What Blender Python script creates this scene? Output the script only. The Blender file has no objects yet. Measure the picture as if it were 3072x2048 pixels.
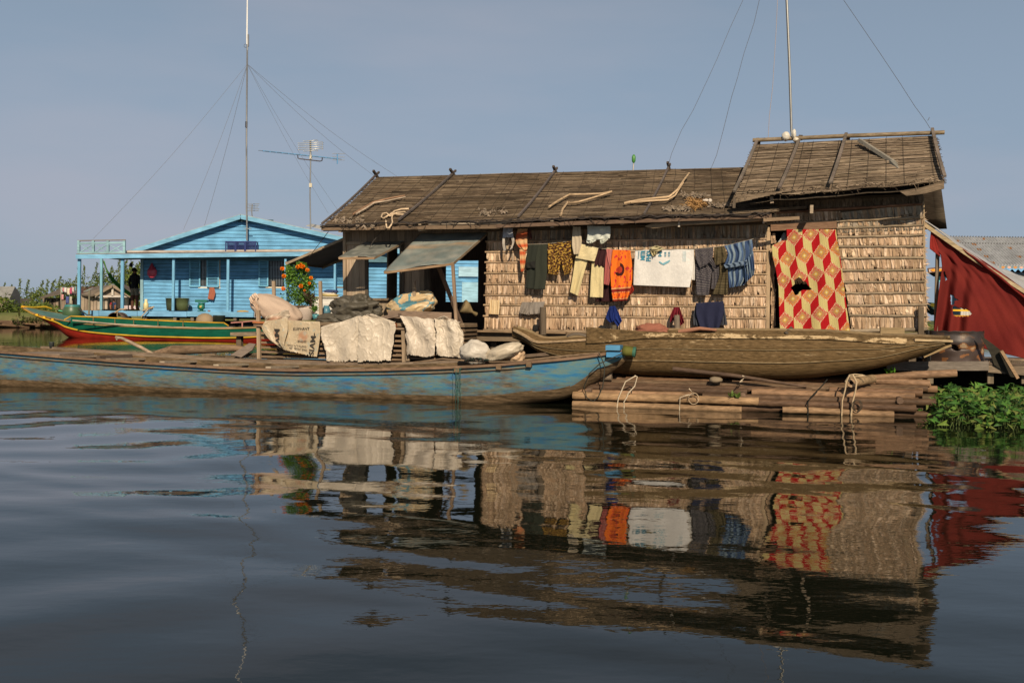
import bpy, bmesh, math, random
import numpy as np
from mathutils import Vector, Matrix, noise
random.seed(7)
sc = bpy.context.scene
R = random.uniform
# ------------------------------------------------------------------ camera
FPX, CAMH = 3000.0, 1.25
TH = math.atan(79 / FPX); RO = math.atan(.0125)
cam = bpy.data.cameras.new('camera'); co = bpy.data.objects.new('camera', cam)
sc.collection.objects.link(co); sc.camera = co
cam.sensor_width = 36; cam.lens = FPX / 3072 * 36; cam.clip_end = 3000; cam.clip_start = .05
X_ = Vector((1, 0, 0)); F_ = Vector((0, math.cos(TH), -math.sin(TH))); UP_ = Vector((0, math.sin(TH), math.cos(TH)))
cr = X_ * math.cos(RO) + UP_ * math.sin(RO); cu = -X_ * math.sin(RO) + UP_ * math.cos(RO)
rot = Matrix((cr, cu, -F_)).transposed()
co.matrix_world = Matrix.Translation((0, 0, CAMH)) @ rot.to_4x4()
# ------------------------------------------------------------------ light
EL = math.radians(31)
tr = Vector((-.13 * math.cos(EL), .9915 * math.cos(EL), -math.sin(EL))).normalized()
w = bpy.data.worlds.new('World'); sc.world = w; w.use_nodes = True
nt = w.node_tree; nt.nodes.clear(); N = nt.nodes.new; Lk = nt.links.new
wo = N('ShaderNodeOutputWorld'); bg = N('ShaderNodeBackground'); sky = N('ShaderNodeTexSky')
sky.sky_type = 'NISHITA'; sky.sun_disc = False; sky.sun_elevation = EL
sky.sun_rotation = math.atan2(-tr.x, -tr.y); sky.air_density = 1.0; sky.dust_density = .6; sky.ozone_density = 1.0; sky.altitude = 0
tc = N('ShaderNodeTexCoord'); mp = N('ShaderNodeMapping'); mp.inputs['Scale'].default_value = (1.2, 1.2, 5)
mp.inputs['Rotation'].default_value = (0, .35, 0)
cn = N('ShaderNodeTexNoise'); cn.inputs['Scale'].default_value = 1.6; cn.inputs['Detail'].default_value = 5
rp = N('ShaderNodeMapRange'); rp.inputs[1].default_value = .41; rp.inputs[2].default_value = .72; rp.inputs[3].default_value = 0; rp.inputs[4].default_value = .7
mx = N('ShaderNodeMix'); mx.data_type = 'RGBA'; mx.inputs[7].default_value = (4.7, 4.9, 5.8, 1)
hsv = N('ShaderNodeHueSaturation'); hsv.inputs['Saturation'].default_value = .85
Lk(tc.outputs['Generated'], mp.inputs[0]); Lk(mp.outputs[0], cn.inputs['Vector']); Lk(cn.outputs[0], rp.inputs[0])
Lk(rp.outputs[0], mx.inputs[0]); Lk(sky.outputs[0], hsv.inputs['Color']); hm_ = N('ShaderNodeMix'); hm_.data_type = 'RGBA'; hm_.inputs[0].default_value = .88; hm_.inputs[7].default_value = (3.15, 4.1, 5.35, 1); Lk(hsv.outputs[0], hm_.inputs[6]); Lk(hm_.outputs[2], mx.inputs[6]); zs = N('ShaderNodeSeparateXYZ'); zr = N('ShaderNodeMapRange'); zr.interpolation_type = 'SMOOTHSTEP'; zr.inputs[1].default_value = .16; zr.inputs[2].default_value = .8; zr.inputs[3].default_value = 1; zr.inputs[4].default_value = .28; zm = N('ShaderNodeVectorMath'); zm.operation = 'SCALE'
Lk(tc.outputs['Generated'], zs.inputs[0]); Lk(zs.outputs[2], zr.inputs[0]); Lk(mx.outputs[2], zm.inputs[0]); Lk(zr.outputs[0], zm.inputs['Scale']); Lk(zm.outputs[0], bg.inputs[0])
bg.inputs[1].default_value = .09
Lk(bg.outputs[0], wo.inputs[0])
sl = bpy.data.lights.new('sun', 'SUN'); sl.energy = 4.8; sl.angle = math.radians(.55); sl.color = (1, .83, .62)
so = bpy.data.objects.new('sun', sl); sc.collection.objects.link(so); so.rotation_euler = tr.to_track_quat('-Z', 'Y').to_euler()
sc.view_settings.view_transform = 'Standard'; sc.view_settings.look = 'None'; sc.view_settings.exposure = -.06; sc.view_settings.gamma = 1

# ------------------------------------------------------------------ picking points: pixel ray -> plane in the world
def ray(px, py):
    x = (px - 1536) / FPX; y = (1024 - py) / FPX
    return cr * x + cu * y + F_
def G(px, py, Y):                       # point at world depth Y
    d = ray(px, py); t = Y / d.y
    return Vector((d.x * t, Y, CAMH + d.z * t))
YAW = math.radians(14)
U_ = Vector((math.cos(YAW), -math.sin(YAW), 0)); B_ = Vector((math.sin(YAW), math.cos(YAW), 0))
O_ = G(2300, 900, 15.2); O_.z = 0
def W(u, v, z): return O_ + U_ * u + B_ * v + Vector((0, 0, z))
def H(px, py, v=0.0):                   # point on the plane a distance v behind the thatched front wall
    d = ray(px, py); t = (O_.dot(B_) + v) / d.dot(B_)
    return Vector((d.x * t, d.y * t, CAMH + d.z * t))
def uz(p): return ((p - O_).dot(U_), p.z)
CR = {1: (3.0625, 0, 560), 2: (3.0625, 680, 560), 3: (3.92, 1400, 600), 4: (3.92, 1900, 600), 5: (3.136, 2150, 360), 6: (3.919, 2600, 600),
      7: (3.92, 2472, 900), 8: (2.94, 1700, 940), 9: (2.613, 740, 860), 10: (2.613, 0, 960), 11: (2.94, 900, 480), 12: (2.94, 1600, 460),
      13: (2.45, 700, 0), 14: (2.352, 1900, 0), 15: (3.733, 2200, 600), 16: (9.4, 230, 800), 17: (7.84, 0, 820)}
def q(k, x, y): s, a, b = CR[k]; return (a + x / s, b + y / s)
def qs(k, *pts): return [q(k, *p) for p in pts]

# ------------------------------------------------------------------ materials
def vmat(name, rough=.8, scale=(8, 8, 8), amt=.25, bump=.15, bscale=None, bdist=.01, metal=0, spec=.12, trans=0, detail=5, big=0):
    m = bpy.data.materials.new(name); m.use_nodes = True; t = m.node_tree; n = t.nodes; l = t.links.new
    b = n['Principled BSDF']; b.inputs['Roughness'].default_value = rough; b.inputs['Metallic'].default_value = metal
    b.inputs['Specular IOR Level'].default_value = spec
    a = n.new('ShaderNodeAttribute'); a.attribute_name = 'Col'
    tc = n.new('ShaderNodeTexCoord'); mp = n.new('ShaderNodeMapping'); mp.inputs['Scale'].default_value = scale
    mp.inputs['Rotation'].default_value = (0, 0, YAW)
    no = n.new('ShaderNodeTexNoise'); no.inputs['Scale'].default_value = 1; no.inputs['Detail'].default_value = detail; no.inputs['Roughness'].default_value = .65
    l(tc.outputs['Object'], mp.inputs[0]); l(mp.outputs[0], no.inputs['Vector'])
    r = n.new('ShaderNodeMapRange'); r.inputs[1].default_value = .3; r.inputs[2].default_value = .7; r.inputs[3].default_value = 1 - amt; r.inputs[4].default_value = 1 + amt
    l(no.outputs[0], r.inputs[0]); fac = r.outputs[0]
    if big:
        n2 = n.new('ShaderNodeTexNoise'); n2.inputs['Scale'].default_value = 1.7; n2.inputs['Detail'].default_value = 4; l(tc.outputs['Object'], n2.inputs['Vector'])
        r2 = n.new('ShaderNodeMapRange'); r2.inputs[1].default_value = .3; r2.inputs[2].default_value = .7; r2.inputs[3].default_value = 1 - big; r2.inputs[4].default_value = 1 + big
        l(n2.outputs[0], r2.inputs[0]); mu = n.new('ShaderNodeMath'); mu.operation = 'MULTIPLY'; l(fac, mu.inputs[0]); l(r2.outputs[0], mu.inputs[1]); fac = mu.outputs[0]
    v = n.new('ShaderNodeVectorMath'); v.operation = 'SCALE'; l(a.outputs['Color'], v.inputs[0]); l(fac, v.inputs['Scale'])
    l(v.outputs[0], b.inputs['Base Color'])
    if bump:
        bm = n.new('ShaderNodeBump'); bm.inputs['Strength'].default_value = bump; bm.inputs['Distance'].default_value = bdist
        if bscale:
            mp2 = n.new('ShaderNodeMapping'); mp2.inputs['Scale'].default_value = bscale; mp2.inputs['Rotation'].default_value = (0, 0, YAW)
            n3 = n.new('ShaderNodeTexNoise'); n3.inputs['Scale'].default_value = 1; n3.inputs['Detail'].default_value = 4; n3.inputs['Distortion'].default_value = .6
            l(tc.outputs['Object'], mp2.inputs[0]); l(mp2.outputs[0], n3.inputs['Vector']); l(n3.outputs[0], bm.inputs['Height'])
        else: l(no.outputs[0], bm.inputs['Height'])
        l(bm.outputs[0], b.inputs['Normal'])
    if trans:
        ts = n.new('ShaderNodeBsdfTranslucent'); l(v.outputs[0], ts.inputs[0]); ms = n.new('ShaderNodeMixShader'); ms.inputs[0].default_value = trans
        l(b.outputs[0], ms.inputs[1]); l(ts.outputs[0], ms.inputs[2]); l(ms.outputs[0], n['Material Output'].inputs[0])
    return m
M = dict(
    wood=vmat('weathered_wood', .85, (3, 30, 60), .35, .4, None, .006, big=.2),
    vwood=vmat('weathered_boards', .85, (45, 45, 3), .3, .4, None, .006, big=.2),
    thatch=vmat('palm_leaf', .75, (120, 120, 9), .2, .45, None, .004, big=.12),
    reed=vmat('reed_thatch', .9, (4, 30, 90), .4, .5, None, .01, big=.25),
    bamboo=vmat('bamboo', .55, (4, 34, 34), .45, .35, None, .008, big=.3),
    cloth=vmat('cloth', .9, (60, 60, 60), .1, .4, (14, 14, 9), .012),
    sack=vmat('woven_plastic_sack', .45, (30, 30, 30), .08, .35, (34, 34, 20), .012, spec=.5, trans=.06, big=.08),
    metal=vmat('weathered_sheet_metal', .5, (5, 5, 5), .22, .15, None, .01, metal=.15, spec=.5, big=.15),
    paint=vmat('weathered_paint', .6, (1.2, 8, 14), .26, .3, None, .005, big=.2),
    paintv=vmat('weathered_painted_post', .6, (9, 9, 1.5), .2, .2, None, .005, big=.1),
    plastic=vmat('plastic', .4, (3, 3, 3), .08, 0, spec=.5),
    leaf=vmat('leaf', .55, (6, 6, 6), .3, 0, trans=.25, spec=.35),
    steel=vmat('galvanised_steel', .35, (4, 4, 4), .15, 0, metal=.6),
    rope=vmat('rope', .9, (80, 80, 80), .25, .3),
    earth=vmat('mud_bank', .95, (.6, .6, .6), .35, .5, None, .1),
    skin=vmat('skin_and_clothes', .7, (20, 20, 20), .08, 0),
    tarp=vmat('tarpaulin', .55, (10, 10, 10), .15, .5, (12, 12, 12), .02, spec=.4),
)
# ------------------------------------------------------------------ mesh builder
class MB:
    def __init__(s): s.v = []; s.f = []; s.c = []; s.sm = []
    def add(s, vs, fs, col, smooth=False):
        k = len(s.v); s.v += [Vector(p) for p in vs]
        for i, f in enumerate(fs):
            s.f.append(tuple(a + k for a in f)); s.c.append(col[i] if isinstance(col, list) else col); s.sm.append(smooth)
    def box(s, c, a, b, d, col):         # centre and three half axes
        c, a, b, d = map(Vector, (c, a, b, d)); vs = [c + a * i + b * j + d * k for i in (-1, 1) for j in (-1, 1) for k in (-1, 1)]
        s.add(vs, [(0, 1, 3, 2), (4, 6, 7, 5), (0, 4, 5, 1), (2, 3, 7, 6), (0, 2, 6, 4), (1, 5, 7, 3)], col)
    def bar(s, p, q_, w_, h_, col, up=Vector((0, 0, 1))):   # beam p->q, width w (sideways), height h (towards up)
        p, q_ = Vector(p), Vector(q_); d = q_ - p
        if d.length < 1e-6: return
        n = d.normalized(); side = n.cross(up)
        if side.length < 1e-4: side = n.cross(B_)
        side.normalize(); u2 = side.cross(n).normalized()
        s.box((p + q_) / 2, d / 2, side * w_ / 2, u2 * h_ / 2, col)
    def tube(s, pts, r, col, n=6, caps=True, smooth=True):
        pts = [Vector(p) for p in pts]; rs = r if isinstance(r, (list, tuple)) else [r] * len(pts)
        vs = []; fs = []
        for i, p in enumerate(pts):
            d = (pts[min(i + 1, len(pts) - 1)] - pts[max(i - 1, 0)]).normalized()
            a = d.cross(Vector((.13, .2, 1)));
            if a.length < .1: a = d.cross(Vector((1, .1, 0)))
            a.normalize(); b = d.cross(a)
            for k in range(n):
                t = 2 * math.pi * k / n; vs.append(p + (a * math.cos(t) + b * math.sin(t)) * rs[i])
        for i in range(len(pts) - 1):
            for k in range(n):
                k2 = (k + 1) % n; fs.append((i * n + k, i * n + k2, (i + 1) * n + k2, (i + 1) * n + k))
        s.add(vs, fs, col, smooth)
        if caps: s.add(vs[:n], [tuple(range(n))[::-1]], col); s.add(vs[-n:], [tuple(range(n))], col)
    def grid(s, P, nu, nv, col, smooth=True, keep=None):    # P(s,t)->Vector, col(s,t) or colour
        vs = [P(i / nu, j / nv) for j in range(nv + 1) for i in range(nu + 1)]; fs = []; cs = []
        for j in range(nv):
            for i in range(nu):
                if keep and not keep((i + .5) / nu, (j + .5) / nv): continue
                a = j * (nu + 1) + i; fs.append((a, a + 1, a + nu + 2, a + nu + 1))
                cs.append(col((i + .5) / nu, (j + .5) / nv) if callable(col) else col)
        s.add(vs, fs, cs, smooth)
    def lathe(s, base, prof, col, n=20, axis=Vector((0, 0, 1))):
        base = Vector(base); ax = axis.normalized(); a = ax.orthogonal().normalized(); b = ax.cross(a); vs = []; fs = []
        for r, z in prof:
            for k in range(n):
                t = 2 * math.pi * k / n; vs.append(base + ax * z + (a * math.cos(t) + b * math.sin(t)) * r)
        for i in range(len(prof) - 1):
            for k in range(n):
                k2 = (k + 1) % n; fs.append((i * n + k, i * n + k2, (i + 1) * n + k2, (i + 1) * n + k))
        s.add(vs, fs, col, True)
    def build(s, name, mat, parent=None, origin=None, solid=0, loc=None):
        if parent is not None: org = Vector(parent['_o'])
        elif loc is not None: org = Vector(loc)
        else:
            a = np.array([tuple(v) for v in s.v]); lo, hi = a.min(0), a.max(0); org = Vector(((lo[0] + hi[0]) / 2, (lo[1] + hi[1]) / 2, lo[2]))
        me = bpy.data.meshes.new(name); me.from_pydata([tuple(v - org) for v in s.v], [], s.f); me.update()
        ca = me.color_attributes.new('Col', 'FLOAT_COLOR', 'CORNER')
        arr = np.ones((len(me.loops), 4), 'f'); k = 0
        for f, c in zip(s.f, s.c):
            arr[k:k + len(f), :3] = c; k += len(f)
        ca.data.foreach_set('color', arr.ravel()); me.polygons.foreach_set('use_smooth', s.sm)
        me.materials.append(mat); o = bpy.data.objects.new(name, me); sc.collection.objects.link(o)
        if parent is not None: o.parent = parent; o['_o'] = tuple(org)
        else: o.location = org; o['_o'] = tuple(org)
        if solid: md = o.modifiers.new('thickness', 'SOLIDIFY'); md.thickness = solid; md.offset = 0
        return o
def tag(o, label=None, cat=None, group=None, kind=None):
    if label: o['label'] = label
    if cat: o['category'] = cat
    if group: o['group'] = group
    if kind: o['kind'] = kind
    return o
def thing(name, loc, label, cat, group=None):
    o = bpy.data.objects.new(name, None); sc.collection.objects.link(o); o.location = loc; o['_o'] = tuple(loc); o.empty_display_size = .2
    return tag(o, label, cat, group)
def c_(r, g, b): return (r, g, b)
def vary(c, a=.2): k = 1 + R(-a, a); return tuple(min(1, x * k * (1 + R(-.015, .015))) for x in c)
def lerp(a, b, t): return a + (b - a) * t
def mixc(a, b, t): t = max(0, min(1, t)); return tuple(x + (y - x) * t for x, y in zip(a, b))
def nz(x, y=0, z=0): return noise.noise(Vector((x, y, z)))
def poly(pts, t):                       # resample a polyline by parameter
    n = len(pts) - 1; i = min(int(t * n), n - 1); f = t * n - i
    a, b = pts[i], pts[i + 1]
    if len(pts) > 2:                     # smooth (catmull-rom)
        p0 = pts[max(i - 1, 0)]; p3 = pts[min(i + 2, n)]
        return tuple(.5 * ((2 * b0) + (-a0 + c0) * f + (2 * a0 - 5 * b0 + 4 * c0 - d0) * f * f + (-a0 + 3 * b0 - 3 * c0 + d0) * f ** 3) for a0, b0, c0, d0 in zip(p0, a, b, p3))
    return (lerp(a[0], b[0], f), lerp(a[1], b[1], f))
def inpoly(x, y, P):
    r = False; j = len(P) - 1
    for i in range(len(P)):
        if (P[i][1] > y) != (P[j][1] > y) and x < (P[j][0] - P[i][0]) * (y - P[i][1]) / (P[j][1] - P[i][1]) + P[i][0]: r = not r
        j = i
    return r
def panel(mb, L, Rr, v=-.2, col=(.5, .5, .5), amp=.008, fr=2.3, nu=24, nv=24, keep=None, seed=0, crump=0, rag=0, at=H, bulge=0):
    def P(s, t):
        a = poly(L, t); b = poly(Rr, t); px = lerp(a[0], b[0], s); py = lerp(a[1], b[1], s)
        if rag and t > .96: py += rag * nz(s * 23, seed, 3)
        if crump > .04: px += 5 * nz(t * 6, seed, s * .7) * (1 - abs(2 * s - 1) * .2) + 2 * nz(t * 25, seed, 5) * (abs(2 * s - 1) > .9); py += 5 * nz(s * 5, seed + 3, t * .5)
        k = amp * (math.sin(6.283 * (fr * s + .25 * math.sin(3 * t + seed)) + seed) * (.35 + .65 * t) + .6 * nz(s * 5 + seed, t * 3, seed))
        if crump:
            r1 = 1 - abs(noise.noise(Vector((s * 5 + t * 2.2 + seed, t * 3 - s, seed + 4)))); r2 = 1 - abs(noise.noise(Vector((s * 9 - t * 5, t * 8 + s * 3, seed + 9))))
            k += crump * (.9 * noise.noise(Vector((s * 2.6 + seed, t * 1.5, seed))) + .2 * r1 ** 8 + .08 * r2 ** 8)
        return at(px, py, v - bulge * math.sin(math.pi * t) * math.sin(math.pi * s) - k)
    mb.grid(P, nu, nv, col, keep=keep)
    return P
def letters(body, Pf, s0, t0, size_s, size_t, name, parent, color, rot90=False, off=.014, bold=.0):
    cu_ = bpy.data.curves.new('lettering', 'FONT'); cu_.body = body; cu_.size = 1; cu_.align_x = 'CENTER'; cu_.align_y = 'CENTER'; cu_.offset = bold
    to = bpy.data.objects.new('tmp', cu_); sc.collection.objects.link(to); dg = bpy.context.evaluated_depsgraph_get(); dg.update()
    me = bpy.data.meshes.new_from_object(to.evaluated_get(dg)); bpy.data.objects.remove(to)
    bm = bmesh.new(); bm.from_mesh(me); bmesh.ops.triangulate(bm, faces=bm.faces); bmesh.ops.subdivide_edges(bm, edges=[e for e in bm.edges if e.calc_length() > .25], cuts=2); bmesh.ops.triangulate(bm, faces=bm.faces)
    mb = MB(); vs = []
    for v in bm.verts:
        x, y = v.co.x, v.co.y
        if rot90: x, y = -y, x
        s = s0 + x * size_s; t = t0 - y * size_t; s = min(max(s, 0), 1); t = min(max(t, 0), 1)
        p = Pf(s, t); e = .01; n = (Pf(min(s + e, 1), t) - Pf(max(s - e, 0), t)).cross(Pf(s, min(t + e, 1)) - Pf(s, max(t - e, 0)))
        if n.length > 0: n.normalize()
        if n.y > 0: n = -n
        vs.append(p + n * off)
    fs = [tuple(v.index for v in f.verts) for f in bm.faces]; mb.add(vs, fs, color); bm.free(); bpy.data.meshes.remove(me)
    return mb.build(name, M['cloth'], parent)
# ================================================================== SETTING: water, banks
def water():
    xs = list(np.concatenate([np.linspace(-300, -26, 14), np.linspace(-24, -9, 40), np.linspace(-8.9, 9, 230), np.linspace(9.5, 24, 34), np.linspace(26, 300, 14)]))
    ys = [-30, -10, 0, 1.5]; y = 2.4
    while y < 62: ys.append(y); y += .028 + .0009 * y * y * .9
    ys += [66, 72, 80, 100, 160, 400, 1500]
    X, Y = np.meshgrid(np.array(xs), np.array(ys)); rng = np.random.RandomState(5); Z = np.zeros_like(X)
    xw = X + .35 * np.sin(.7 * Y + .4 * X); yw = Y + .25 * np.sin(.9 * X + 1.3 * Y)
    for lam, amp, n in ((3.2, .0048, 5), (1.3, .0027, 7), (.62, .0015, 8), (.3, .00036, 7)):
        for i in range(n):
            a = rng.normal(math.radians(82), math.radians(34)); l = lam * rng.uniform(.7, 1.4); k = 2 * math.pi / l; ph = rng.uniform(0, 6.28)
            Z += amp * np.sin(k * (xw * math.cos(a) + yw * math.sin(a)) + ph) / math.sqrt(n) * 1.5
    mod = .75 + .35 * np.sin(.5 * X + .8 * Y) * np.sin(.31 * Y - .4 * X + 1)
    Z *= mod * np.clip((60 - Y) / 45, .12, 1) * np.clip((Y + 2) / 4, 0, 1); Z[Y > 64] = 0; Z[np.abs(X) > 24] = 0
    nx, ny = len(xs), len(ys); v = np.stack([X.ravel(), Y.ravel(), Z.ravel()], 1)
    idx = np.arange(nx * ny).reshape(ny, nx); f = np.stack([idx[:-1, :-1].ravel(), idx[:-1, 1:].ravel(), idx[1:, 1:].ravel(), idx[1:, :-1].ravel()], 1)
    me = bpy.data.meshes.new('water'); me.vertices.add(len(v)); me.vertices.foreach_set('co', v.ravel().astype('f'))
    me.loops.add(f.size); me.loops.foreach_set('vertex_index', f.ravel()); me.polygons.add(len(f)); me.polygons.foreach_set('loop_start', np.arange(0, f.size, 4)); me.update(calc_edges=True)
    me.polygons.foreach_set('use_smooth', [True] * len(f)); o = bpy.data.objects.new('water', me); sc.collection.objects.link(o); o['kind'] = 'structure'
    m = bpy.data.materials.new('river_water'); m.use_nodes = True; b = m.node_tree.nodes['Principled BSDF']
    b.inputs['Base Color'].default_value = (.007, .0085, .005, 1); b.inputs['Roughness'].default_value = .015; b.inputs['IOR'].default_value = 1.333
    n = m.node_tree.nodes; l = m.node_tree.links.new; tc = n.new('ShaderNodeTexCoord'); mp = n.new('ShaderNodeMapping'); mp.inputs['Scale'].default_value = (5, 9, 1)
    no = n.new('ShaderNodeTexNoise'); no.inputs['Scale'].default_value = 1; no.inputs['Detail'].default_value = 3; bm = n.new('ShaderNodeBump'); bm.inputs['Strength'].default_value = .5; bm.inputs['Distance'].default_value = .0022
    l(tc.outputs['Object'], mp.inputs[0]); l(mp.outputs[0], no.inputs['Vector']); l(no.outputs[0], bm.inputs['Height']); l(bm.outputs[0], b.inputs['Normal'])
    me.materials.append(m)
water()
mb = MB()
def gp(s, t):
    x = lerp(-400, 400, s); e = 68 + 3 * nz(x * .05, 1) + 1.2 * nz(x * .3, 2) + (0 if x < 0 else 2)
    y = e + (t ** 3) * 900; z = -.4 + min(1.35, t * 14) + .12 * nz(x * .2, y * .2) * min(1, t * 20)
    return Vector((x, y, z))
mb.grid(gp, 260, 50, lambda s, t: mixc((.16, .11, .07), (.1, .12, .04), t * 10))
tag(mb.build('marsh_bank', M['earth'], loc=(0, 0, 0)), kind='structure')

def foliage(mb, c, r, n, size, col, up=.2, flat=.0, lean=None, shell=.5):
    c = Vector(c)
    for i in range(n):
        d = Vector((random.gauss(0, 1), random.gauss(0, 1), random.gauss(0, 1))).normalized() * (R(shell, 1) if shell else R(0, 1) ** .4)
        p = c + Vector((d.x * r[0], d.y * r[1], d.z * r[2])); s = size * R(.6, 1.4)
        a = Vector((R(-1, 1), R(-1, 1), R(-.3, .8) + up)).normalized(); b = a.cross(Vector((R(-1, 1), R(-1, 1), R(-1, 1)))).normalized()
        k = vary(col if not isinstance(col, list) else random.choice(col), .35)
        mb.add([p - a * s * .1, p + a * s * .35 + b * s * .22, p + a * s, p + a * s * .35 - b * s * .22], [(0, 1, 2, 3)], k)
# hedge of marsh shrubs beyond the bank (one mass)
mb = MB()
GR = [(.1, .15, .025), (.14, .19, .035), (.07, .11, .02), (.17, .19, .04)]
prof = [(-60, 905), (40, 880), (70, 872), (110, 872), (160, 868), (200, 850), (240, 838), (300, 832), (340, 815), (380, 805), (430, 812), (520, 800), (700, 820), (1000, 830), (1400, 850)]
def top(px):
    for a, b in zip(prof, prof[1:]):
        if a[0] <= px <= b[0]: return lerp(a[1], b[1], (px - a[0]) / (b[0] - a[0]))
    return 860
px = -60
while px < 1400:
    ty = top(px) + R(2, 16); Y = R(86, 94); p = G(px, ty, Y); z0 = .9
    zz = z0
    while zz < p.z: foliage(mb, (p.x, Y + R(-2, 2), zz), (1.5, 1.6, .8), 150, .24, GR, shell=.15); zz += .75
    if R(0, 1) < .8:
        q0 = Vector((p.x, Y, p.z)); h_ = R(.5, 1.6)
        for k in range(16):
            t = k / 16; foliage(mb, q0 + Vector((.3 * t * R(.5, 1), 0, h_ * t)), (.16 * (1 - t) + .04,) * 3, 6, .17, GR, up=1)
    px += R(16, 26) if px < 460 else 45
for i in range(70):
    px = R(50, 150); Y = R(70, 79); foliage(mb, (G(px, 900, Y).x, Y, R(.5, 1.3)), (1.1, 1, .6), 100, .22, GR, shell=.2)
tag(mb.build('marsh_shrubs', M['leaf']), 'dense green marsh shrubs growing behind the far wooden shacks', 'shrubs', kind='stuff')
mb = MB()
for i in range(26):
    px = R(2745, 3200); Y = R(68, 74); p = G(px, 985, Y); foliage(mb, (p.x, Y, .4), (1.2, 1, .55), 60, .35, GR, shell=.1)
tag(mb.build('low_marsh_bushes', M['leaf']), 'low green bushes on the far bank behind the red cloth', 'shrubs', kind='stuff')
mb = MB()
for i in range(60):
    px = R(-40, 150); Y = R(66.5, 70); p = G(px, 978, Y); l = R(.6, 3)
    mb.tube([(p.x, Y, R(.02, .35)), (p.x + l, Y + R(-.5, .5), R(.02, .35))], R(.05, .16), vary((.16, .1, .06)), 5)
tag(mb.build('driftwood', M['bamboo']), 'brown driftwood and debris piled along the far bank edge', 'driftwood', kind='stuff')
mb = MB()
for i in range(12):
    px = R(60, 160); Y = R(66, 70); p = G(px, 960, Y); foliage(mb, (p.x, Y, .45), (.9, .6, .4), 40, .3, [(.14, .12, .05), (.1, .12, .03)], shell=.1)
for i in range(8):
    px = R(-30, 40); Y = R(70, 72); foliage(mb, G(px, R(900, 950), Y), (.8, .6, .7), 45, .32, GR, shell=.1)
tag(mb.build('bank_weeds', M['leaf']), 'yellowish weeds and creepers at the foot of the far left shack', 'weeds', kind='stuff')

# ================================================================== MAIN THATCHED HOUSE
house = thing('thatched_house', W(-2.4, 1.4, 0), 'long thatched houseboat with palm leaf walls and a raised roof at its right end', 'house')
TAN = [(.50, .35, .225), (.57, .415, .28), (.43, .295, .185), (.37, .255, .16), (.63, .48, .34)]
GREY = [(.30, .25, .19), (.36, .30, .22), (.24, .2, .15)]
def leafrow(mb, TL, TR, BL, BR, pal, wmin=.009, wmax=.026, hang=.03):
    n = (TR - TL).length; x = 0
    while x < n:
        w_ = R(wmin, wmax); s0 = x / n; s1 = min(1, (x + w_ * 1.7) / n)
        a = TL.lerp(TR, s0); b = TL.lerp(TR, s1); c = BL.lerp(BR, s0); d = BL.lerp(BR, s1); ln = (c - a)
        end = R(-.07, .06) if R(0, 1) < .8 else R(-.4, -.1); c = c + ln * end; d = d + ln * (end + R(-.05, .05)); sh = U_ * R(-.02, .02)
        o1 = R(.018, .03); o2 = o1 + R(.0, .016); tw = R(-.013, .013); z0 = a.z; uu = (a - O_).dot(U_)
        pt = 1 + .22 * nz(uu * 1.3, z0 * 4, 1) + .18 * nz(uu * 5, z0 * 9, 5); k = tuple(z * pt for z in vary(random.choice(pal), .24)); k3 = tuple(z * R(.86, 1.08) for z in (1,)) ; k2 = tuple(z * k3[0] for z in k); kd = tuple(z * R(.68, 1) for z in (1,)); k4 = tuple(z * kd[0] for z in k)
        A_, B2 = a - B_ * .03, b - B_ * .03; m1, m2 = a.lerp(c, .45) + sh * .4 - B_ * (o1 - tw), b.lerp(d, .45) + sh * .4 - B_ * (o1 + tw); n1, n2 = a.lerp(c, .82) + sh * .8 - B_ * (o2 - tw), b.lerp(d, .82) + sh * .8 - B_ * (o2 + tw)
        tip = R(.2, .8); e_ = c.lerp(d, tip) + sh - B_ * (o2 - .008 + R(-.006, .012)); e1 = c.lerp(e_, .35) - ln * R(0, .06) - B_ * .01; e2 = d.lerp(e_, .35) - ln * R(0, .06) - B_ * .01
        mb.add([A_, B2, m2, m1, n2, n1, e2, e1, e_], [(0, 3, 2, 1), (3, 5, 4, 2), (5, 7, 8, 6, 4)], [k, k2, k4 if R(0, 1) < .45 else k2])
        x += w_
def batten(p, q_, r=.014, col=(.38, .27, .17)):
    mb = MB(); n = 14; pts = []
    for i in range(n + 1):
        pts.append(p.lerp(q_, i / n) - B_ * (.034 + .004 * nz(i * .7, p.z * 9)) + Vector((0, 0, .006 * nz(i * .6, p.z * 5, 3))))
    mb.tube(pts, [r * (1 + (.18 if i % 4 == 0 else R(-.05, .05))) for i in range(n + 1)], vary(col, .12), 6)
    mb.build('batten', M['bamboo'], house)
# left thatch section: pixel rows (left x, y, right x, y)
rowsA = [(1463, 692, 2305, 672), (1462, 725, 2304, 717), (1461, 756, 2303, 753), (1460, 788, 2303, 788), (1459, 819, 2303, 823), (1458, 852, 2302, 855), (1457, 886, 2302, 888),
         (1456, 915, 2302, 921), (1455, 948, 2301, 955), (1454, 992, 2300, 1000)]
mb = MB()
for i, (a, b) in enumerate(zip(rowsA, rowsA[1:])):
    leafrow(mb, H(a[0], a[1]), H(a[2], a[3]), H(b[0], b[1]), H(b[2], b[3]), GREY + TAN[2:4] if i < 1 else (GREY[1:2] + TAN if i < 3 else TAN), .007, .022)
mb.add([H(1463, 690, .02), H(2305, 670, .02), H(2300, 1002, .02), H(1454, 994, .02)], [(0, 1, 2, 3)], (.34, .24, .16))
mb.build('thatch_wall', M['thatch'], house, solid=0)
for a in rowsA[1:-1]: batten(H(a[0] - 4, a[1]), H(a[2], a[3]))
batten(H(1452, 992), H(2300, 1003), .03, (.25, .18, .12))
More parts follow.
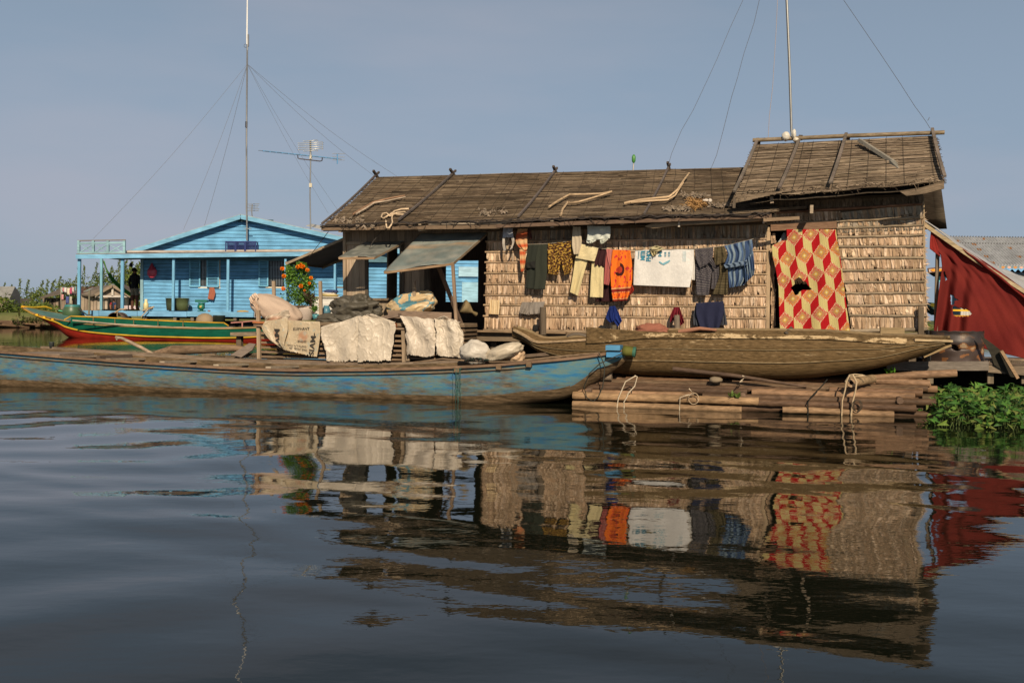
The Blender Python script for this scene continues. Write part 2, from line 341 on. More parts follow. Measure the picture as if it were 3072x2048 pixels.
rowsB = [(2318, 606, 2766, 588), (2318, 632, 2766, 612), (2512, 664, 2768, 652), (2512, 685, 2768, 676), (2513, 712, 2768, 706), (2516, 740, 2769, 740), (2521, 776, 2769, 773), (2526, 812, 2770, 810),
         (2532, 847, 2771, 845), (2538, 880, 2772, 879), (2543, 917, 2778, 914), (2549, 946, 2778, 948), (2552, 994, 2777, 990)]
mb = MB()
leafrow(mb, H(2318, 606), H(2766, 588), H(2318, 634), H(2766, 614), [(.16, .12, .08), (.2, .15, .1)])  # topmost row coloured dark, eave shade put into the leaf colour
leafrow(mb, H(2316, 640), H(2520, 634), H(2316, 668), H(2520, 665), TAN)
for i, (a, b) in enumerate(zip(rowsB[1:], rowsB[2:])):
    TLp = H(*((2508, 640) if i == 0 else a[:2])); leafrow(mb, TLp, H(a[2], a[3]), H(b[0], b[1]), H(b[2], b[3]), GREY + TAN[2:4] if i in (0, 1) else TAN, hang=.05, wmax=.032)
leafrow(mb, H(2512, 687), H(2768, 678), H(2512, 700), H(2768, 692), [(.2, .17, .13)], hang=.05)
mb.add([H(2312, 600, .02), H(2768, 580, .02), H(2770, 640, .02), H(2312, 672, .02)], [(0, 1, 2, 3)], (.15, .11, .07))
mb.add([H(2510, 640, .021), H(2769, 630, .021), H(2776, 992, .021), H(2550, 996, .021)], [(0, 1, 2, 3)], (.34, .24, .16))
for i in range(220):   # loose leaf ends along the corner
    t = R(0, 1); p = H(lerp(2766, 2776, t), lerp(640, 985, t), R(-.02, .1)); d = Vector((R(.2, .8), R(-.3, .3), R(-1, .2))).normalized() * R(.04, .11)
    mb.add([p, p + Vector((0, 0, .02)), p + d], [(0, 1, 2)], vary(random.choice(TAN), .2))
mb.build('thatch_wall', M['thatch'], house)
batten(H(2316, 640), H(2766, 613), .02, (.3, .16, .09))
for a in rowsB[2:-1]: batten(H(a[0] - 2, a[1]), H(a[2] + 2, a[3]), .018, (.27, .21, .14))
batten(H(2300, 672), H(2768, 655), .018)
batten(H(2545, 993), H(2780, 987), .03, (.25, .2, .14))
# right end wall, back wall, interior floor
mb = MB(); e0 = H(2770, 600); e1 = H(2778, 995); DEP = 2.7
mb.add([e0 + B_ * .0, e0 + B_ * DEP, e1 + B_ * DEP, e1], [(0, 1, 2, 3)], (.36, .27, .17))
g = e0 + B_ * 1.35 + Vector((0, 0, .95)); mb.add([e0, g, e0 + B_ * DEP], [(0, 1, 2)], (.3, .22, .14)); mb.build('end_wall', M['thatch'], house, solid=.03)
mb = MB(); uL, uR = uz(H(1033, 800))[0], uz(H(2770, 800))[0]
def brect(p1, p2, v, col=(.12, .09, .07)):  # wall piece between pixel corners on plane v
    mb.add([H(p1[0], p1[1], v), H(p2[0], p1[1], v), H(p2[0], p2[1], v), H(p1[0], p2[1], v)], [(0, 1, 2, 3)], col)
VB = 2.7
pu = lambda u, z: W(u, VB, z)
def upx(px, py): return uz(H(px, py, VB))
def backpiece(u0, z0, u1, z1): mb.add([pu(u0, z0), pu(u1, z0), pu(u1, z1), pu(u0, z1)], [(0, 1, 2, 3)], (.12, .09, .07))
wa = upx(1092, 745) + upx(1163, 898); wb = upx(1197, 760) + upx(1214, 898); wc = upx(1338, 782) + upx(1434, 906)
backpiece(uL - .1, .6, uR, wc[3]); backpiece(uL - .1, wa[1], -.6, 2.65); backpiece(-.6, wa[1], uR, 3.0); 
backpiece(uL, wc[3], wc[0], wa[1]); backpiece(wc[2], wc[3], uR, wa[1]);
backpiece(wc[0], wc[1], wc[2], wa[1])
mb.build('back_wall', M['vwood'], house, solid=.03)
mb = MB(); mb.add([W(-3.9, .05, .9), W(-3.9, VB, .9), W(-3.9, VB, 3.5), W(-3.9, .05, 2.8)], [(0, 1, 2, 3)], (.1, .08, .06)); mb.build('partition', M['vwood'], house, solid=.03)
mb = MB()
for i in range(14):
    mb.bar(W(-7.0, .1 + i * .2, .965), W(2.2, .1 + i * .2, 1.0), .19, .03, vary((.14, .1, .07)))
mb.build('floor', M['wood'], house)
for p, r2 in (((1466, 1008), (2330, 1012)),):
    mb = MB(); mb.bar(H(1390, 1010, -.06), H(2330, 1016, -.06), .1, .13, (.2, .15, .1)); mb.bar(H(1395, 992, -.12), H(1700, 998, -.12), .2, .03, (.26, .18, .11)); mb.build('floor_beam', M['wood'], house)
mb = MB(); mb.bar(H(2330, 1012, -.02), H(2776, 1008, -.02), .1, .09, (.2, .15, .1)); mb.bar(H(2700, 1003, -.1), H(2775, 1000, -.1), .05, .03, (.3, .24, .17)); mb.build('floor_beam', M['wood'], house)
# wooden boards at the left end
mb = MB(); BW = [(.2, .16, .12), (.26, .2, .14), (.23, .18, .13)]
def boards(mb, x0, x1, yt, yb, v=0, n=None, pal=BW, wpx=22):
    n = n or max(1, round((x1 - x0) / wpx))
    for i in range(n):
        a = lerp(x0, x1, i / n) + .4; b = lerp(x0, x1, (i + 1) / n) - .4; o = R(0, .012); ytt = yt if not callable(yt) else yt(a)
        P = [H(a, ytt, v - o), H(b, ytt, v - o), H(b, yb, v - o), H(a, yb, v - o)]; k = vary(random.choice(pal), .15)
        mb.add(P + [p + B_ * .025 for p in P], [(0, 3, 2, 1), (4, 5, 6, 7), (0, 1, 5, 4), (1, 2, 6, 5), (2, 3, 7, 6), (3, 0, 4, 7)], k)
boards(mb, 1033, 1214, 688, 728, 0); boards(mb, 1214, 1283, 688, 735, 0); boards(mb, 1283, 1463, 684, 706, 0)
mb.build('board_wall', M['vwood'], house)
mb = MB(); boards(mb, 1034, 1099, 733, 1000, 0, pal=[(.42, .33, .23), (.36, .28, .19)]); mb.build('board_wall', M['vwood'], house)
mb = MB(); boards(mb, 1211, 1283, 728, 1000, 0, pal=[(.4, .31, .22), (.34, .26, .18)]); mb.build('board_wall', M['vwood'], house)
mb = MB(); boards(mb, 1099, 1211, 898, 1000, 0, pal=[(.3, .23, .16), (.26, .2, .14)]); mb.build('board_wall', M['vwood'], house)
mb = MB(); mb.bar(H(1033, 730, -.02), H(1098, 730, -.02), .04, .05, (.36, .28, .19)); mb.bar(H(1034, 690, -.03), H(1036, 1000, -.03), .05, .05, (.33, .25, .17), up=B_)
mb.bar(H(1100, 728, -.01), H(1101, 900, -.01), .05, .05, (.1, .08, .06), up=B_); mb.bar(H(1209, 728, -.01), H(1209, 900, -.01), .05, .05, (.1, .08, .06), up=B_); mb.bar(H(1099, 898, -.03), H(1214, 898, -.03), .08, .04, (.2, .15, .1))
mb.build('window_frame', M['vwood'], house)
# left end wall (gable side), open in the middle
mb = MB(); a0 = W(uL, 0, .95)
for v0, v1 in ((0, .5), (2.0, 2.48), (2.67, 2.7)): mb.add([W(uL, v0, .95), W(uL, v1, .95), W(uL, v1, 2.6), W(uL, v0, 2.6)], [(0, 1, 2, 3)], (.25, .2, .14))
mb.add([W(uL, 0, 2.6), W(uL, 2.7, 2.6), W(uL, 1.35, 3.6)], [(0, 1, 2)], (.25, .2, .14)); mb.add([W(uL, .5, .95), W(uL, 2.62, .95), W(uL, 2.62, 1.47), W(uL, .5, 1.47)], [(0, 1, 2, 3)], (.25, .2, .14))
mb.build('end_wall', M['vwood'], house, solid=.03)
# interior posts
mb = MB(); mb.bar(H(1282, 700, .03), H(1284, 1000, .03), .09, .09, (.1, .08, .06), up=B_); mb.build('post', M['vwood'], house)
mb = MB(); mb.bar(H(1312, 790, -.6), H(1385, 975, .1), .05, .05, (.16, .11, .08)); mb.build('brace', M['vwood'], house)
# awnings
def awning(A, Bq, Cq, D, name, col, rust=None):  # hinge left, hinge right, front right, front left (world points)
    mb = MB()
    def P(s, t):
        p = A.lerp(Bq, s).lerp(D.lerp(Cq, s), t); return p + Vector((0, 0, .012 * math.sin(s * 9 + t * 3) * t + .01 * nz(s * 6, t * 5)))
    def C(s, t):
        k = mixc(col, (.3, .3, .26), .35 + nz(s * 5, t * 9, 4));
        if rust and rust[0] < t < rust[1]: k = mixc(k, (.36, .28, .19), .5 + nz(s * 3, t * 20, 5)); k = mixc(k, (.42, .16, .05), (nz(s * 6, 7, t * 22) - .1) * 2.2 * (1 - abs(t - .48) / .12))
        return k
    mb.grid(P, 50, 40, C); o = mb.build(name, M['metal'], house, solid=.008)
    mb = MB(); mb.bar(P(0, 1) - Vector((0, 0, .025)), P(1, 1) - Vector((0, 0, .025)), .03, .035, (.3, .2, .12)); mb.bar(P(1, 0) - Vector((0, 0, .02)), P(1, 1) - Vector((0, 0, .02)), .03, .03, (.2, .15, .1))
    mb.bar(P(0, 0) - Vector((0, 0, .02)), P(0, 1) - Vector((0, 0, .02)), .03, .03, (.2, .15, .1)); mb.build('awning_frame', M['wood'], o)
    return P
awning(H(*q(2, 1275, 512), -.03), H(*q(2, 1628, 502), -.03), H(*q(2, 1360, 640), -.72), H(*q(2, 1032, 645), -.78), 'window_awning', (.16, .17, .15))
awning(H(*q(2, 1785, 432), -.03), H(1461, 698, -.03), H(*q(2, 2082, 692), -1.0), H(*q(2, 1450, 778), -1.0), 'door_awning', (.19, .225, .21), (.33, .46))
mb = MB(); mb.bar(H(1358, 787, -.99), H(1369, 965, -.95), .045, .045, (.3, .21, .14), up=B_); mb.build('awning_prop', M['vwood'], house)
# side awning over the left end
mb = MB(); A = H(1033, 712, .02); Bq = H(1033, 735, 1.5); D = H(858, 788, .05); Cq = H(940, 808, 1.5)
Bq = W(uL, 1.5, A.z); D = W(uz(D)[0], .05, D.z); Cq = D + B_ * 1.45
mb.grid(lambda s, t: A.lerp(Bq, s).lerp(D.lerp(Cq, s), t) + Vector((0, 0, .01 * nz(s * 4, t * 4))), 16, 20, lambda s, t: vary((.1, .085, .07), .1)); o = mb.build('side_awning', M['metal'], house, solid=.01)
mb = MB(); mb.bar(A - Vector((0, 0, .02)), D - Vector((0, 0, .02)), .03, .04, (.3, .24, .17)); mb.bar(D, Cq, .03, .04, (.2, .15, .1)); mb.bar(Bq - Vector((0, 0, .02)), Cq - Vector((0, 0, .02)), .03, .04, (.3, .24, .17)); mb.build('awning_frame', M['wood'], o)
mb = MB(); mb.tube([H(985, 695, -.3), H(928, 770, .0)], .006, (.08, .07, .06), 4); mb.build('wire', M['rope'], o); mb = MB(); mb.tube([H(1148, 690, -.3), H(1118, 726, -.4), H(1108, 745, -.45)], .005, (.08, .07, .06), 4); mb.build('wire', M['rope'], o)
# door frame, posts
mb = MB(); mb.bar(H(2306, 682, -.02), H(2303, 1002, -.02), .055, .05, (.4, .29, .18), up=B_); mb.build('door_post', M['vwood'], house)
mb = MB(); mb.bar(H(2312, 683, -.05), H(2510, 675, -.05), .05, .1, (.2, .12, .075)); mb.build('door_lintel', M['wood'], house)
mb = MB(); mb.bar(H(2763, 920, -.12), H(2763, 1020, -.12), .075, .06, (.16, .12, .08), up=B_); mb.build('corner_post', M['vwood'], house)
mb = MB()
for i in range(40):
    z = i / 40; p = H(2312 + R(-1, 9), lerp(700, 990, z), .03); mb.add([p, p + U_ * R(.02, .06), p + U_ * R(.02, .05) - Vector((0, 0, .12)), p - Vector((0, 0, .13))], [(0, 1, 2, 3)], vary(TAN[2], .2))
mb.build('door_edge_thatch', M['thatch'], house)

# ------------------------------------------------------------------ roofs
def thatch_roof(name, eL, eR, rL, rR, bk_dz, rows, thick, pal, sag=.03, jit=.4, seed=0, backv=None):
    mb = MB(); nrm = (eR - eL).cross(rL - eL).normalized()
    if nrm.z < 0: nrm = -nrm
    def P(s, t): return eL.lerp(eR, s).lerp(rL.lerp(rR, s), t) + Vector((0, 0, -sag * math.sin(math.pi * t) + .02 * nz(s * 7, t * 3, seed) + .012 * nz(s * 23, t * 2, seed)))
    mb.grid(P, 40, 12, pal[0]); mb.grid(lambda s, t: P(s, t) - nrm * thick, 20, 4, (.07, .055, .04))
    L = (eR - eL).length
    for j in range(rows):
        t0 = (j + .5) / rows; s = R(-.05, 0)
        while s < 1:
            l = R(.25, 1.3) / L; a, b = max(0 - R(0, .004), s), min(1 + R(0, .006), s + l); dt = R(-jit, jit) / rows; dt2 = R(-jit, jit) / rows
            ta = min(max(t0 + dt, 0), 1); tb = min(max(t0 + dt2, 0), 1); lift = R(.006, .018); k = vary(random.choice(pal), .3); wd = R(.006, .012)
            n = 3; pts = [P(lerp(a, b, i / n), lerp(ta, tb, i / n)) + nrm * lift for i in range(n + 1)]; dn = (P((a + b) / 2, max(0, t0 - .02)) - P((a + b) / 2, min(1, t0 + .02))).normalized()
            vs = [];
            for p in pts: vs += [p - dn * wd, p + nrm * .007, p + dn * wd]
            fs = []
            for i in range(n): fs += [(i * 3, i * 3 + 1, i * 3 + 4, i * 3 + 3), (i * 3 + 1, i * 3 + 2, i * 3 + 5, i * 3 + 4)]
            mb.add(vs, fs, k); s += l * R(.7, 1)
    for i in range(int(L * 26)):  # loose ends on edges
        s = R(0, 1); p = P(s, R(0, .05)); d = Vector((R(-.8, .8), -.3, R(-.5, .1))).normalized() * R(.03, .12); mb.tube([p, p + d * .5 + nrm * .01, p + d], .004, vary(random.choice(pal), .3), 3, False, False)
    o = mb.build(name, M['reed'], house)
    mb = MB(); bL = rL + B_ * backv + Vector((0, 0, bk_dz)); bR = rR + B_ * backv + Vector((0, 0, bk_dz)) + U_ * (.5 if backv < 1.8 else 0)
    mb.grid(lambda s, t: rL.lerp(rR, s).lerp(bL.lerp(bR, s), t), 20, 8, lambda s, t: vary((.14, .11, .08), .2)); mb.build('roof_back', M['reed'], house, solid=.06)
    return P, o
RP = [(.105, .077, .05), (.135, .1, .066), (.085, .062, .042), (.16, .122, .084), (.065, .048, .034)]
eL, eR = H(965, 682, -.5), H(2245, 640, -.5); rL, rR = H(1130, 535, 1.5), H(2235, 506, 1.5)
eRx = eL + (eR - eL) * 1.06; rRx = rL + (rR - rL) * 1.05
PM, roofm = thatch_roof('roof', eL, eRx, rL, rRx, -1.05, 125, .07, RP, jit=.8, seed=1, backv=1.9)
# eave boards and rafters
mb = MB(); mb.bar(H(965, 685, -.52), H(1500, 679, -.52), .03, .07, (.17, .12, .08)); mb.bar(H(1490, 678, -.53), H(2315, 648, -.53), .03, .06, (.15, .1, .07)); mb.build('eave_board', M['wood'], house)
mb = MB(); mb.bar(H(1286, 671, -.54), H(1520, 668, -.54), .03, .035, (.33, .27, .2)); mb.build('eave_board', M['wood'], house); mb = MB(); mb.bar(H(2290, 660, -.56), H(2398, 654, -.5), .03, .05, (.24, .17, .11)); mb.build('eave_board', M['wood'], house)
mb = MB(); mb.bar(H(1462, 690, -.12), H(2300, 668, -.12), .06, .05, (.12, .09, .06)); mb.build('wall_plate', M['wood'], house)
for px, py in ((1015, 697), (1255, 693), (1651, 683), (1861, 674), (2290, 668), (2430, 640)):
    mb = MB(); p = H(px, py, -.5); mb.add([p, p + Vector((0, 0, .12)), p + Vector((0, 0, .14)) + B_ * .5, p + B_ * .5 + Vector((0, 0, .05))] + [x + U_ * .045 for x in (p, p + Vector((0, 0, .12)), p + Vector((0, 0, .14)) + B_ * .5, p + B_ * .5 + Vector((0, 0, .05)))],
                  [(0, 1, 2, 3), (4, 7, 6, 5), (0, 4, 5, 1), (0, 3, 7, 4), (1, 5, 6, 2), (2, 6, 7, 3)], (.4, .32, .23)); mb.build('rafter_end', M['wood'], house)
def rafter(e, r_, Pf=None, w_=.032, over=.14, col=(.12, .1, .09), cross=True):
    d = (r_ - e).normalized(); mb = MB(); up = Vector((0, 0, 1))
    n = 10; pts = [e.lerp(r_, i / n) for i in range(n + 1)]
    if Pf: pts = [Vector((p.x, p.y, p.z)) - up * .03 * math.sin(math.pi * i / n) + up * .045 for i, p in enumerate(pts)]
    for a, b in zip(pts, pts[1:]): mb.bar(a, b + d * .01, w_, .03, vary(col, .15))
    mb.bar(pts[-1], pts[-1] + d * over, w_, .035, vary(col, .1)); mb.build('rafter', M['wood'], house)
    if cross:
        mb = MB(); d2 = Vector((-d.x, -d.y, d.z)); d2 = (d2 - d2.dot(U_) * U_ * .0).normalized(); c = pts[-1]; mb.bar(c - d2 * .25, c + d2 * over * .9, w_ * 1.2, .04, (.07, .055, .045)); mb.build('rafter', M['wood'], house)
for (x0, y0, x1, y1) in ((966, 679, 1128, 532), (1195, 668, 1358, 527), (1555, 657, 1665, 519), (1933, 650, 2006, 508)): rafter(H(x0, y0, -.48), H(x1, y1, 1.5), True)
# tie rows of string across reeds
mb = MB()
for i in range(26):
    s = (i + .5) / 26 + R(-.01, .01) + R(-.006, .006); pts = [PM(s + .003 * nz(i, t_ * .8), t_ / 8) + Vector((0, -.01, .03)) for t_ in range(9)]; mb.tube(pts, .0024, (.08, .065, .05), 3)
mb.build('binding', M['rope'], roofm)
# tangled wire and rope along the eave
mb = MB()
for j in range(3):
    pts = [H(lerp(960, 2310, i / 60), lerp(676, 640, i / 60) + R(-5, 5), -.56 - R(0, .03)) for i in range(61)]; mb.tube(pts, .007 if j else .011, (.06, .05, .045), 4)
for i in range(46):
    x = R(960, 2320); y = lerp(680, 644, (x - 960) / 1360); mb.tube([H(x, y, -.56), H(x + R(-14, 14), y + R(-8, 12), -.58), H(x + R(-18, 18), y + R(2, 20), -.56)], .004, (.07, .06, .05), 3)
mb.build('eave_rope', M['rope'], roofm)
# upper roof
eL2, eR2 = H(2207, 598, -.6), H(2825, 548, -.6); rL2, rR2 = H(2266, 438, 1.0), H(2803, 411, 1.0)
def PU0(s, t): return eL2.lerp(eR2, s).lerp(rL2.lerp(rR2, s), t)
UP = [(.165, .125, .086), (.21, .16, .11), (.13, .097, .066), (.25, .195, .14), (.09, .067, .047)]
PU, roofu = thatch_roof('upper_roof', eL2, eR2, rL2, rR2, -1.25, 88, .08, UP, sag=.05, jit=.9, seed=4, backv=1.75)
mb = MB()
for i in range(420):   # fringes at the gable edges and the eave
    if i < 200: p = PU(1, R(0, 1)); d = Vector((R(.2, 1), R(-.3, .3), R(-.5, .6)))
    elif i < 280: p = PU(0, R(0, 1)); d = Vector((-R(.2, 1), R(-.3, .3), R(-.5, .6)))
    else: p = PU(R(0, 1), R(0, .1)) + Vector((0, 0, .03)); d = Vector((R(-1, 1), -.4, R(-.4, .4)))
    d = d.normalized() * R(.03, .09); mb.tube([p, p + d], .0045, vary(random.choice(UP), .3), 3, False, False)
for j in range(7):     # split reeds hanging off the eave at both ends
    a = H(2700 + j * 3, 574 + j * 2 + 1, -.6); b = H(2832, 545 + j * 3.2, -.62); mb.tube([a, (a + b) / 2 + Vector((0, 0, -.02)), b], .011, vary(UP[1]), 4)
    a = H(2204, 590 + j * 3, -.6); b = H(2204 + 160 - j * 18, 574 + j * 4, -.63); mb.tube([a, b], .011, vary(UP[1]), 4)
for i in range(10):
    s = (i + .5) / 10 + R(-.03, .03); pts = [PU(s + .012 * nz(i, t_), t_ / 8) + Vector((0, -.01, .035)) for t_ in range(9)]; mb.tube(pts, .003, (.06, .05, .04), 3)
mb.build('loose_reeds', M['reed'], roofu)
for a in ((q(5, 165, 700), q(5, 380, 215)), (q(5, 590, 665), q(5, 780, 195)), (q(5, 1070, 620), q(5, 1215, 165)), (q(5, 2145, 560), q(5, 2030, 120))):
    rafter(H(*a[0], -.64), H(*a[1], 1.0), True, .045, .05, (.17, .14, .115), cross=False)
mb = MB(); mb.tube([H(*q(5, 338, 192), 1.0), H(*q(5, 1230, 150), 1.0), H(*q(5, 2142, 118), 1.0)], .035, (.22, .17, .11), 8); mb.build('ridge_pole', M['bamboo'], house)
for p_ in ((395, 215), (790, 170), (1238, 165)):
    mb = MB(); a, b = H(*q(5, p_[0] - 4, p_[1] + 22), 1.06), H(*q(5, p_[0] + 2, p_[1] - 28), 1.04); mb.bar(a, b, .06, .05, (.08, .065, .05), up=B_); mb.build('ridge_peg', M['wood'], house)
mb = MB(); mb.bar(H(*q(5, 1345, 190), .75), H(*q(5, 1700, 420), .2), .07, .05, (.25, .23, .19)); mb.bar(H(*q(5, 1640, 395), .22), H(*q(5, 1785, 535), -.1), .06, .05, (.2, .19, .16))
tag(mb.build('plank', M['wood']), 'grey plank lying aslant on the raised thatched roof', 'plank')
mb = MB(); mb.bar(H(*q(5, 1960, 775), 2.5), H(*q(5, 2108, 770), 2.5), .04, .05, (.3, .24, .16)); mb.build('purlin', M['wood'], house); mb = MB(); mb.bar(H(*q(5, 1960, 945), 2.7), H(*q(5, 2108, 942), 2.7), .05, .05, (.3, .24, .16)); mb.build('purlin', M['wood'], house)
mb = MB(); mb.bar(H(2204, 592, -.62), H(2202, 624, -.6), .04, .04, (.14, .11, .08), up=B_); mb.build('roof_post', M['vwood'], house); mb = MB(); mb.bar(H(2314, 590, -.5), H(2316, 610, -.5), .05, .06, (.32, .25, .18), up=B_); mb.build('roof_post', M['vwood'], house)
# lintel row beam under upper roof
mb = MB(); mb.bar(H(2300, 630, -.1), H(2420, 622, -.1), .04, .04, (.2, .15, .1)); mb.build('wall_plate', M['wood'], house)
# stilts / under-floor joists
mb = MB(); mb.add([W(-7, 1.7, -.1), W(2.3, 1.7, -.1), W(2.3, 1.7, .85), W(-7, 1.7, .85)], [(0, 1, 2, 3)], (.03, .024, .018)); mb.build('under_shade_sheet', M['wood'], house, solid=.03)  # near-black sheet added so the gap under the floor reads as deep shade
for i, (u_, v_) in enumerate(((-6.9, .1), (-5.6, .1), (-4.3, .1), (-2.4, .1), (-.2, .1), (2.1, .1), (-6.9, 2.5), (-3, 2.5), (1, 2.5))):
    mb = MB(); mb.bar(W(u_, v_, .1), W(u_, v_, .94), .1, .1, (.14, .11, .08), up=B_); mb.build('stilt', M['vwood'], house)
mb = MB()
for v_ in (.0, 1.3, 2.6): mb.bar(W(-7.0, v_, .87), W(2.2, v_, .9), .09, .12, (.17, .13, .09))
mb.build('joist', M['wood'], house)
# ================================================================== BOATS
def hullmat(name, base, paint, bias=.5, sc_=(1.2, 6, 14), wd=.09):
    m = bpy.data.materials.new(name); m.use_nodes = True; t = m.node_tree; n = t.nodes; l = t.links.new; b = n['Principled BSDF']
    a = n.new('ShaderNodeAttribute'); a.attribute_name = 'Col'; sp = n.new('ShaderNodeSeparateColor'); l(a.outputs['Color'], sp.inputs[0])
    tc = n.new('ShaderNodeTexCoord'); mp = n.new('ShaderNodeMapping'); mp.inputs['Scale'].default_value = sc_; mp.inputs['Rotation'].default_value = (0, 0, YAW)
    no = n.new('ShaderNodeTexNoise'); no.inputs['Detail'].default_value = 8; no.inputs['Roughness'].default_value = .72; no.inputs['Scale'].default_value = 1.3
    l(tc.outputs['Object'], mp.inputs[0]); l(mp.outputs[0], no.inputs['Vector'])
    ad = n.new('ShaderNodeMath'); ad.operation = 'ADD'; l(no.outputs[0], ad.inputs[0]); l(sp.outputs[0], ad.inputs[1])
    r = n.new('ShaderNodeMapRange'); r.inputs[1].default_value = 1 - wd; r.inputs[2].default_value = 1 + wd; l(ad.outputs[0], r.inputs[0])
    def ramp(cols, scl, rot=True):
        n2 = n.new('ShaderNodeTexNoise'); n2.inputs['Scale'].default_value = scl; n2.inputs['Detail'].default_value = 6; n2.inputs['Roughness'].default_value = .7; l(mp.outputs[0], n2.inputs['Vector'])
        c = n.new('ShaderNodeValToRGB'); e = c.color_ramp.elements; e[0].position = .33; e[0].color = (*cols[0], 1); e[1].position = .68; e[1].color = (*cols[-1], 1)
        for i, k in enumerate(cols[1:-1]): x = e.new(.33 + .35 * (i + 1) / (len(cols) - 1)); x.color = (*k, 1)
        l(n2.outputs[0], c.inputs[0]); return c.outputs[0]
    mx = n.new('ShaderNodeMix'); mx.data_type = 'RGBA'; l(r.outputs[0], mx.inputs[0]); l(ramp(base, 2.3), mx.inputs[6]); l(ramp(paint, 1.1), mx.inputs[7]); l(mx.outputs[2], b.inputs['Base Color'])
    b.inputs['Roughness'].default_value = .75; b.inputs['Specular IOR Level'].default_value = .15
    bm = n.new('ShaderNodeBump'); bm.inputs['Strength'].default_value = .5; bm.inputs['Distance'].default_value = .006; l(no.outputs[0], bm.inputs['Height']); l(bm.outputs[0], b.inputs['Normal'])
    return m
def hull(S, col, nu=120, prof=None, nsec=14, at=None, steps=()):
    """S: stations (u, v_near, v_far, z_sheer_near, z_sheer_far, z_bottom, fullness); closed shell with an inner skin"""
    at = at or W
    def st(s):
        n = len(S) - 1; x = s * n; i = min(int(x), n - 1); f = x - i; p0, p1, p2, p3 = S[max(i - 1, 0)], S[i], S[i + 1], S[min(i + 2, n)]
        return [.5 * (2 * b + (c - a) * f + (2 * a - 5 * b + 4 * c - d) * f * f + (3 * b - a - 3 * c + d) * f ** 3) for a, b, c, d in zip(p0, p1, p2, p3)]
    def P(s, t, k=0):
        u, vn, vf, zn, zf, zb, fu = st(s); vc = (vn + vf) / 2; hw = (vf - vn) / 2; x = abs(t * 2 - 1); sg = 1 if t > .5 else -1; zt = zn if sg < 0 else zf
        wz = x ** lerp(1.5, 2.6, max(0, min(1, fu))); ww = 1 - (1 - x) ** 2.2
        th = .035 * k; hw = max(hw - th, .004); zb2 = zb + th
        for sx in steps:
            if x > sx: hw += .012 * (1 - k)
        return at(u, vc + sg * hw * min(1, ww), lerp(zb2, zt, wz))
    return P
def hull_mesh(mb, P, nu, nt, colfn, inner=(.3, .24, .17)):
    mb.grid(lambda s, t: P(s, t), nu, nt, colfn); mb.grid(lambda s, t: P(s, 1 - t, 1), nu, nt, inner)
    for tt in (0, 1): mb.grid(lambda s, t: P(s, tt, t), nu, 1, inner, smooth=False)
blueM = hullmat('peeling_blue_paint', [(.06, .04, .022), (.13, .09, .05), (.25, .17, .1)], [(.02, .14, .33), (.06, .19, .28), (.13, .2, .18), (.03, .19, .4)], sc_=(1.8, 6, 11), wd=.14)
def hz(px, py, v): return uz(H(px, py, v))
VN, VF = -2.08, -1.15
def bst(px, ysh, ybot, vn=VN, vf=VF, yfar=None, fu=1):
    u, z = hz(px, ysh, vn); zb = hz(px, ybot, (vn + vf) / 2 - .35)[1] if ybot else -.12
    return (u, vn, vf, z, z + .04, zb, fu)
S = [bst(-900, 990, None), bst(-500, 1028, None), bst(-150, 1046, None), bst(0, 1056, None), bst(250, 1076, None), bst(480, 1092, None), bst(800, 1109, None), bst(1050, 1110, None), bst(1250, 1106, None), bst(1450, 1098, None),
     bst(1580, 1088, 1216, VN + .02, VF), bst(1700, 1077, 1196, VN + .1, VF - .1, fu=1), bst(1790, 1066, 1145, VN + .22, VF - .2, fu=0), bst(1860, 1054, 1100, VN + .36, VF - .36, fu=0), bst(1888, 1048, 1068, VN + .44, VF - .44, fu=0)]
boat = thing('blue_longboat', W(-6.5, -1.6, -.1), 'long wooden boat with peeling blue paint moored in front of the thatched house', 'boat')
PB = hull(S, None)
def bcol(s, t):
    x = abs(t * 2 - 1); ch = .66 - .14 * max(0, s - .7) / .3
    return (.54 + .26 * max(0, min(.2, s - .68)) / .2 + .12 * max(0, .45 - s) + .16 * nz(s * 11, x * 2.5, 3) + .1 * nz(s * 30, x * 6, 3) - max(0, .74 - x) * 1.2 if x > ch else -1, 0, 0)
mb = MB(); hull_mesh(mb, PB, 260, 60, bcol, (.1, 0, 0)); mb.build('hull', blueM, boat)
def rail(pts, w_, h_, col, name='gunwale', parent=None, m='wood', up=Vector((0, 0, 1))):
    mb = MB()
    for a, b in zip(pts, pts[1:]): mb.bar(a, b + (b - a).normalized() * .004, w_, h_, vary(col, .06), up)
    return mb.build(name, M[m], parent)
n = 60
rail([PB(i / n, 0) - B_ * .02 + Vector((0, 0, .005)) for i in range(2, n)], .06, .035, (.2, .13, .085), parent=boat)
rail([PB(i / n, 0) - B_ * .02 - Vector((0, 0, .06)) for i in range(2, 44)], .03, .014, (.17, .13, .09), 'rubbing_strake', boat)
far = [(127, 1042), (345, 1056), (520, 1066), (690, 1078), (900, 1084), (1060, 1090), (1220, 1090), (1380, 1082), (1500, 1074), (1640, 1062), (1800, 1052)]
rail([H(*poly(far, i / 50), -1.12) for i in range(51)], .09, .045, (.19, .14, .1), parent=boat)
far2 = [(127, 1052), (345, 1066), (520, 1076), (690, 1088), (900, 1096), (1060, 1101), (1400, 1092)]
rail([H(*poly(far2, i / 40), -1.16) for i in range(41)], .02, .1, (.22, .17, .125), 'side_board', boat)
for px in (150, 275, 420, 575, 730, 880, 1075): # thwarts
    p = hz(px, poly(far2, (px - 127) / 1273)[1] + 6, -1.2); mb = MB(); mb.bar(W(p[0], VN + .05, p[1] + .02), W(p[0] + .05, VF, p[1]), .09, .035, vary((.33, .27, .2), .1)); mb.build('thwart', M['wood'], boat)
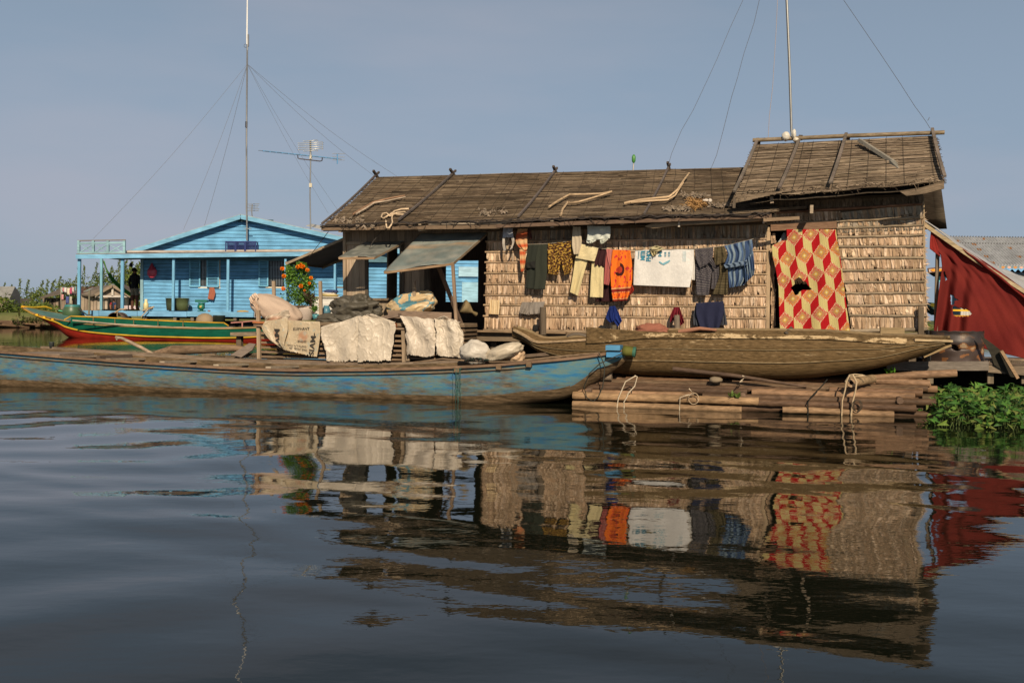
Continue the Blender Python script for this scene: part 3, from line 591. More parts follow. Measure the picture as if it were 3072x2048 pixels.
mb = MB(); u0, z0 = hz(150, 1068, -1.7); mb.box(W(u0, -1.62, z0 + .04), U_ * .45, B_ * .42, (0, 0, .015), (.26, .2, .15)); mb.box(W(u0 + 1.15, -1.62, z0 - .06), U_ * .03, B_ * .42, (0, 0, .1), (.16, .12, .09)); mb.build('bow_deck', M['wood'], boat)
mb = MB(); p = H(155, 1040, -1.14); mb.lathe(p - Vector((0, 0, .02)), [(0, 0), (.036, 0), (.04, .09), (.045, .1), (0, .1)], (.05, .06, .06), 12); mb.build('mooring_post', M['metal'], boat)
for px, py in ((1375, 1108), (1500, 1100), (1590, 1092)):   # frame ends sticking out of the side
    mb = MB(); p = H(px, py, -2.05); mb.box(p, U_ * .035, B_ * .09, Vector((0, 0, .035)), (.19, .13, .08)); mb.build('rib_end', M['wood'], boat)
mb = MB(); p = H(1843, 1052, -1.75); mb.box(p + Vector((0, 0, .045)), U_ * .1, B_ * .16, Vector((0, 0, .035)), (.08, .24, .4)); mb.build('stem_block', M['paint'], boat)
mb = MB(); mb.box(p - Vector((0, 0, .05)) + U_ * .01, U_ * .1, B_ * .15, Vector((0, 0, .035)), (.07, .25, .46)); mb.build('stem_block', M['paint'], boat)
mb = MB(); p = H(1888, 1052, -1.72); mb.lathe(p - U_ * .09, [(0, 0), (.07, 0), (.075, .06), (.07, .14), (.075, .15), (.075, .18), (0, .18)], [c for c in [(.13, .13, .03)] * 3 + [(.05, .14, .1)] * 3 for _ in range(14)], 14, U_ + Vector((0, 0, -.1))); mb.build('stem_post', M['paint'], boat)
# driftwood pole, log and planks carried on the boat
mb = MB(); pts = [H(348, 1012, -1.0), H(365, 1014, -1.0), H(392, 1027, -1.0), H(425, 1043, -1.05), H(462, 1064, -1.1)]; mb.tube(pts, [.03, .025, .03, .03, .028], (.36, .27, .19), 7); mb.tube([pts[0], H(352, 1020, -1.0)], .018, (.36, .27, .19), 6)
tag(mb.build('driftwood_branch', M['bamboo']), 'crooked dead branch leaning up from the blue boat', 'branch')
mb = MB(); pts = [H(462, 1060, -.8), H(520, 1050, -.8), H(600, 1048, -.78), H(700, 1044, -.76), H(740, 1048, -.76)]; mb.tube(pts, [.04, .085, .075, .06, .04], (.2, .135, .085), 10)
tag(mb.build('log', M['bamboo']), 'thick brown log lying behind the far rail of the blue boat', 'log')
mb = MB(); mb.add([H(692, 1066, -1.0), H(748, 1030, -.9), H(768, 1032, -.9), H(758, 1050, -.95), H(725, 1072, -1.0)], [(0, 1, 2, 3, 4)], (.2, .16, .13)); tag(mb.build('plank', M['wood'], solid=.03), 'short dark plank propped beside the slatted cage on the blue boat', 'plank')
mb = MB()
for i in range(9): p = H(R(560, 770), R(1058, 1074), -.85); mb.bar(p, p + U_ * R(.2, .6) + Vector((0, 0, R(-.03, .05))), .06, .04, vary((.16, .12, .08), .2))
tag(mb.build('scrap_wood', M['wood']), 'brown scrap wood piled between the log and the slatted cage', 'scrap wood', kind='stuff')
# net bundle and green string on the bow
mb = MB()
for j in range(7):
    pts = []
    for i in range(26): t = i / 25; pts.append(H(1395 + 70 * t + 9 * nz(i * .5, j, 1), 1082 + 8 * nz(i * .6, j, 2) - 6 * math.sin(t * 3.1), -1.9 + .12 * nz(i * .4, j, 3)))
    mb.tube(pts, .006, vary((.03, .06, .05) if j % 2 else (.05, .04, .035), .2), 4)
for j in range(8):
    x = 1368 + R(-14, 14); pts = [H(x + 10, 1098, -2.12)]
    for i in range(1, 12): pts.append(H(x + 3 * nz(i * .8, j, 7) + (i - 6) * R(-.3, .3), 1098 + i * R(7, 11), -2.14 - .01 * nz(i, j)))
    mb.tube(pts, .0028, vary((.06, .16, .14), .4), 4)
tag(mb.build('tangled_rope', M['rope']), 'tangle of dark and green string over the blue boat\'s side near the bow', 'rope')
mb = MB(); mb.tube([H(*p_, -1.85) for p_ in ((1240, 1087), (1330, 1076), (1400, 1082), (1480, 1086), (1560, 1084), (1640, 1073), (1800, 1058))], .012, (.2, .14, .09), 6); tag(mb.build('pole', M['bamboo']), 'thin brown pole lying along the blue boat\'s gunwale toward the bow', 'pole')
mb = MB(); mb.tube([H(*p_, -1.95) for p_ in ((1796, 1058), (1806, 1078), (1814, 1098), (1812, 1130), (1808, 1160), (1795, 1190), (1780, 1204), (1760, 1192), (1752, 1160), (1768, 1120), (1800, 1090), (1868, 1060))], .008, (.05, .05, .04), 5)
tag(mb.build('mooring_rope', M['rope']), 'dark mooring rope looping down from the blue boat\'s bow to the bamboo raft', 'rope')

# old brown boat lying on the raft
oldM = hullmat('mud_crusted_hull', [(.055, .036, .016), (.14, .09, .04), (.22, .145, .07)], [(.5, .36, .2), (.62, .47, .28), (.55, .4, .22)], sc_=(2.6, 16, 34))
flakeM = hullmat('flaking_cream_paint', [(.055, .036, .016), (.14, .09, .04), (.22, .145, .07)], [(.46, .32, .17), (.6, .45, .26), (.5, .36, .2)], sc_=(4, 10, 12), wd=.03)
old = thing('old_boat', W(.2, -1.1, .35), 'upturned-ended old brown boat with flaking cream paint lying on the bamboo raft', 'boat')
def ost(px, ysh, ybot, vn, vf, fu=1, zoff=.05): u, z = hz(px, ysh, vn); return (u, vn, vf, z, z + zoff, hz(px, ybot, vn + .35)[1], fu)
S2 = [ost(1536, 988, 1012, -.85, -.75, 0), ost(1575, 1008, 1032, -1.0, -.62, 0), ost(1606, 1026, 1056, -1.12, -.55, .3), ost(1650, 1027, 1082, -1.22, -.5, .7), ost(1740, 1022, 1110, -1.38, -.42), ost(1830, 1016, 1122, -1.45, -.38), ost(1950, 1004, 1128, -1.5, -.36), ost(2150, 1004, 1136, -1.52, -.34), ost(2350, 1005, 1140, -1.5, -.36),
      ost(2500, 1008, 1128, -1.44, -.42), ost(2640, 1018, 1104, -1.34, -.5), ost(2763, 1022, 1072, -1.18, -.62, 0), ost(2830, 1024, 1042, -1.02, -.78, 0), ost(2854, 1025, 1030, -.95, -.88, 0)]
PO = hull(S2, None, steps=(.70, .86))
def ocol(s, t):
    x = abs(t * 2 - 1); a = max(0, (s - .42)) * 1.2; c = .3 + a * .22 + .1 * nz(s * 9, x * 5, 2) if x > .78 else .1 + a * .22
    if x < .55: c = -1
    if s > .86: c = .33
    for e in (.855, .70):
        if abs(x - e) < .008: c = .5
    return (c, 0, 0)
mb = MB(); hull_mesh(mb, PO, 240, 84, ocol, (.1, 0, 0)); mb.build('hull', oldM, old)
mb = MB() # raised side plank
def wb(s, t): 
    a = poly([(1821, 982), (1960, 990), (2110, 998), (2300, 1001), (2500, 1005), (2600, 1006), (2763, 1014)], s); p = PO(lerp(.325, .815, s), 0); u0, z1 = uz(H(a[0], a[1], -1.5)); 
    vv = (p - O_).dot(B_); uu = (p - O_).dot(U_); return W(uu, vv - .01, lerp(p.z - .05, max(z1, p.z + .01), t))
mb.grid(wb, 120, 10, lambda s, t: (.40 + .1 * max(0, min(.3, s - .15)) / .3 + .16 * nz(s * 12, t * 2, 9) - (.12 if t > .8 else 0), 0, 0)); mb.build('side_plank', flakeM, old, solid=.025)
rail([PO(lerp(.83, .995, i / 10), 0) + Vector((0, 0, .01)) for i in range(11)], .05, .03, (.45, .34, .2), parent=old)
rail([PO(lerp(.02, .33, i / 12), 0) + Vector((0, 0, .01)) for i in range(13)], .04, .03, (.42, .3, .18), parent=old)
rail([PO(lerp(.02, .98, i / 30), 1) + Vector((0, 0, .01)) for i in range(31)], .05, .04, (.25, .18, .1), parent=old)
for e in (.70, .86):
    mb = MB(); mb.tube([PO(lerp(.06, .93, i / 60), (1 - e) / 2 - .001) - B_ * .004 + Vector((0, 0, .004 * nz(i * .6, e))) for i in range(61)], .004, (.3, .23, .13), 4); mb.build('seam', M['rope'], old)
mb = MB() # keel stem wedge at the right tip
mb.bar(PO(.86, .5) - Vector((0, 0, .0)), PO(.995, .5), .06, .06, (.35, .25, .13)); mb.build('stem', M['wood'], old)
def one(name, pts, r, col, label, cat, m='bamboo', n=8): mb = MB(); mb.tube(pts, r, col, n); return tag(mb.build(name, M[m]), label, cat)
mb = MB(); mb.bar(H(2640, 998, -.5), H(2712, 1000, -.45), .05, .16, (.3, .22, .12)); tag(mb.build('plank', M['wood']), 'brown plank end standing behind the old boat below the thatched corner', 'plank')
mb = MB(); a, b = H(1702, 1010, -1.2), H(1822, 1005, -1.0)
mb.grid(lambda s, t: a.lerp(b, s) + B_ * .12 * (t - .5) + Vector((0, 0, .03 * math.sin(s * 7) + .02 * t)), 10, 3, (.16, .13, .1)); tag(mb.build('paddle', M['wood'], solid=.02), 'grey weathered paddle blade lying in the old boat\'s left end', 'paddle')
# the reddish net heap, pots and post stubs between boat and house
def blob(name, c, r, col, m='sack', axes=None, nzf=.12, nfreq=2.2, seed=0, nu=48, nv=30, parent=None, pw=2.4, label=None, cat=None, group=None, colfn=None, wr=.0):
    mb = MB(); c = Vector(c); ax = axes or (U_, B_, Vector((0, 0, 1)))
    def P(s, t):
        th = s * 2 * math.pi; ph = (t - .5) * math.pi; se = lambda x, e: math.copysign(abs(x) ** e, x); e = 2 / pw
        x, y, z = se(math.cos(ph), e) * se(math.cos(th), e), se(math.cos(ph), e) * se(math.sin(th), e), se(math.sin(ph), e)
        d = Vector((x, y, z)); k = 1 + nzf * noise.noise(d * nfreq + Vector((seed, seed, 0))) + .45 * wr * (abs(noise.noise(d * 2.6 + Vector((seed, 0, 3)))) + .5 * abs(noise.noise(d * 5.5 + Vector((seed, 4, 3)))) - .3)
        return c + ax[0] * (x * k * r[0]) + ax[1] * (y * k * r[1]) + ax[2] * (z * k * r[2])
    mb.grid(P, nu, nv, colfn or col); o = mb.build(name, M[m], parent)
    if label: tag(o, label, cat, group)
    return o, P
blob('net_heap', H(1955, 990, -.35), (.24, .15, .1), (.3, .12, .08), 'cloth', wr=.5, label='heap of rusty red fishing net behind the old boat', cat='net')
mb = MB(); pts = [H(x, y, -.45) for x, y in ((2035, 995), (2070, 990), (2100, 985), (2150, 990))]; mb.tube(pts, [.03, .035, .03, .02], (.33, .16, .1), 7); tag(mb.build('rolled_net', M['cloth']), 'rusty red rolled net under the maroon rag', 'net')
blob('black_bundle', H(1806, 990, -.4), (.07, .06, .07), (.02, .02, .02), 'cloth', wr=.5, label='small black bundle at the left end of the old boat\'s raised plank', cat='bundle')
blob('black_pot', H(1606, 985, -.2), (.045, .045, .06), (.02, .02, .02), 'cloth', wr=.4, label='small black bundle on the floor beam left of the post', cat='bundle')
one('mooring_post', [H(1629, 921, -.35), H(1629, 1004, -.35)], .06, (.13, .1, .07), 'dark square post standing before the thatched wall near the open bay', 'post', 'vwood', 4)
one('wooden_stake', [H(1842, 975, -.3), H(1840, 1000, -.3)], .045, (.12, .1, .07), 'short grey stake under the bright blue rag', 'stake', 'vwood', 8)
one('wooden_stake', [H(2030, 945, -.3), H(2032, 1000, -.3)], .045, (.2, .16, .12), 'short grey stake under the maroon rag', 'stake', 'vwood', 8)
one('stick', [H(2355, 1003, -.4), H(2375, 985, -.3)], .04, (.09, .075, .06), 'short dark stick leaning at the foot of the patterned mat', 'stick', 'wood', 5)
one('pole', [H(*p_, -1.62) for p_ in ((2018, 1106), (2200, 1126), (2420, 1160))], [.035, .03, .015], (.1, .065, .045), 'dark pole slanting along under the old boat on the raft', 'pole')

# ------------------------------------------------------------------ bamboo raft
raft = thing('bamboo_raft', W(-.4, -1.6, 0), 'raft of brown bamboo poles lashed together under the old boat', 'raft')
def bpole(u0, u1, v, z, r, col, bend=.03, parent=raft):
    mb = MB(); n = int((u1 - u0) / .06) + 2; pts = []; rr = []; ph = R(0, 1); nodes = .34 + R(-.04, .06)
    for i in range(n + 1):
        u = lerp(u0, u1, i / n); pts.append(W(u, v + bend * nz(u * .7, v * 9), z + .6 * bend * nz(u * .9, z * 30, 4))); d = abs(((u / nodes + ph) % 1) - .5) * nodes; rr.append(r * (1.11 if d < .03 else 1))
    col_ = [vary(col, .15)] * 1
    mb.tube(pts, rr, col_[0], 10); mb.build('bamboo_pole', M['bamboo'], parent)
BC = [(.17, .1, .058), (.23, .14, .08), (.11, .068, .042), (.28, .18, .1), (.14, .09, .055)]
rows = [(-1.93, .03, .05, -2.72, -.2), (-1.92, .035, .05, .1, 1.55), (-1.86, .13, .062, -2.72, -.15), (-1.87, .12, .055, -.1, 2.0), (-1.8, .04, .05, -2.62, 2.2), (-1.76, .19, .05, -2.72, -.9), (-1.77, .18, .055, -.85, 2.08), (-1.66, .24, .055, -2.62, -.3), (-1.66, .25, .06, -.2, 1.9),
        (-1.55, .28, .05, -2.6, .7), (-1.55, .27, .055, .8, 2.1), (-1.44, .31, .055, -2.62, 1.9), (-1.33, .3, .05, -2.72, 2.0), (-1.2, .34, .06, -2.7, -.6), (-1.2, .33, .055, -.5, 2.2), (-1.0, .3, .06, -2.72, 2.2), (-.8, .3, .06, -2.72, 2.2), (-.5, .28, .07, -2.72, 2.2), (-.2, .28, .07, -2.72, 2.2),
        (.2, .26, .08, -7, 2.2), (.6, .26, .08, -7, 2.2), (1.0, .26, .08, -7, 2.2), (1.4, .26, .08, -7, 2.2), (-.35, .2, .08, -7, -2.7), (-1.7, .08, .05, -2.72, 2.1), (-1.5, .15, .05, -2.72, 2.1), (-1.3, .15, .05, -2.72, 2.1), (-1.1, .15, .05, -2.72, 2.1)]
for v, z, r, a, b in rows: bpole(a + R(0, .15), b + R(-.12, .08), v, z + R(-.015, .01), r * .9, random.choice(BC))
for u in (-2.4, -.3, 1.7):
    mb = MB(); mb.tube([W(u, -1.85, .2), W(u, -1.2, .24), W(u, 0, .24)], .045, (.15, .1, .07), 8); mb.build('cross_pole', M['bamboo'], raft)
# hollow stump with rope, logs at the right end
mb = MB(); a, b = H(*q(7, 322, 970), -1.9), H(*q(7, 570, 925), -1.35); mb.tube([a, a.lerp(b, .5), b], [.062, .06, .06], (.3, .21, .12), 14, caps=False); mb.tube([b, b.lerp(a, .93)], .04, (.08, .045, .025), 10)
d = (a - b).normalized(); mb.lathe(a, [(.062, 0), (.028, .002)], (.5, .34, .2), 14, d); mb.lathe(a, [(.028, .001), (.028, -.08), (0, -.08)], (.1, .05, .03), 14, d)
stump = tag(mb.build('hollow_log', M['bamboo']), 'short hollow log tied on end of the raft, cut face to the camera', 'log')
for pts, r, lab in ((((300, 880), (262, 960), (250, 1050), (215, 1180), (208, 1350), (235, 1560)), .011, 'pale rope hanging left of the hollow log into the water'), (((340, 880), (385, 960), (370, 1060), (340, 1180), (320, 1340), (330, 1470)), .013, 'pale rope hanging right of the hollow log into the water')):
    one('rope', [H(*q(7, x, y), -1.99) for x, y in pts], r, (.5, .38, .24), lab, 'rope', 'rope', 6)
mb = MB(); mb.tube([H(*q(7, x, y), -1.85) for x, y in ((250, 960), (300, 880), (360, 872), (450, 880), (530, 900), (450, 890), (350, 900), (290, 900))], .009, (.5, .38, .24), 5); mb.build('rope', M['rope'], stump)
mb = MB()
for j in range(4): mb.tube([H(*q(7, 390 + 60 * math.cos(i * .5 + j) * (.6 + .15 * j), 1240 + 70 * math.sin(i * .5 + j)), -2.0) for i in range(14)], .004, (.07, .055, .04), 4)
tag(mb.build('wire_coil', M['rope']), 'coil of thin dark wire at the waterline under the hollow log', 'wire')
one('string', [H(*q(8, x, y), -1.98) for x, y in ((2300, 580), (2250, 640), (2150, 740), (2125, 790), (2130, 860), (2120, 950))], .009, (.03, .03, .025), 'dark cord tied round the raft poles near their middle', 'cord', 'rope', 5)
for pts, lab in ((((610, 552), (590, 560), (520, 600), (480, 690), (455, 750), (445, 830)), 'knotted pale string on the raft nearest the blue bow'), (((600, 548), (622, 556), (600, 640), (545, 700), (530, 740), (505, 780), (508, 830)), 'loose pale string drooping from raft to water'), (((1080, 660), (1120, 710), (1060, 720), (1000, 740), (996, 860)), 'thin frayed string hanging from the front raft pole'), (((1550, 548), (1580, 560), (1540, 590), (1520, 610), (1550, 600)), 'curl of pale string lying on the dark pole')):
    one('string', [H(*q(8, x, y), -1.97 if y > 600 or x < 1000 else -1.7) for x, y in pts], .009, (.62, .52, .38), lab, 'string', 'rope', 5)
mb = MB(); mb.tube([H(*q(8, 1120 + 45 * math.cos(t_), 750 + 50 * math.sin(t_)), -1.97) for t_ in np.linspace(0, 6.2, 14)], .006, (.5, .38, .25), 4); tag(mb.build('string', M['rope']), 'looped brown string round the front raft pole', 'string')
blob('stone', H(*q(8, 1315, 585), -1.6), (.09, .07, .045), (.24, .19, .13), 'earth', label='rounded brown stone sitting on the raft under the old boat', cat='stone', nu=20, nv=14)
mb = MB(); foliage(mb, H(*q(8, 1475, 730), -1.9), (.08, .04, .02), 26, .07, [(.1, .16, .03)], up=.6); tag(mb.build('weed_sprig', M['leaf']), 'small green weed sprig on the front raft pole', 'weed')
for i, (a, b, r, lab) in enumerate((((585, 915), (1560, 860), .055, 'rough brown log lying highest at the raft\'s right end'), ((610, 950), (1240, 985), .055, 'split pale bamboo length lying below the rough log'))):
    one('log', [H(*q(7, *a), -1.15), H(*q(7, (a[0] + b[0]) / 2, (a[1] + b[1]) / 2 - 6), -1.15), H(*q(7, *b), -1.15)], [r * .8, r, r], (.26, .16, .095), lab, 'log', 'bamboo', 9)
one('post_stump', [H(1786, 1126, -1.5), H(1836, 1128, -1.5)], .07, (.22, .17, .12), 'thick round log end just under the blue bow', 'log', 'bamboo', 12)
# ================================================================== CLOTHES ON THE LINE AND ON THE WALL
def garment(name, panels, label, cat, group=None, v=-.2, m='cloth', **kw):
    mb = MB(); Ps = []
    for i, p in enumerate(panels):
        k, L, Rr, col = p[:4]; ex = dict(kw); ex.update(p[4] if len(p) > 4 else {}); vv = ex.pop('v', v)
        Ps.append(panel(mb, qs(k, *L), qs(k, *Rr), vv, col, seed=R(0, 9) if 'seed' not in ex else ex.pop('seed'), **ex))
    o = mb.build(name, M[m], solid=.006); tag(o, label, cat, group); return o, Ps
WG = 'washing hung along the thatched wall'
def stripes(cols, f, ang=0):
    return lambda s, t: cols[int((s + ang * t) * f) % len(cols)]
garment('rag', [(3, [(430, 325), (425, 390), (422, 440)], [(540, 330), (542, 390), (552, 440)], (.42, .44, .48)), (3, [(422, 435), (422, 520), (440, 605)], [(452, 435), (450, 520), (462, 590)], (.5, .46, .4)), (3, [(525, 435), (535, 510), (505, 590)], [(556, 435), (560, 490), (535, 570)], (.5, .46, .4)), (3, [(470, 445), (465, 520), (470, 580)], [(505, 445), (500, 520), (490, 580)], (.5, .4, .28), dict(v=-.14))],
        'grey white rag hanging under the eave next to the grey metal awning', 'rag', WG, v=-.3, nu=12, nv=12, crump=.03)
sashc = lambda s, t: mixc((.5, .09, .03), (.62, .4, .2), .5 + .5 * math.sin(t * 17 + 1 + s))
garment('sash', [(3, [(600, 335), (575, 480), (620, 560), (680, 598)], [(715, 335), (712, 480), (715, 560), (700, 600)], sashc), (3, [(622, 580), (627, 700), (640, 842)], [(692, 590), (690, 720), (668, 842)], sashc), (3, [(712, 350), (716, 400), (730, 460)], [(750, 350), (762, 400), (772, 455)], (.1, .04, .03))],
        'long orange and tan striped sash dangling from the eave', 'sash', WG, v=-.28, nu=14, nv=40, crump=.03)
garment('trousers', [(3, [(735, 522), (700, 680), (705, 850), (695, 1040)], [(850, 522), (830, 680), (815, 850), (800, 1050)], (.028, .032, .025)), (3, [(845, 522), (810, 700), (805, 900), (790, 1050)], [(950, 525), (945, 700), (945, 850), (920, 1052)], (.034, .038, .028), dict(v=-.23, amp=.008)), (3, [(700, 735), (705, 800)], [(805, 720), (805, 800)], (.02, .02, .018), dict(v=-.24))],
        'black green trousers folded over the clothesline', 'trousers', WG, amp=.008, fr=1.4)
def batik(s, t):
    v1 = noise.noise(Vector((s * 9, t * 11, 3))); v2 = noise.noise(Vector((s * 22, t * 26, 7))); k = (.05, .018, .012)
    if v1 > .12: k = (.42, .26, .05)
    if v2 > .3: k = (.3, .16, .03)
    return k
garment('shorts', [(3, [(955, 512), (955, 580), (956, 660)], [(1237, 480), (1240, 560), (1243, 660)], batik), (3, [(955, 655), (955, 750), (960, 860)], [(1115, 655), (1100, 760), (1073, 886)], batik), (3, [(1108, 655), (1120, 760), (1150, 880)], [(1243, 655), (1243, 750), (1225, 850)], batik)],
        'brown and mustard patterned shorts pegged on the line', 'shorts', WG, nu=44, nv=40, amp=.015)
garment('trousers', [(3, [(1250, 310), (1242, 430), (1240, 540), (1262, 640)], [(1340, 315), (1345, 400), (1352, 500), (1318, 640)], (.5, .42, .3))], 'beige trouser leg hanging from the eave beside the white shirt', 'trousers', WG, v=-.3)
o, _ = garment('shirt', [(3, [(1415, 303), (1422, 400), (1408, 480)], [(1690, 308), (1692, 380), (1682, 450)], (.55, .58, .52)), (3, [(1408, 475), (1412, 500), (1440, 512)], [(1530, 455), (1520, 480), (1490, 500)], (.5, .52, .46)), (3, [(1565, 455), (1570, 490), (1580, 515)], [(1680, 445), (1660, 470), (1600, 512)], (.45, .47, .4))],
        'pale grey white shirt hung under the eave', 'shirt', WG, v=-.32, amp=.02)
CRM = (.68, .58, .34)
garment('trousers', [(3, [(1350, 518), (1312, 600), (1278, 682)], [(1547, 568), (1530, 640), (1502, 722)], CRM), (3, [(1280, 676), (1250, 880), (1215, 1085)], [(1425, 700), (1370, 900), (1308, 1128)], (.62, .52, .28), dict(v=-.18)), (3, [(1472, 730), (1458, 940), (1450, 1142)], [(1612, 790), (1608, 950), (1602, 1147)], (.62, .52, .28), dict(v=-.18))],
        'cream yellow trousers hanging with legs apart', 'trousers', WG, v=-.24, amp=.006, fr=1.3, nu=30, nv=30, crump=.03)
garment('sarong', [(3, [(1548, 567), (1512, 690), (1505, 770)], [(1650, 572), (1640, 700), (1612, 782)], (.045, .018, .02)), (3, [(1600, 780), (1600, 1000), (1515, 1192)], [(1725, 780), (1722, 1000), (1722, 1195)], (.04, .016, .018), dict(v=-.12))],
        'dark plum brown sarong between the cream trousers and the pink cloth', 'sarong', WG, v=-.2, amp=.02)
garment('cloth', [(3, [(1648, 573), (1628, 750), (1612, 990)], [(1722, 583), (1712, 800), (1670, 1005)], (.36, .1, .09), dict(v=-.21)), (3, [(1640, 575), (1660, 700), (1690, 810)], [(1722, 583), (1718, 700), (1705, 815)], (.45, .16, .14), dict(v=-.23))], 'dusty pink cloth tucked beside the orange sarong', 'cloth', WG)
def orange(s, t):
    k = (.78, .17, .02); v1 = noise.noise(Vector((s * 7, t * 9, 1))); v2 = noise.noise(Vector((s * 15, t * 18, 4)))
    if v1 > .18 and v2 > 0: k = (.5, .03, .04)
    d = math.hypot((s - .42) * 1.1, (t - .38) * 2)
    if d < .25 and (s > .44 or t > .42) and d > .13: k = (.05, .012, .012)
    elif d < .13: k = (.4, .04, .02)
    for e in (.74, .80, .94): 
        if abs(t - e) < .012: k = (.6, .3, .12)
    if .745 < t < .795 or t > .95: k = (.2, .02, .015)
    if t > .8 and t < .94 and v2 > .1: k = (.45, .05, .02)
    return k
garment('sarong', [(3, [(1717, 585), (1692, 800), (1698, 1000), (1718, 1190)], [(1925, 590), (1945, 780), (1940, 980), (1885, 1180)], orange), (3, [(1900, 1000), (1895, 1060), (1890, 1130)], [(1945, 1000), (1966, 1060), (1915, 1120)], lambda s, t: (.25, .025, .015))],
        'bright orange batik sarong with a dark ring pattern', 'sarong', WG, v=-.24, amp=.02, nu=50, nv=80)
o, Ps = garment('sack_sheet', [(4, [(22, 590), (8, 780), (0, 1000)], [(712, 575), (705, 800), (662, 1027)], (.72, .70, .66)), (4, [(640, 580), (660, 760), (662, 935)], [(712, 575), (722, 760), (722, 942)], (.68, .65, .6), dict(v=-.19))],
        'large opened white plastic sack with blue printing spread on the line', 'sack', WG, v=-.22, m='sack', amp=.008, nu=60, nv=50, crump=.012)
LB = (.05, .25, .36)
P0 = Ps[0]
letters('MITR', P0, .145, .185, .11, .135, 'lettering', o, LB, rot90=True, bold=.03); letters('PHOL', P0, .245, .185, .11, .135, 'lettering', o, LB, rot90=True, bold=.03)
mb = MB()
for (s0, t0, s1, t1) in ((.42, .36, .48, .42), (.48, .42, .60, .33), (.49, .435, .58, .36)):
    a, b = P0(s0, t0) - B_ * .012, P0(s1, t1) - B_ * .012; mb.bar(a, b, .004, .02, (.2, .42, .5))
mb.build('printed_emblem', M['cloth'], o); mb = MB()
for i in range(3):
    for j in range(4): p = P0(.82 + i * .022, .08 + j * .07) - B_ * .012; mb.bar(p, p - Vector((0, 0, .04)), .002, .007, (.45, .6, .65), up=U_)
mb.build('printed_text_block', M['cloth'], o); mb = MB()
for i in range(2):
    for j in range(3): p = P0(.50 + i * .065, .12 + j * .05) - B_ * .012; mb.bar(p, p + U_ * .03, .002, .012, LB)
for j in range(2): p = P0(.40, .13 + j * .09) - B_ * .012; mb.bar(p, p + U_ * .05, .002, .014, LB); mb.bar(p, p + U_ * .025 + Vector((0, 0, .03)), .002, .01, LB); mb.bar(p + U_ * .05, p + U_ * .025 + Vector((0, 0, .03)), .002, .01, LB)
mb.build('printed_symbols', M['cloth'], o); mb = MB()
for i in range(9): p = P0(.055, .07 + i * .027) - B_ * .012; mb.bar(p, p + U_ * .02, .002, .006, (.3, .45, .5))
mb.build('printed_text_line', M['cloth'], o)
garment('rag', [(4, [(200, 600), (215, 640), (232, 668)], [(300, 540), (290, 590), (270, 640)], (.42, .36, .2), dict(amp=.03)), (4, [(195, 560), (240, 545), (280, 535)], [(215, 600), (300, 600), (362, 572)], (.45, .4, .24), dict(amp=.03))], 'small khaki rag bunched on top of the white printed sack', 'rag', WG, v=-.27, nu=12, nv=12, crump=.04)
def dots(base, dot, f, g):
    def c(s, t):
        x = s * f; y = t * g; x += .5 * (int(y) % 2); return dot if (x % 1 - .5) ** 2 + (y % 1 - .5) ** 2 < .05 else base
    return c
DT = dots((.045, .04, .05), (.26, .24, .22), 12, 19); DT2 = dots((.07, .055, .03), (.16, .13, .07), 10, 14)
garment('pyjamas', [(4, [(722, 575), (740, 700), (785, 800)], [(942, 556), (930, 680), (865, 760)], DT, dict(v=-.25)), (4, [(725, 600), (735, 850), (743, 1113)], [(930, 760), (915, 900), (885, 1122)], DT), (4, [(915, 760), (925, 900), (912, 1042)], [(1015, 720), (1012, 900), (1002, 1055)], DT, dict(v=-.17)), (4, [(880, 720), (900, 740), (960, 800)], [(930, 690), (945, 720), (972, 790)], DT, dict(v=-.26))],
        'dark grey pyjamas with white dots next to the white sack', 'pyjamas', WG, nu=64, nv=80, amp=.01)
garment('blouse', [(4, [(950, 560), (952, 660), (960, 772)], [(1070, 545), (1098, 640), (1130, 712)], DT2, dict(v=-.24)), (4, [(1012, 740), (1010, 900), (930, 1105)], [(1117, 740), (1117, 900), (1107, 1112)], DT2)], 'olive brown dotted blouse between the dotted pyjamas and the blue shirt', 'blouse', WG, nu=40, nv=50, amp=.02)
BS = lambda s, t: [(.045, .08, .17), (.16, .23, .31), (.07, .12, .23), (.2, .26, .3), (.04, .07, .15)][int((s + .05 * math.sin(t * 5)) * 12) % 5]
garment('shirt', [(4, [(1070, 540), (1112, 640), (1063, 768)], [(1395, 463), (1402, 600), (1345, 765)], BS, dict(v=-.25)), (4, [(1108, 760), (1118, 900), (1130, 1032)], [(1408, 640), (1385, 860), (1300, 1002)], BS), (4, [(1300, 740), (1318, 860), (1318, 975)], [(1408, 600), (1424, 780), (1416, 880)], BS, dict(v=-.27)), (4, [(1063, 760), (1075, 785), (1090, 803)], [(1330, 710), (1345, 735), (1345, 765)], (.13, .18, .25), dict(v=-.285))],
        'blue striped shirt hanging at the right end of the line', 'shirt', WG, nu=60, nv=40, amp=.03, fr=4)
garment('trousers', [(4, [(735, 1210), (742, 1350), (800, 1540)], [(1062, 1190), (1060, 1350), (990, 1556)], (.022, .025, .055)), (4, [(730, 1240), (705, 1360), (708, 1470)], [(790, 1240), (790, 1400), (780, 1488)], (.06, .065, .08), dict(v=-.16)), (4, [(1035, 1230), (1030, 1400), (1020, 1475)], [(1065, 1230), (1085, 1350), (1107, 1470)], (.06, .065, .08), dict(v=-.16))],
        'navy trousers drying low on the wall below the dotted pyjamas', 'trousers', WG, amp=.02)
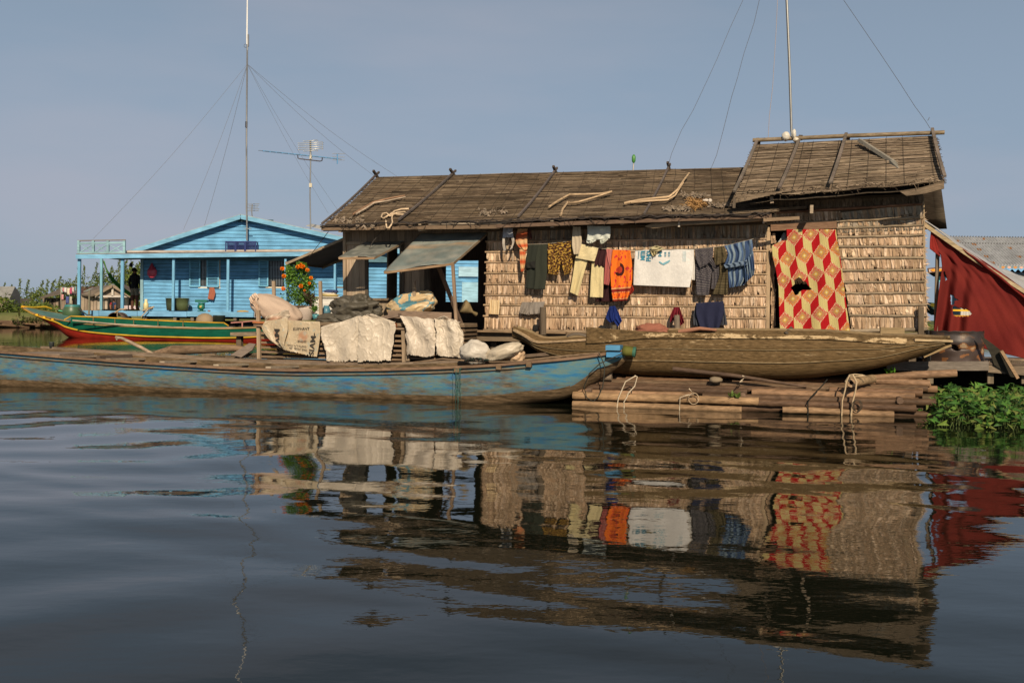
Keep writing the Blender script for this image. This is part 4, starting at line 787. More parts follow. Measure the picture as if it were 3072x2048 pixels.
garment('rag', [(3, [(1685, 1250), (1650, 1330), (1640, 1390), (1690, 1442)], [(1742, 1245), (1760, 1300), (1760, 1350), (1745, 1420)], (.012, .025, .13)), (3, [(1735, 1245), (1720, 1330), (1715, 1400), (1780, 1490)], [(1742, 1245), (1785, 1320), (1805, 1370), (1826, 1420)], (.014, .03, .16))], 'bright navy blue rag hooked on the short stake', 'rag', WG, amp=.02)
garment('rag', [(4, [(480, 1262), (440, 1350), (430, 1440)], [(535, 1258), (520, 1340), (485, 1400)], (.16, .015, .025)), (4, [(520, 1262), (530, 1380), (550, 1480)], [(545, 1262), (575, 1360), (600, 1440)], (.14, .012, .02)), (4, [(490, 1460), (480, 1500), (470, 1540)], [(505, 1460), (500, 1500), (500, 1540)], (.12, .012, .02))], 'maroon rag draped over the short stake', 'rag', WG, amp=.02, crump=.03)
garment('cloth', [(3, [(272, 1170), (268, 1260), (262, 1340)], [(390, 1180), (385, 1260), (378, 1346)], stripes([(.62, .46, .26), (.7, .55, .34), (.5, .34, .17)], 14))], 'small tan striped cloth at the bottom left corner of the thatched wall', 'cloth', WG, v=-.12, amp=.008)
garment('cloth', [(3, [(650, 1200), (628, 1270), (620, 1330)], [(780, 1198), (770, 1280), (740, 1352)], (.23, .2, .17)), (3, [(760, 1198), (740, 1280), (740, 1345)], [(922, 1195), (900, 1270), (876, 1335)], (.25, .22, .19))], 'grey brown cloth hung low on the wall beside the dark square post', 'cloth', WG, v=-.14, amp=.015, crump=.02)
mb = MB(); mb.tube([H(*q(3, *p), -.2) for p in ((560, 500), (735, 522), (950, 515), (1240, 482))] + [H(*q(3, *p), -.22) for p in ((1350, 520), (1550, 568), (1720, 585), (1930, 590))] + [H(*q(4, *p), -.22) for p in ((22, 590), (370, 582), (712, 575), (940, 556), (1070, 540), (1395, 462), (1560, 400))], .006, (.3, .26, .2), 4)
tag(mb.build('clothesline', M['rope']), 'thin cord clothesline strung along the thatched wall', 'clothesline')
mb = MB(); mb.tube([H(*q(12, x, y), -.42) for x, y in ((1290, 620), (1700, 600), (2090, 575))], .024, (.33, .26, .18), 8); a, b = H(*q(12, 985, 645), -.42), H(*q(12, 1300, 620), -.42)
mb.grid(lambda s, t: a.lerp(b, s) + Vector((0, 0, (t - .5) * .085 * min(1, s * 4 + .1) * (1.1 - .5 * s))), 14, 3, (.36, .26, .16)); o = mb.build('paddle', M['wood'], solid=.02); tag(o, 'long wooden paddle stowed under the eave above the washing', 'paddle')
for k_, (x, y) in enumerate(((1285, 630), (2032, 600))):
    mb = MB(); mb.bar(H(*q(12, x, y + 18), -.44), H(*q(12, x, y - 26), -.44), .03, .03, (.6, .52, .42), up=B_); mb.build('bracket', M['wood'], house)
# ------------------------------------------------------------------ patterned mat in the doorway
def matpat(s, t):
    x = s * 3.9 + .05 * t + .15; y = t * 5.15 + .18 * s * 3.9 + .35; hh = .44
    best = None
    r0 = math.floor(y)
    for r in (r0 - 1, r0, r0 + 1):
        off = .5 * (r % 2); c = round(x - off) + off
        for cx in (c - 1, c, c + 1):
            dx, dy = x - cx, y - r
            d = abs(dx) / .5 + abs(dy) / hh
            if d < 1:
                a_, b_ = dx / .5 + dy / hh, dx / .5 - dy / hh; og = (r % 2 == 0)
                A_ = (.5, .14, .015) if og else (.42, .06, .05); Bc = (.4, .15, .1)
                if d > .84:
                    k = int((a_ - b_ + 4) * 7) % 2 if abs(a_) > abs(b_) else int((a_ + b_ + 4) * 7) % 2
                    return (.62, .52, .32) if k else (.42, .04, .02)
                if d < .14: return (.6, .5, .28)
                if d < .3: return (.5, .32, .06)
                n_ = noise.noise(Vector((dx * 30, dy * 30, 1)))
                if d > .62: return A_ if n_ > -.15 else (.52, .34, .17)
                return Bc if n_ > -.1 else (.4, .27, .07)
            if abs(dx) <= .5 and dy > 0 and hh * (1 - abs(dx) / .5) <= dy <= hh * (1 - abs(dx) / .5) + (1 - hh) + .001:
                best = (.52, .43, .18) if dx < 0 else (.37, .01, .013)
    best = best or (.52, .43, .18)
    if int(s * 170) % 5 == 0: best = tuple(z * .85 for z in best)
    return best
HOLE = qs(15, (640, 985), (690, 940), (680, 900), (730, 865), (760, 880), (780, 910), (815, 915), (830, 950), (880, 1000), (850, 1008), (780, 1005), (745, 1025), (720, 1060), (690, 1065), (665, 1010))
Lm = qs(15, (595, 332), (600, 425), (432, 512), (440, 640), (475, 780), (505, 960), (512, 1150), (515, 1300), (525, 1462)); Rm = qs(15, (1150, 328), (1155, 380), (1172, 500), (1195, 620), (1218, 780), (1240, 950), (1262, 1150), (1285, 1320), (1310, 1492))
def PMt(s, t):
    f = (t * 8); i = min(int(f), 7); a0, a1 = Lm[i], Lm[i + 1]; b0, b1 = Rm[i], Rm[i + 1]; ff = f - i
    # rows follow the true height so the pattern stays even
    px = lerp(lerp(a0[0], a1[0], ff), lerp(b0[0], b1[0], ff), s); py = lerp(lerp(a0[1], a1[1], ff), lerp(b0[1], b1[1], ff), s)
    return px, py
mb = MB()
xl = 2200 + 430 / 3.733; xr = 2200 + 1150 / 3.733
def matP(s, t):
    yl = lerp(688, 992, t); yr = lerp(688, 1000, t); y = lerp(yl, yr, s)
    # left and right outlines
    def edge(E_, y):
        for (x0, y0), (x1, y1) in zip(E_, E_[1:]):
            if y0 <= y <= y1 and y1 > y0: return lerp(x0, x1, (y - y0) / (y1 - y0))
        return E_[-1][0] if y > E_[-1][1] else E_[0][0]
    Ls = qs(15, (430, 300), (430, 512), (440, 640), (475, 780), (505, 960), (512, 1150), (515, 1300), (525, 1500))
    x = lerp(edge(Ls, y), edge(Rm, y), s); v = -.1 - .045 * math.sin(s * 6 + t * 3) * t - .015 * math.sin(s * 17 + t * 5) - .05 * t + .02 * nz(s * 3, t * 4) - .04 * max(0, 1 - s * 5) * math.sin(t * 8)
    return H(x, y, v)
cutc = qs(15, (380, 280), (592, 280), (600, 428), (425, 515)); 
def mk(s, t):
    yl = lerp(688, 992, t); yr = lerp(688, 1000, t); y = lerp(yl, yr, s); p = matP(s, t); d = p - Vector((0, 0, CAMH)); x = 1536 + FPX * d.dot(cr) / d.dot(F_); y = 1024 - FPX * d.dot(cu) / d.dot(F_)
    return not inpoly(x, y, HOLE) and not inpoly(x, y, cutc)
mb.grid(matP, 190, 230, matpat, keep=mk); mat_ = mb.build('woven_mat', M['cloth'], solid=.006); tag(mat_, 'red, cream and orange diamond patterned woven mat hung as a door, with a torn hole', 'mat')
mb = MB()
for i in range(34):
    s = lerp(.20, .56, i / 33); y0 = .47; a = R(-.02, .02)
    for t0, t1 in ((.44 + R(-.02, .05), .52 + R(-.01, .02)),): mb.tube([matP(s, t0), matP(s + a * .3, t1)], .003, (.12, .08, .05), 3)
mb.build('torn_threads', M['rope'], mat_)
mb = MB(); 
for k, (c, o_) in enumerate((((.75, .7, .6), 0), ((.55, .05, .02), .012), ((.7, .35, .05), .024), ((.5, .02, .02), .036))): mb.tube([H(x, y + o_ * 200, -.2) for x, y in qs(15, (820, 1466), (900, 1468), (1010, 1476), (1150, 1488), (1310, 1492))], .012, c, 5)
mb.build('mat_hem', M['cloth'], mat_)
garment('white_cloth', [(15, [(560, 365), (530, 430), (495, 475)], [(590, 360), (590, 430), (585, 470)], (.45, .45, .44))], 'scrap of pale cloth at the top left corner of the doorway', 'cloth', v=.1, nu=6, nv=8)

# ================================================================== CARGO ON THE BLUE BOAT AND BEHIND IT
def cage(x0, x1, y0, y1, label, posts):
    a, b = H(x0, y1, -.95), H(x1, y1, -.95); (u0, z0), (u1, _) = uz(a), uz(b); z1 = uz(H(x0, y0, -.95))[1]
    c = thing('slatted_cage', W((u0 + u1) / 2, -.6, z0), label, 'cage'); n = 9
    for k, (v, nm) in enumerate(((-.95, 'slatted_side'), (-.25, 'slatted_side'))):
        mb = MB()
        for i in range(n): z = lerp(z0 + .03, z1 - .03, i / (n - 1)); mb.bar(W(u0, v, z), W(u1, v, z + R(-.01, .01)), .015, .032, vary((.2, .14, .09), .15))
        mb.build(nm, M['wood'], c)
    for u in (u0, u1):
        mb = MB()
        for i in range(n): z = lerp(z0 + .03, z1 - .03, i / (n - 1)); mb.bar(W(u, -.95, z), W(u, -.25, z), .015, .032, vary((.2, .14, .09), .15))
        mb.build('slatted_end', M['wood'], c)
    mb = MB(); mb.box(W((u0 + u1) / 2, -.6, z1), U_ * ((u1 - u0) / 2), B_ * .36, (0, 0, .015), (.24, .18, .12)); mb.build('lid', M['wood'], c)
    for px, yt in posts:
        mb = MB(); p, p2 = H(px, yt, -.97), H(px + 3, y1 + 2, -.97); mb.bar(p, p2, .055, .05, vary((.33, .25, .17), .1), up=B_); mb.build('post', M['vwood'], c)
cage(772, 1206, 966, 1088, 'long low cage of brown wooden slats standing in the blue boat', ((775, 930), (1210, 985)))
cage(1216, 1392, 970, 1080, 'shorter slatted wooden cage under the white sacks right of the gap', ((1222, 985),))
mb = MB(); mb.bar(H(762, 966, -1.0), H(800, 968, -1.0), .1, .03, (.4, .15, .06)); mb.bar(H(764, 975, -1.0), H(800, 977, -1.0), .08, .03, (.2, .14, .1)); tag(mb.build('board_end', M['wood']), 'orange brown board end sticking out left of the slatted cage', 'board')
mb = MB(); mb.bar(H(*q(9, 1060, 248), -1.0), H(*q(9, 1200, 222), -1.0), .16, .05, (.22, .16, .12)); mb.bar(H(*q(9, 1110, 215), -.8), H(*q(9, 1605, 232), -.8), .03, .12, (.25, .18, .13)); tag(mb.build('plank', M['wood']), 'brown plank laid across the right cage behind the white sacks', 'plank')
for x0, y0, x1, y1, lab in ((821, 843, 822, 890, 'short weathered stake behind the tied beige sack'), (961, 843, 963, 945, 'weathered stake beside the blue bucket'), (1241, 843, 1247, 948, 'weathered stake in front of the blue and tan sack')):
    mb = MB(); mb.bar(H(x0, y0, -.5), H(x1, y1, -.5), .05, .04, (.34, .26, .18), up=B_); tag(mb.build('stake', M['vwood']), lab, 'stake')
mb = MB(); mb.box(W(*(lambda p: (p[0], -1.0, p[1]))(uz(H(1180, 975, -1.0)))), U_ * .05, B_ * .03, (0, 0, .03), (.35, .12, .05)); mb.bar(H(1150, 984, -1.0), H(1216, 986, -1.0), .04, .03, (.26, .19, .13)); tag(mb.build('wood_block', M['wood']), 'small orange brown wood block between the two cages', 'block')
# platform at the left of the house
mb = MB(); mb.box(W(-8.0, .9, .86), U_ * 1.0, B_ * .95, (0, 0, .03), (.25, .19, .13)); plat = tag(mb.build('platform', M['wood']), 'low wooden platform left of the thatched house carrying pots and a white box', 'platform')
for u, v in ((-8.9, .1), (-8.9, 1.6), (-7.2, 1.6)): mb = MB(); mb.bar(W(u, v, -.2), W(u, v, .83), .09, .09, (.17, .13, .09), up=B_); mb.build('leg', M['vwood'], plat)
# tied beige sack
SK = (.52, .4, .31)
o, _ = blob('filled_sack', H(828, 930, -.62), (.46, .27, .2), SK, 'cloth', axes=(Vector((U_.x, U_.y, -.42)).normalized(), B_, Vector((U_.x * .42, U_.y * .42, 1)).normalized()), nzf=.1, wr=.1, seed=3, label='full beige sack tied at the neck, lying on the slatted cage', cat='sack')
mb = MB(); c0 = H(772, 895, -.62); panel(mb, qs(2, (205, 1020), (215, 1060), (250, 1090), (260, 1200)), qs(2, (265, 965), (290, 1010), (285, 1060), (290, 1190)), -.85, (.62, .5, .4), amp=.04, fr=4, nu=24, nv=16, crump=.05, seed=2); mb.build('tied_neck', M['cloth'], o)
# printed siam sack
def siamc(s, t):
    k = (.52, .42, .28); d = math.hypot((s - .56) * 1.3, t - .5); n_ = nz(s * 9, t * 9, 3)
    if d < .15: k = mixc((.48, .26, .15), (.52, .36, .24), .5 + n_)
    elif .17 < d < .18: k = (.4, .25, .15)
    if n_ > .35: k = mixc(k, (.35, .42, .38), .4)
    return k
o, Ps = garment('printed_sack', [(2, [(355, 1235), (325, 1300), (390, 1400), (470, 1460)], [(560, 1205), (560, 1320), (530, 1440), (545, 1505)], siamc, dict(v=-1.16)), (2, [(510, 1225), (500, 1330), (500, 1420), (530, 1500)], [(855, 1240), (862, 1320), (850, 1440), (828, 1565)], siamc, dict(v=-1.1, rag=4))], 'beige printed sack with black lettering draped over the left end of the slatted cage', 'sack', m='sack', amp=.012, fr=1.2, nu=80, nv=60, crump=.03)
BK = (.05, .045, .04)
letters('SIAM', Ps[0], .62, .62, .3, .3, 'lettering', o, BK, rot90=True, bold=.015, off=.02); letters('SIAM-', Ps[1], .85, .68, .19, .23, 'lettering', o, BK, rot90=True, bold=.015, off=.02)
letters('ELEPHANT', Ps[1], .52, .27, .085, .1, 'lettering', o, BK, off=.02, bold=.01); letters('BRAND', Ps[1], .56, .63, .07, .08, 'lettering', o, BK, off=.02, bold=.01)
letters('MADE IN THAILAND', Ps[1], .42, .77, .058, .075, 'lettering', o, BK, off=.02); letters('NET WEIGHT 50 KG', Ps[1], .45, .85, .058, .075, 'lettering', o, BK, off=.02)
garment('printed_sack', [(2, [(365, 1195), (355, 1240), (380, 1270)], [(570, 1130), (580, 1190), (540, 1215)], lambda s, t: mixc((.6, .5, .38), (.52, .3, .2), 1.6 - 4 * math.hypot(s - .35, t - .5)), dict(v=-1.02))], 'folded upper flap of a printed sack below the tied beige sack', 'sack', m='sack', amp=.03, crump=.05)
WS = (.6, .52, .41)
garment('white_sack', [(2, [(865, 1280), (870, 1380), (900, 1480), (925, 1600)], [(1225, 1190), (1225, 1320), (1210, 1460), (1205, 1605)], WS, dict(v=-1.18)), (2, [(1215, 1195), (1215, 1330), (1205, 1460), (1200, 1605)], [(1555, 1240), (1545, 1340), (1525, 1480), (1510, 1600)], WS, dict(v=-1.2))], 'wide shiny white sack draped over the middle of the long slatted cage', 'sack', m='sack', amp=.014, fr=1.3, nu=90, nv=70, crump=.055, rag=5)
garment('white_sack', [(2, [(1225, 1195), (1130, 1235), (870, 1285)], [(1330, 1165), (1420, 1200), (1555, 1245)], WS, dict(v=-1.1, amp=.02))], 'top fold of shiny white sacking over the long slatted cage', 'sack', m='sack', amp=.014, fr=1.6, nu=70, nv=40, crump=.05)
garment('white_sack', [(2, [(1592, 1185), (1640, 1290), (1650, 1400), (1660, 1545)], [(1900, 1215), (1915, 1320), (1920, 1420), (1900, 1560)], (.58, .5, .4), dict(v=-1.1))], 'cream sack with folded top edge hanging just right of the gap between cages', 'sack', m='sack', amp=.02, fr=1.3, nu=80, nv=70, crump=.06, rag=4)
garment('white_sack', [(2, [(1905, 1210), (1925, 1320), (1925, 1420), (1920, 1545)], [(2130, 1245), (2170, 1340), (2175, 1440), (2150, 1570)], (.6, .52, .41), dict(v=-1.13)), (2, [(1905, 1215), (1960, 1190), (2000, 1185)], [(1925, 1290), (2060, 1300), (2150, 1250)], (.6, .52, .42), dict(v=-1.08))], 'rumpled white sack hung over the right half of the shorter cage', 'sack', m='sack', amp=.02, fr=1.3, nu=80, nv=70, crump=.07, rag=3)
blob('filled_sack', H(1425, 1058, -1.5), (.25, .2, .19), (.58, .53, .45), 'sack', nzf=.16, wr=.3, seed=5, pw=1.55, label='peaked white sack lying in the blue boat right of the cages', cat='sack')
blob('filled_sack', H(1512, 1056, -1.45), (.29, .2, .11), (.57, .49, .37), 'sack', axes=(Vector((U_.x, U_.y, .35)).normalized(), B_, Vector((-U_.x * .35, -U_.y * .35, 1)).normalized()), nzf=.12, wr=.2, seed=9, label='flat white sack sloping up to the right, last before the bow', cat='sack')
blob('filled_sack', H(1545, 1068, -1.35), (.14, .14, .1), (.6, .42, .26), 'sack', nzf=.2, wr=.35, seed=12, label='small tan sack tucked behind the sloping white sack', cat='sack')
# dark tarpaulin, blue-tan sack
blob('tarpaulin', H(1070, 928, -.6), (.38, .3, .22), (.085, .075, .055), 'tarp', nzf=.35, wr=.55, seed=21, nu=90, nv=60, pw=2.2, label='crumpled dark olive tarpaulin heaped on the long cage', cat='tarpaulin')
blob('tarpaulin', H(1000, 958, -.72), (.26, .18, .1), (.085, .075, .055), 'tarp', nzf=.3, wr=.5, seed=25, nu=60, nv=40, label='lower fold of dark tarpaulin trailing left', cat='tarpaulin')
def ysc(s, t):
    k = (.6, .44, .24); n_ = abs(nz(s * 7, t * 4, 11)); return (.12, .3, .36) if n_ < .05 else mixc(k, (.7, .56, .36), nz(s * 5, t * 5))
blob('filled_sack', H(1236, 912, -.35), (.40, .2, .19), (.6, .45, .26), 'sack', axes=(Vector((U_.x, U_.y, .22)).normalized(), B_, Vector((-U_.x * .22, -U_.y * .22, 1)).normalized()), nzf=.18, wr=.3, seed=31, nu=90, nv=60, label='tan sack with blue printed swirls lying before the open bay', cat='sack', colfn=ysc)
# marigold
def wz_(px, py, v): return H(px, py, v)
mg = thing('marigold_plant', H(912, 925, .1), 'tall bushy marigold plant with round orange flowers growing from a sack pot', 'plant')
mb = MB(); p = H(912, 960, .1); mb.lathe(p, [(.12, 0), (.15, .08), (.17, .18), (.16, .24), (.13, .22), (0, .2)], (.5, .42, .36), 18); mb.build('sack_pot', M['cloth'], mg)
mb = MB(); mb.lathe(H(905, 922, .1), [(.19, 0), (.2, .03), (.0, .02)], (.09, .06, .04), 18); mb.build('soil', M['earth'], mg)
mb = MB(); GL = [(.08, .18, .025), (.12, .26, .035), (.16, .32, .05), (.07, .14, .02)]
for cx, cy, rx, ry in ((905, 902, 58, 26), (890, 880, 56, 40), (915, 885, 40, 40), (895, 850, 45, 32), (920, 842, 26, 26), (875, 835, 24, 22), (868, 812, 16, 22), (905, 815, 26, 22), (905, 800, 20, 16), (925, 860, 32, 20)):
    foliage(mb, H(cx, cy, .1), (rx / 190, .16, ry / 190), 420, .045, GL, up=.3, shell=.1)
mb.build('foliage', M['leaf'], mg)
mb = MB()
for tx, ty in ((847, 812), (902, 800), (925, 812), (932, 836), (930, 850), (902, 860), (880, 870)): mb.tube([H(900 + (tx - 900) * .2, 910, .1), H(900 + (tx - 900) * .6, (910 + ty) / 2 + 5, .1), H(tx, ty, .1)], .006, (.09, .16, .03), 4)
mb.build('stems', M['leaf'], mg)
for fx, fy, fr in ((847, 806, .036), (852, 828, .036), (850, 866, .034), (893, 801, .034), (902, 796, .042), (909, 800, .036), (922, 810, .034), (933, 834, .032), (928, 850, .026), (903, 858, .036), (914, 871, .022)):
    mb = MB(); c = H(fx, fy, -.06); oc = (.92, .27, .01)
    for k in range(46):
        d = Vector((random.gauss(0, 1), random.gauss(0, 1), random.gauss(0, .8))).normalized(); sd = d.orthogonal().normalized() * fr * .45; s2 = d.cross(sd); mb.add([c + d * fr * .2, c + d * fr + sd, c + d * fr * 1.1 + s2 * .4, c + d * fr - sd], [(0, 1, 2, 3)], vary(oc, .2))
    mb.build('flower', M['leaf'], mg)
mb = MB(); foliage(mb, H(925, 895, -.05), (.12, .08, .14), 60, .09, [(.1, .05, .04), (.07, .08, .03)], up=.1, shell=.1); tag(mb.build('purple_leaved_plant', M['leaf']), 'small dark purplish plant at the right foot of the marigold', 'plant')
sp = thing('potted_herb', H(948, 958, .1), 'small green herb in a teal pot right of the marigold', 'plant')
mb = MB(); mb.lathe(H(948, 960, .0), [(0, 0), (.05, 0), (.068, .1), (.06, .1), (0, .09)], (.06, .24, .28), 16); mb.build('pot', M['plastic'], sp); mb = MB(); foliage(mb, H(945, 928, .0), (.06, .06, .06), 70, .05, GL, up=.6, shell=.1); mb.build('foliage', M['leaf'], sp)
mb = MB(); p = H(979, 952, .05); mb.lathe(p, [(0, 0), (.085, 0), (.07, .12), (.045, .2), (.04, .2), (0, .19)], (.07, .2, .27), 16); tag(mb.build('upturned_bucket', M['plastic']), 'dusty blue upturned bucket before the white box', 'bucket')
wb_ = thing('white_box', H(975, 950, .4), 'white painted box with a plywood side standing at the house\'s left corner', 'box')
a, b = uz(H(935, 893, .35)); 
u0, z1 = uz(H(935, 893, .35)); u1, _ = uz(H(1001, 893, .35)); u2, z0 = uz(H(1024, 955, .35))
mb = MB(); mb.box(W((u0 + u1) / 2, .6, (z0 + z1) / 2), U_ * ((u1 - u0) / 2), B_ * .25, (0, 0, (z1 - z0) / 2), (.72, .7, .66)); mb.build('front_panel', M['paint'], wb_)
mb = MB(); mb.box(W((u1 + u2) / 2 + .003, .6, (z0 + z1) / 2), U_ * ((u2 - u1) / 2), B_ * .25, (0, 0, (z1 - z0) / 2), (.24, .2, .14)); mb.build('side_panel', M['wood'], wb_)
mb = MB(); mb.box(W((u0 + u2) / 2, .6, z1 + .012), U_ * ((u2 - u0) / 2 + .02), B_ * .28, (0, 0, .011), (.5, .45, .36)); mb.build('top', M['wood'], wb_)
mb = MB(); mb.lathe(H(990, 889, .5), [(0, 0), (.13, 0), (.17, .03), (.16, .035), (0, .02)], (.6, .5, .22), 20); tag(mb.build('tray', M['plastic']), 'round yellowish tray on top of the white box', 'tray')
blob('dishcloth', H(985, 881, .5), (.14, .1, .03), (.6, .56, .5), 'cloth', wr=.5, seed=3, label='white bundled cloth on the yellowish tray', cat='cloth')
blob('plastic_bag', H(993, 875, .5), (.12, .1, .035), (.05, .08, .2), 'plastic', wr=.6, seed=8, label='dark blue bundle on top of the white cloth', cat='bundle')
blob('pink_bag', H(934, 905, .45), (.05, .05, .07), (.5, .08, .14), 'plastic', wr=.5, seed=2, label='small pink bag at the left edge of the white box', cat='bag')
mb = MB(); mb.lathe(H(1432, 945, .4), [(0, 0), (.04, .02), (.02, .1), (.1, .22), (.12, .3), (0, .28)], (.25, .19, .1), 16, Vector((-.8, -.3, .5))); tag(mb.build('basket', M['thatch']), 'tan woven trap lying in the dark open bay', 'basket')

# ------------------------------------------------------------------ things lying on the main roof
def onroof(px, py, v=None, lift=.05):
    # pixel to the plane of the front roof slope
    n_ = (eR - eL).cross(rL - eL).normalized(); d = ray(px, py); c0 = Vector((0, 0, CAMH)); t = (eL - c0).dot(n_) / d.dot(n_); return c0 + d * t + n_ * (lift if n_.z > 0 else -lift)
def stick(k, pts, r, lab, col=(.5, .36, .22), r2=None):
    P_ = [onroof(*q(k, x, y)) for x, y in pts]; mb = MB(); mb.tube(P_, [lerp(r, r2 or r * .7, i / (len(P_) - 1)) for i in range(len(P_))], col, 7); tag(mb.build('stick', M['bamboo']), lab, 'stick', 'bent sticks lying on the main roof')
stick(11, ((470, 505), (560, 450), (650, 398), (770, 368), (930, 338)), .02, 'red brown stick near the left end of the main roof', (.3, .18, .11)); stick(11, ((500, 500), (590, 448), (660, 402), (780, 384), (935, 350)), .018, 'paler twin of the red brown stick at the roof\'s left end', (.48, .38, .28))
stick(12, ((140, 500), (220, 445), (320, 390), (450, 388), (600, 382), (695, 362)), .02, 'upper of the two crossed bent sticks at mid roof'); stick(12, ((245, 575), (260, 520), (305, 455), (330, 465), (400, 455), (520, 420), (690, 366)), .02, 'lower bent stick at mid roof reaching the eave')
stick(12, ((800, 468), (930, 440), (1060, 425), (1200, 410), (1270, 350), (1330, 260), (1375, 200)), .022, 'long upswept bent stick right of mid roof'); stick(12, ((860, 462), (1000, 448), (1185, 438), (1250, 400), (1300, 320), (1325, 285)), .018, 'shorter stick lying under the upswept bent stick')
mb = MB(); P_ = [onroof(*q(11, x, y)) for x, y in ((965, 455), (900, 458), (840, 475), (800, 505), (740, 540), (722, 530), (730, 500), (770, 492), (800, 520), (860, 490), (930, 484), (948, 495), (920, 508), (860, 505), (820, 490), (815, 540), (820, 580), (790, 625), (770, 625), (765, 590), (762, 560))]
mb.tube(P_, .014, (.62, .47, .31), 6); tag(mb.build('coiled_root', M['bamboo']), 'looped tan vine lying over the eave at the roof\'s left part', 'vine')
mb = MB()
for i in range(160): p = onroof(*q(12, 1440 + random.gauss(0, 38), 478 + random.gauss(0, 14)), lift=R(.02, .08)); d = Vector((R(-1, 1), R(-.4, .4), R(-.5, .5))).normalized() * R(.05, .12); mb.tube([p, p + d * .5 + Vector((0, 0, .02)), p + d], .005, vary((.35, .2, .08), .3), 3, False, False)
tag(mb.build('straw_tuft', M['reed']), 'rusty brown tuft of straw on the roof near the raised part', 'straw', kind='stuff')
for x, y, lab in ((1520, 443, 'white scrap lying beside the straw tuft on the roof'), (1560, 445, 'cream knob beside the white scrap on the roof')):
    blob('scrap', onroof(*q(12, x, y)), (.05, .03, .025) if x < 1540 else (.03, .03, .03), (.65, .58, .5), 'cloth', label=lab, cat='scrap', nu=14, nv=10)
mb = MB()
for x, y, n_ in ((1650, 478, 40), (1270, 512, 60), (1420, 385, 40)):
    for i in range(n_ * 2): p = onroof(*q(12, x + R(-110, 110), y + random.gauss(0, 8)), lift=R(.01, .05)); d = Vector((R(-1, 1), R(-.4, .4), R(-.6, .4))).normalized() * R(.03, .06); mb.add([p, p + d, p + d + Vector((.01, 0, .025)), p + Vector((0, 0, .02))], [(0, 1, 2, 3)], vary((.22, .175, .13), .35))
for x, y, n_ in ((1700, 480, 60), (420, 545, 70), (560, 590, 30)):
    for i in range(n_): p = onroof(*q(11, x + R(-120, 130), y + random.gauss(0, 12)), lift=R(.01, .05)); d = Vector((R(-1, 1), R(-.4, .4), R(-.6, .4))).normalized() * R(.03, .06); mb.add([p, p + d, p + d + Vector((.01, 0, .025)), p + Vector((0, 0, .02))], [(0, 1, 2, 3)], vary((.25, .2, .15), .35))
tag(mb.build('torn_thatch', M['reed'], roofm), kind='stuff')
for x0, y0, lab in ((1903, 475, 'green bottle stuck on a thin stick above the main roof ridge'),):
    bt = thing('bottle_on_stick', H(1898, 512, 1.6), lab, 'bottle'); mb = MB(); mb.tube([H(1897, 545, 1.6), H(1901, 490, 1.6)], .013, (.5, .48, .45), 5); mb.build('stick', M['wood'], bt)
    mb = MB(); mb.lathe(H(1901, 490, 1.6), [(.008, 0), (.03, .03), (.034, .06), (.034, .11), (.02, .14), (.01, .15), (0, .15)], (.07, .25, .05), 12); mb.build('bottle', M['plastic'], bt)
# ================================================================== BLUE HOUSE WITH VERANDAH
YF, YW = 48.0, 49.45
LBc = (.14, .37, .60); LB2 = (.11, .31, .52)
def GX(px, Y): return G(px, 900, Y).x
bh = thing('blue_house', (GX(700, 50), 52, 0), 'light blue plank house with gable roof and open verandah across the water', 'house')
def gb(mb, x0, y0, x1, y1, Y, dY, col):   # box between pixel corners, front at Y
    a = G(x0, y0, Y); b = G(x1, y1, Y); mb.box(((a.x + b.x) / 2, Y + dY / 2, (a.z + b.z) / 2), (abs(b.x - a.x) / 2, 0, 0), (0, dY / 2, 0), (0, 0, abs(a.z - b.z) / 2), col)
def gpart(name, x0, y0, x1, y1, Y, dY, col, parent=bh, m='paint', label=None):
    mb = MB(); gb(mb, x0, y0, x1, y1, Y, dY, col); o = mb.build(name, M[m], parent)
    if label: o['label'] = label
    return o
def siding(mb, xl, xr, ztop, zbot, Y, h=.18, col=LBc, clip=None, gaps=()):
    z = zbot
    while z < ztop - .01:
        z1 = min(z + h - .02, ztop); segs = [(xl, xr)]
        if clip: segs = [clip((z + z1) / 2)]
        for gx0, gx1, gz0, gz1 in gaps:
            if z1 > gz0 and z < gz1:
                n_ = []
                for a, b in segs:
                    if gx0 > a: n_.append((a, min(b, gx0)))
                    if gx1 < b: n_.append((max(a, gx1), b))
                segs = n_
        for a, b in segs:
            if b - a < .03: continue
            k = vary(col, .07); mb.add([(a, Y - .035, z), (b, Y - .035, z), (b, Y - .004, z1), (a, Y - .004, z1), (a, Y + .01, z), (b, Y + .01, z)], [(0, 1, 2, 3), (0, 4, 5, 1)], k)
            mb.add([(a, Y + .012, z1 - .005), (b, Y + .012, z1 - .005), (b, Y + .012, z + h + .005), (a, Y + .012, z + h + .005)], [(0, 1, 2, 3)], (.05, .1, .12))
        z += h
zd = G(500, 933, YW).z; zc = G(500, 778, YW).z; xl = GX(428, YW); xr = GX(1450, YW)
def wg(x0, y0, x1, y1): a = G(x0, y0, YW); b = G(x1, y1, YW); return (a.x, b.x, b.z, a.z)
gaps = [wg(602, 775, 622, 859), wg(804, 774, 856, 858)]
mb = MB(); siding(mb, xl, xr, zc + .5, zd, YW, gaps=gaps); mb.build('plank_wall', M['paint'], bh)
mb = MB(); mb.add([(xl, YW, zd - .4), (xl, YW + 6, zd - .4), (xl, YW + 6, zc + .5), (xl, YW, zc + .5)], [(0, 1, 2, 3)], LB2); mb.add([(xr, YW, zd - .4), (xr, YW + 6, zd - .4), (xr, YW + 6, zc + .5), (xr, YW, zc + .5)], [(0, 1, 2, 3)], LB2)
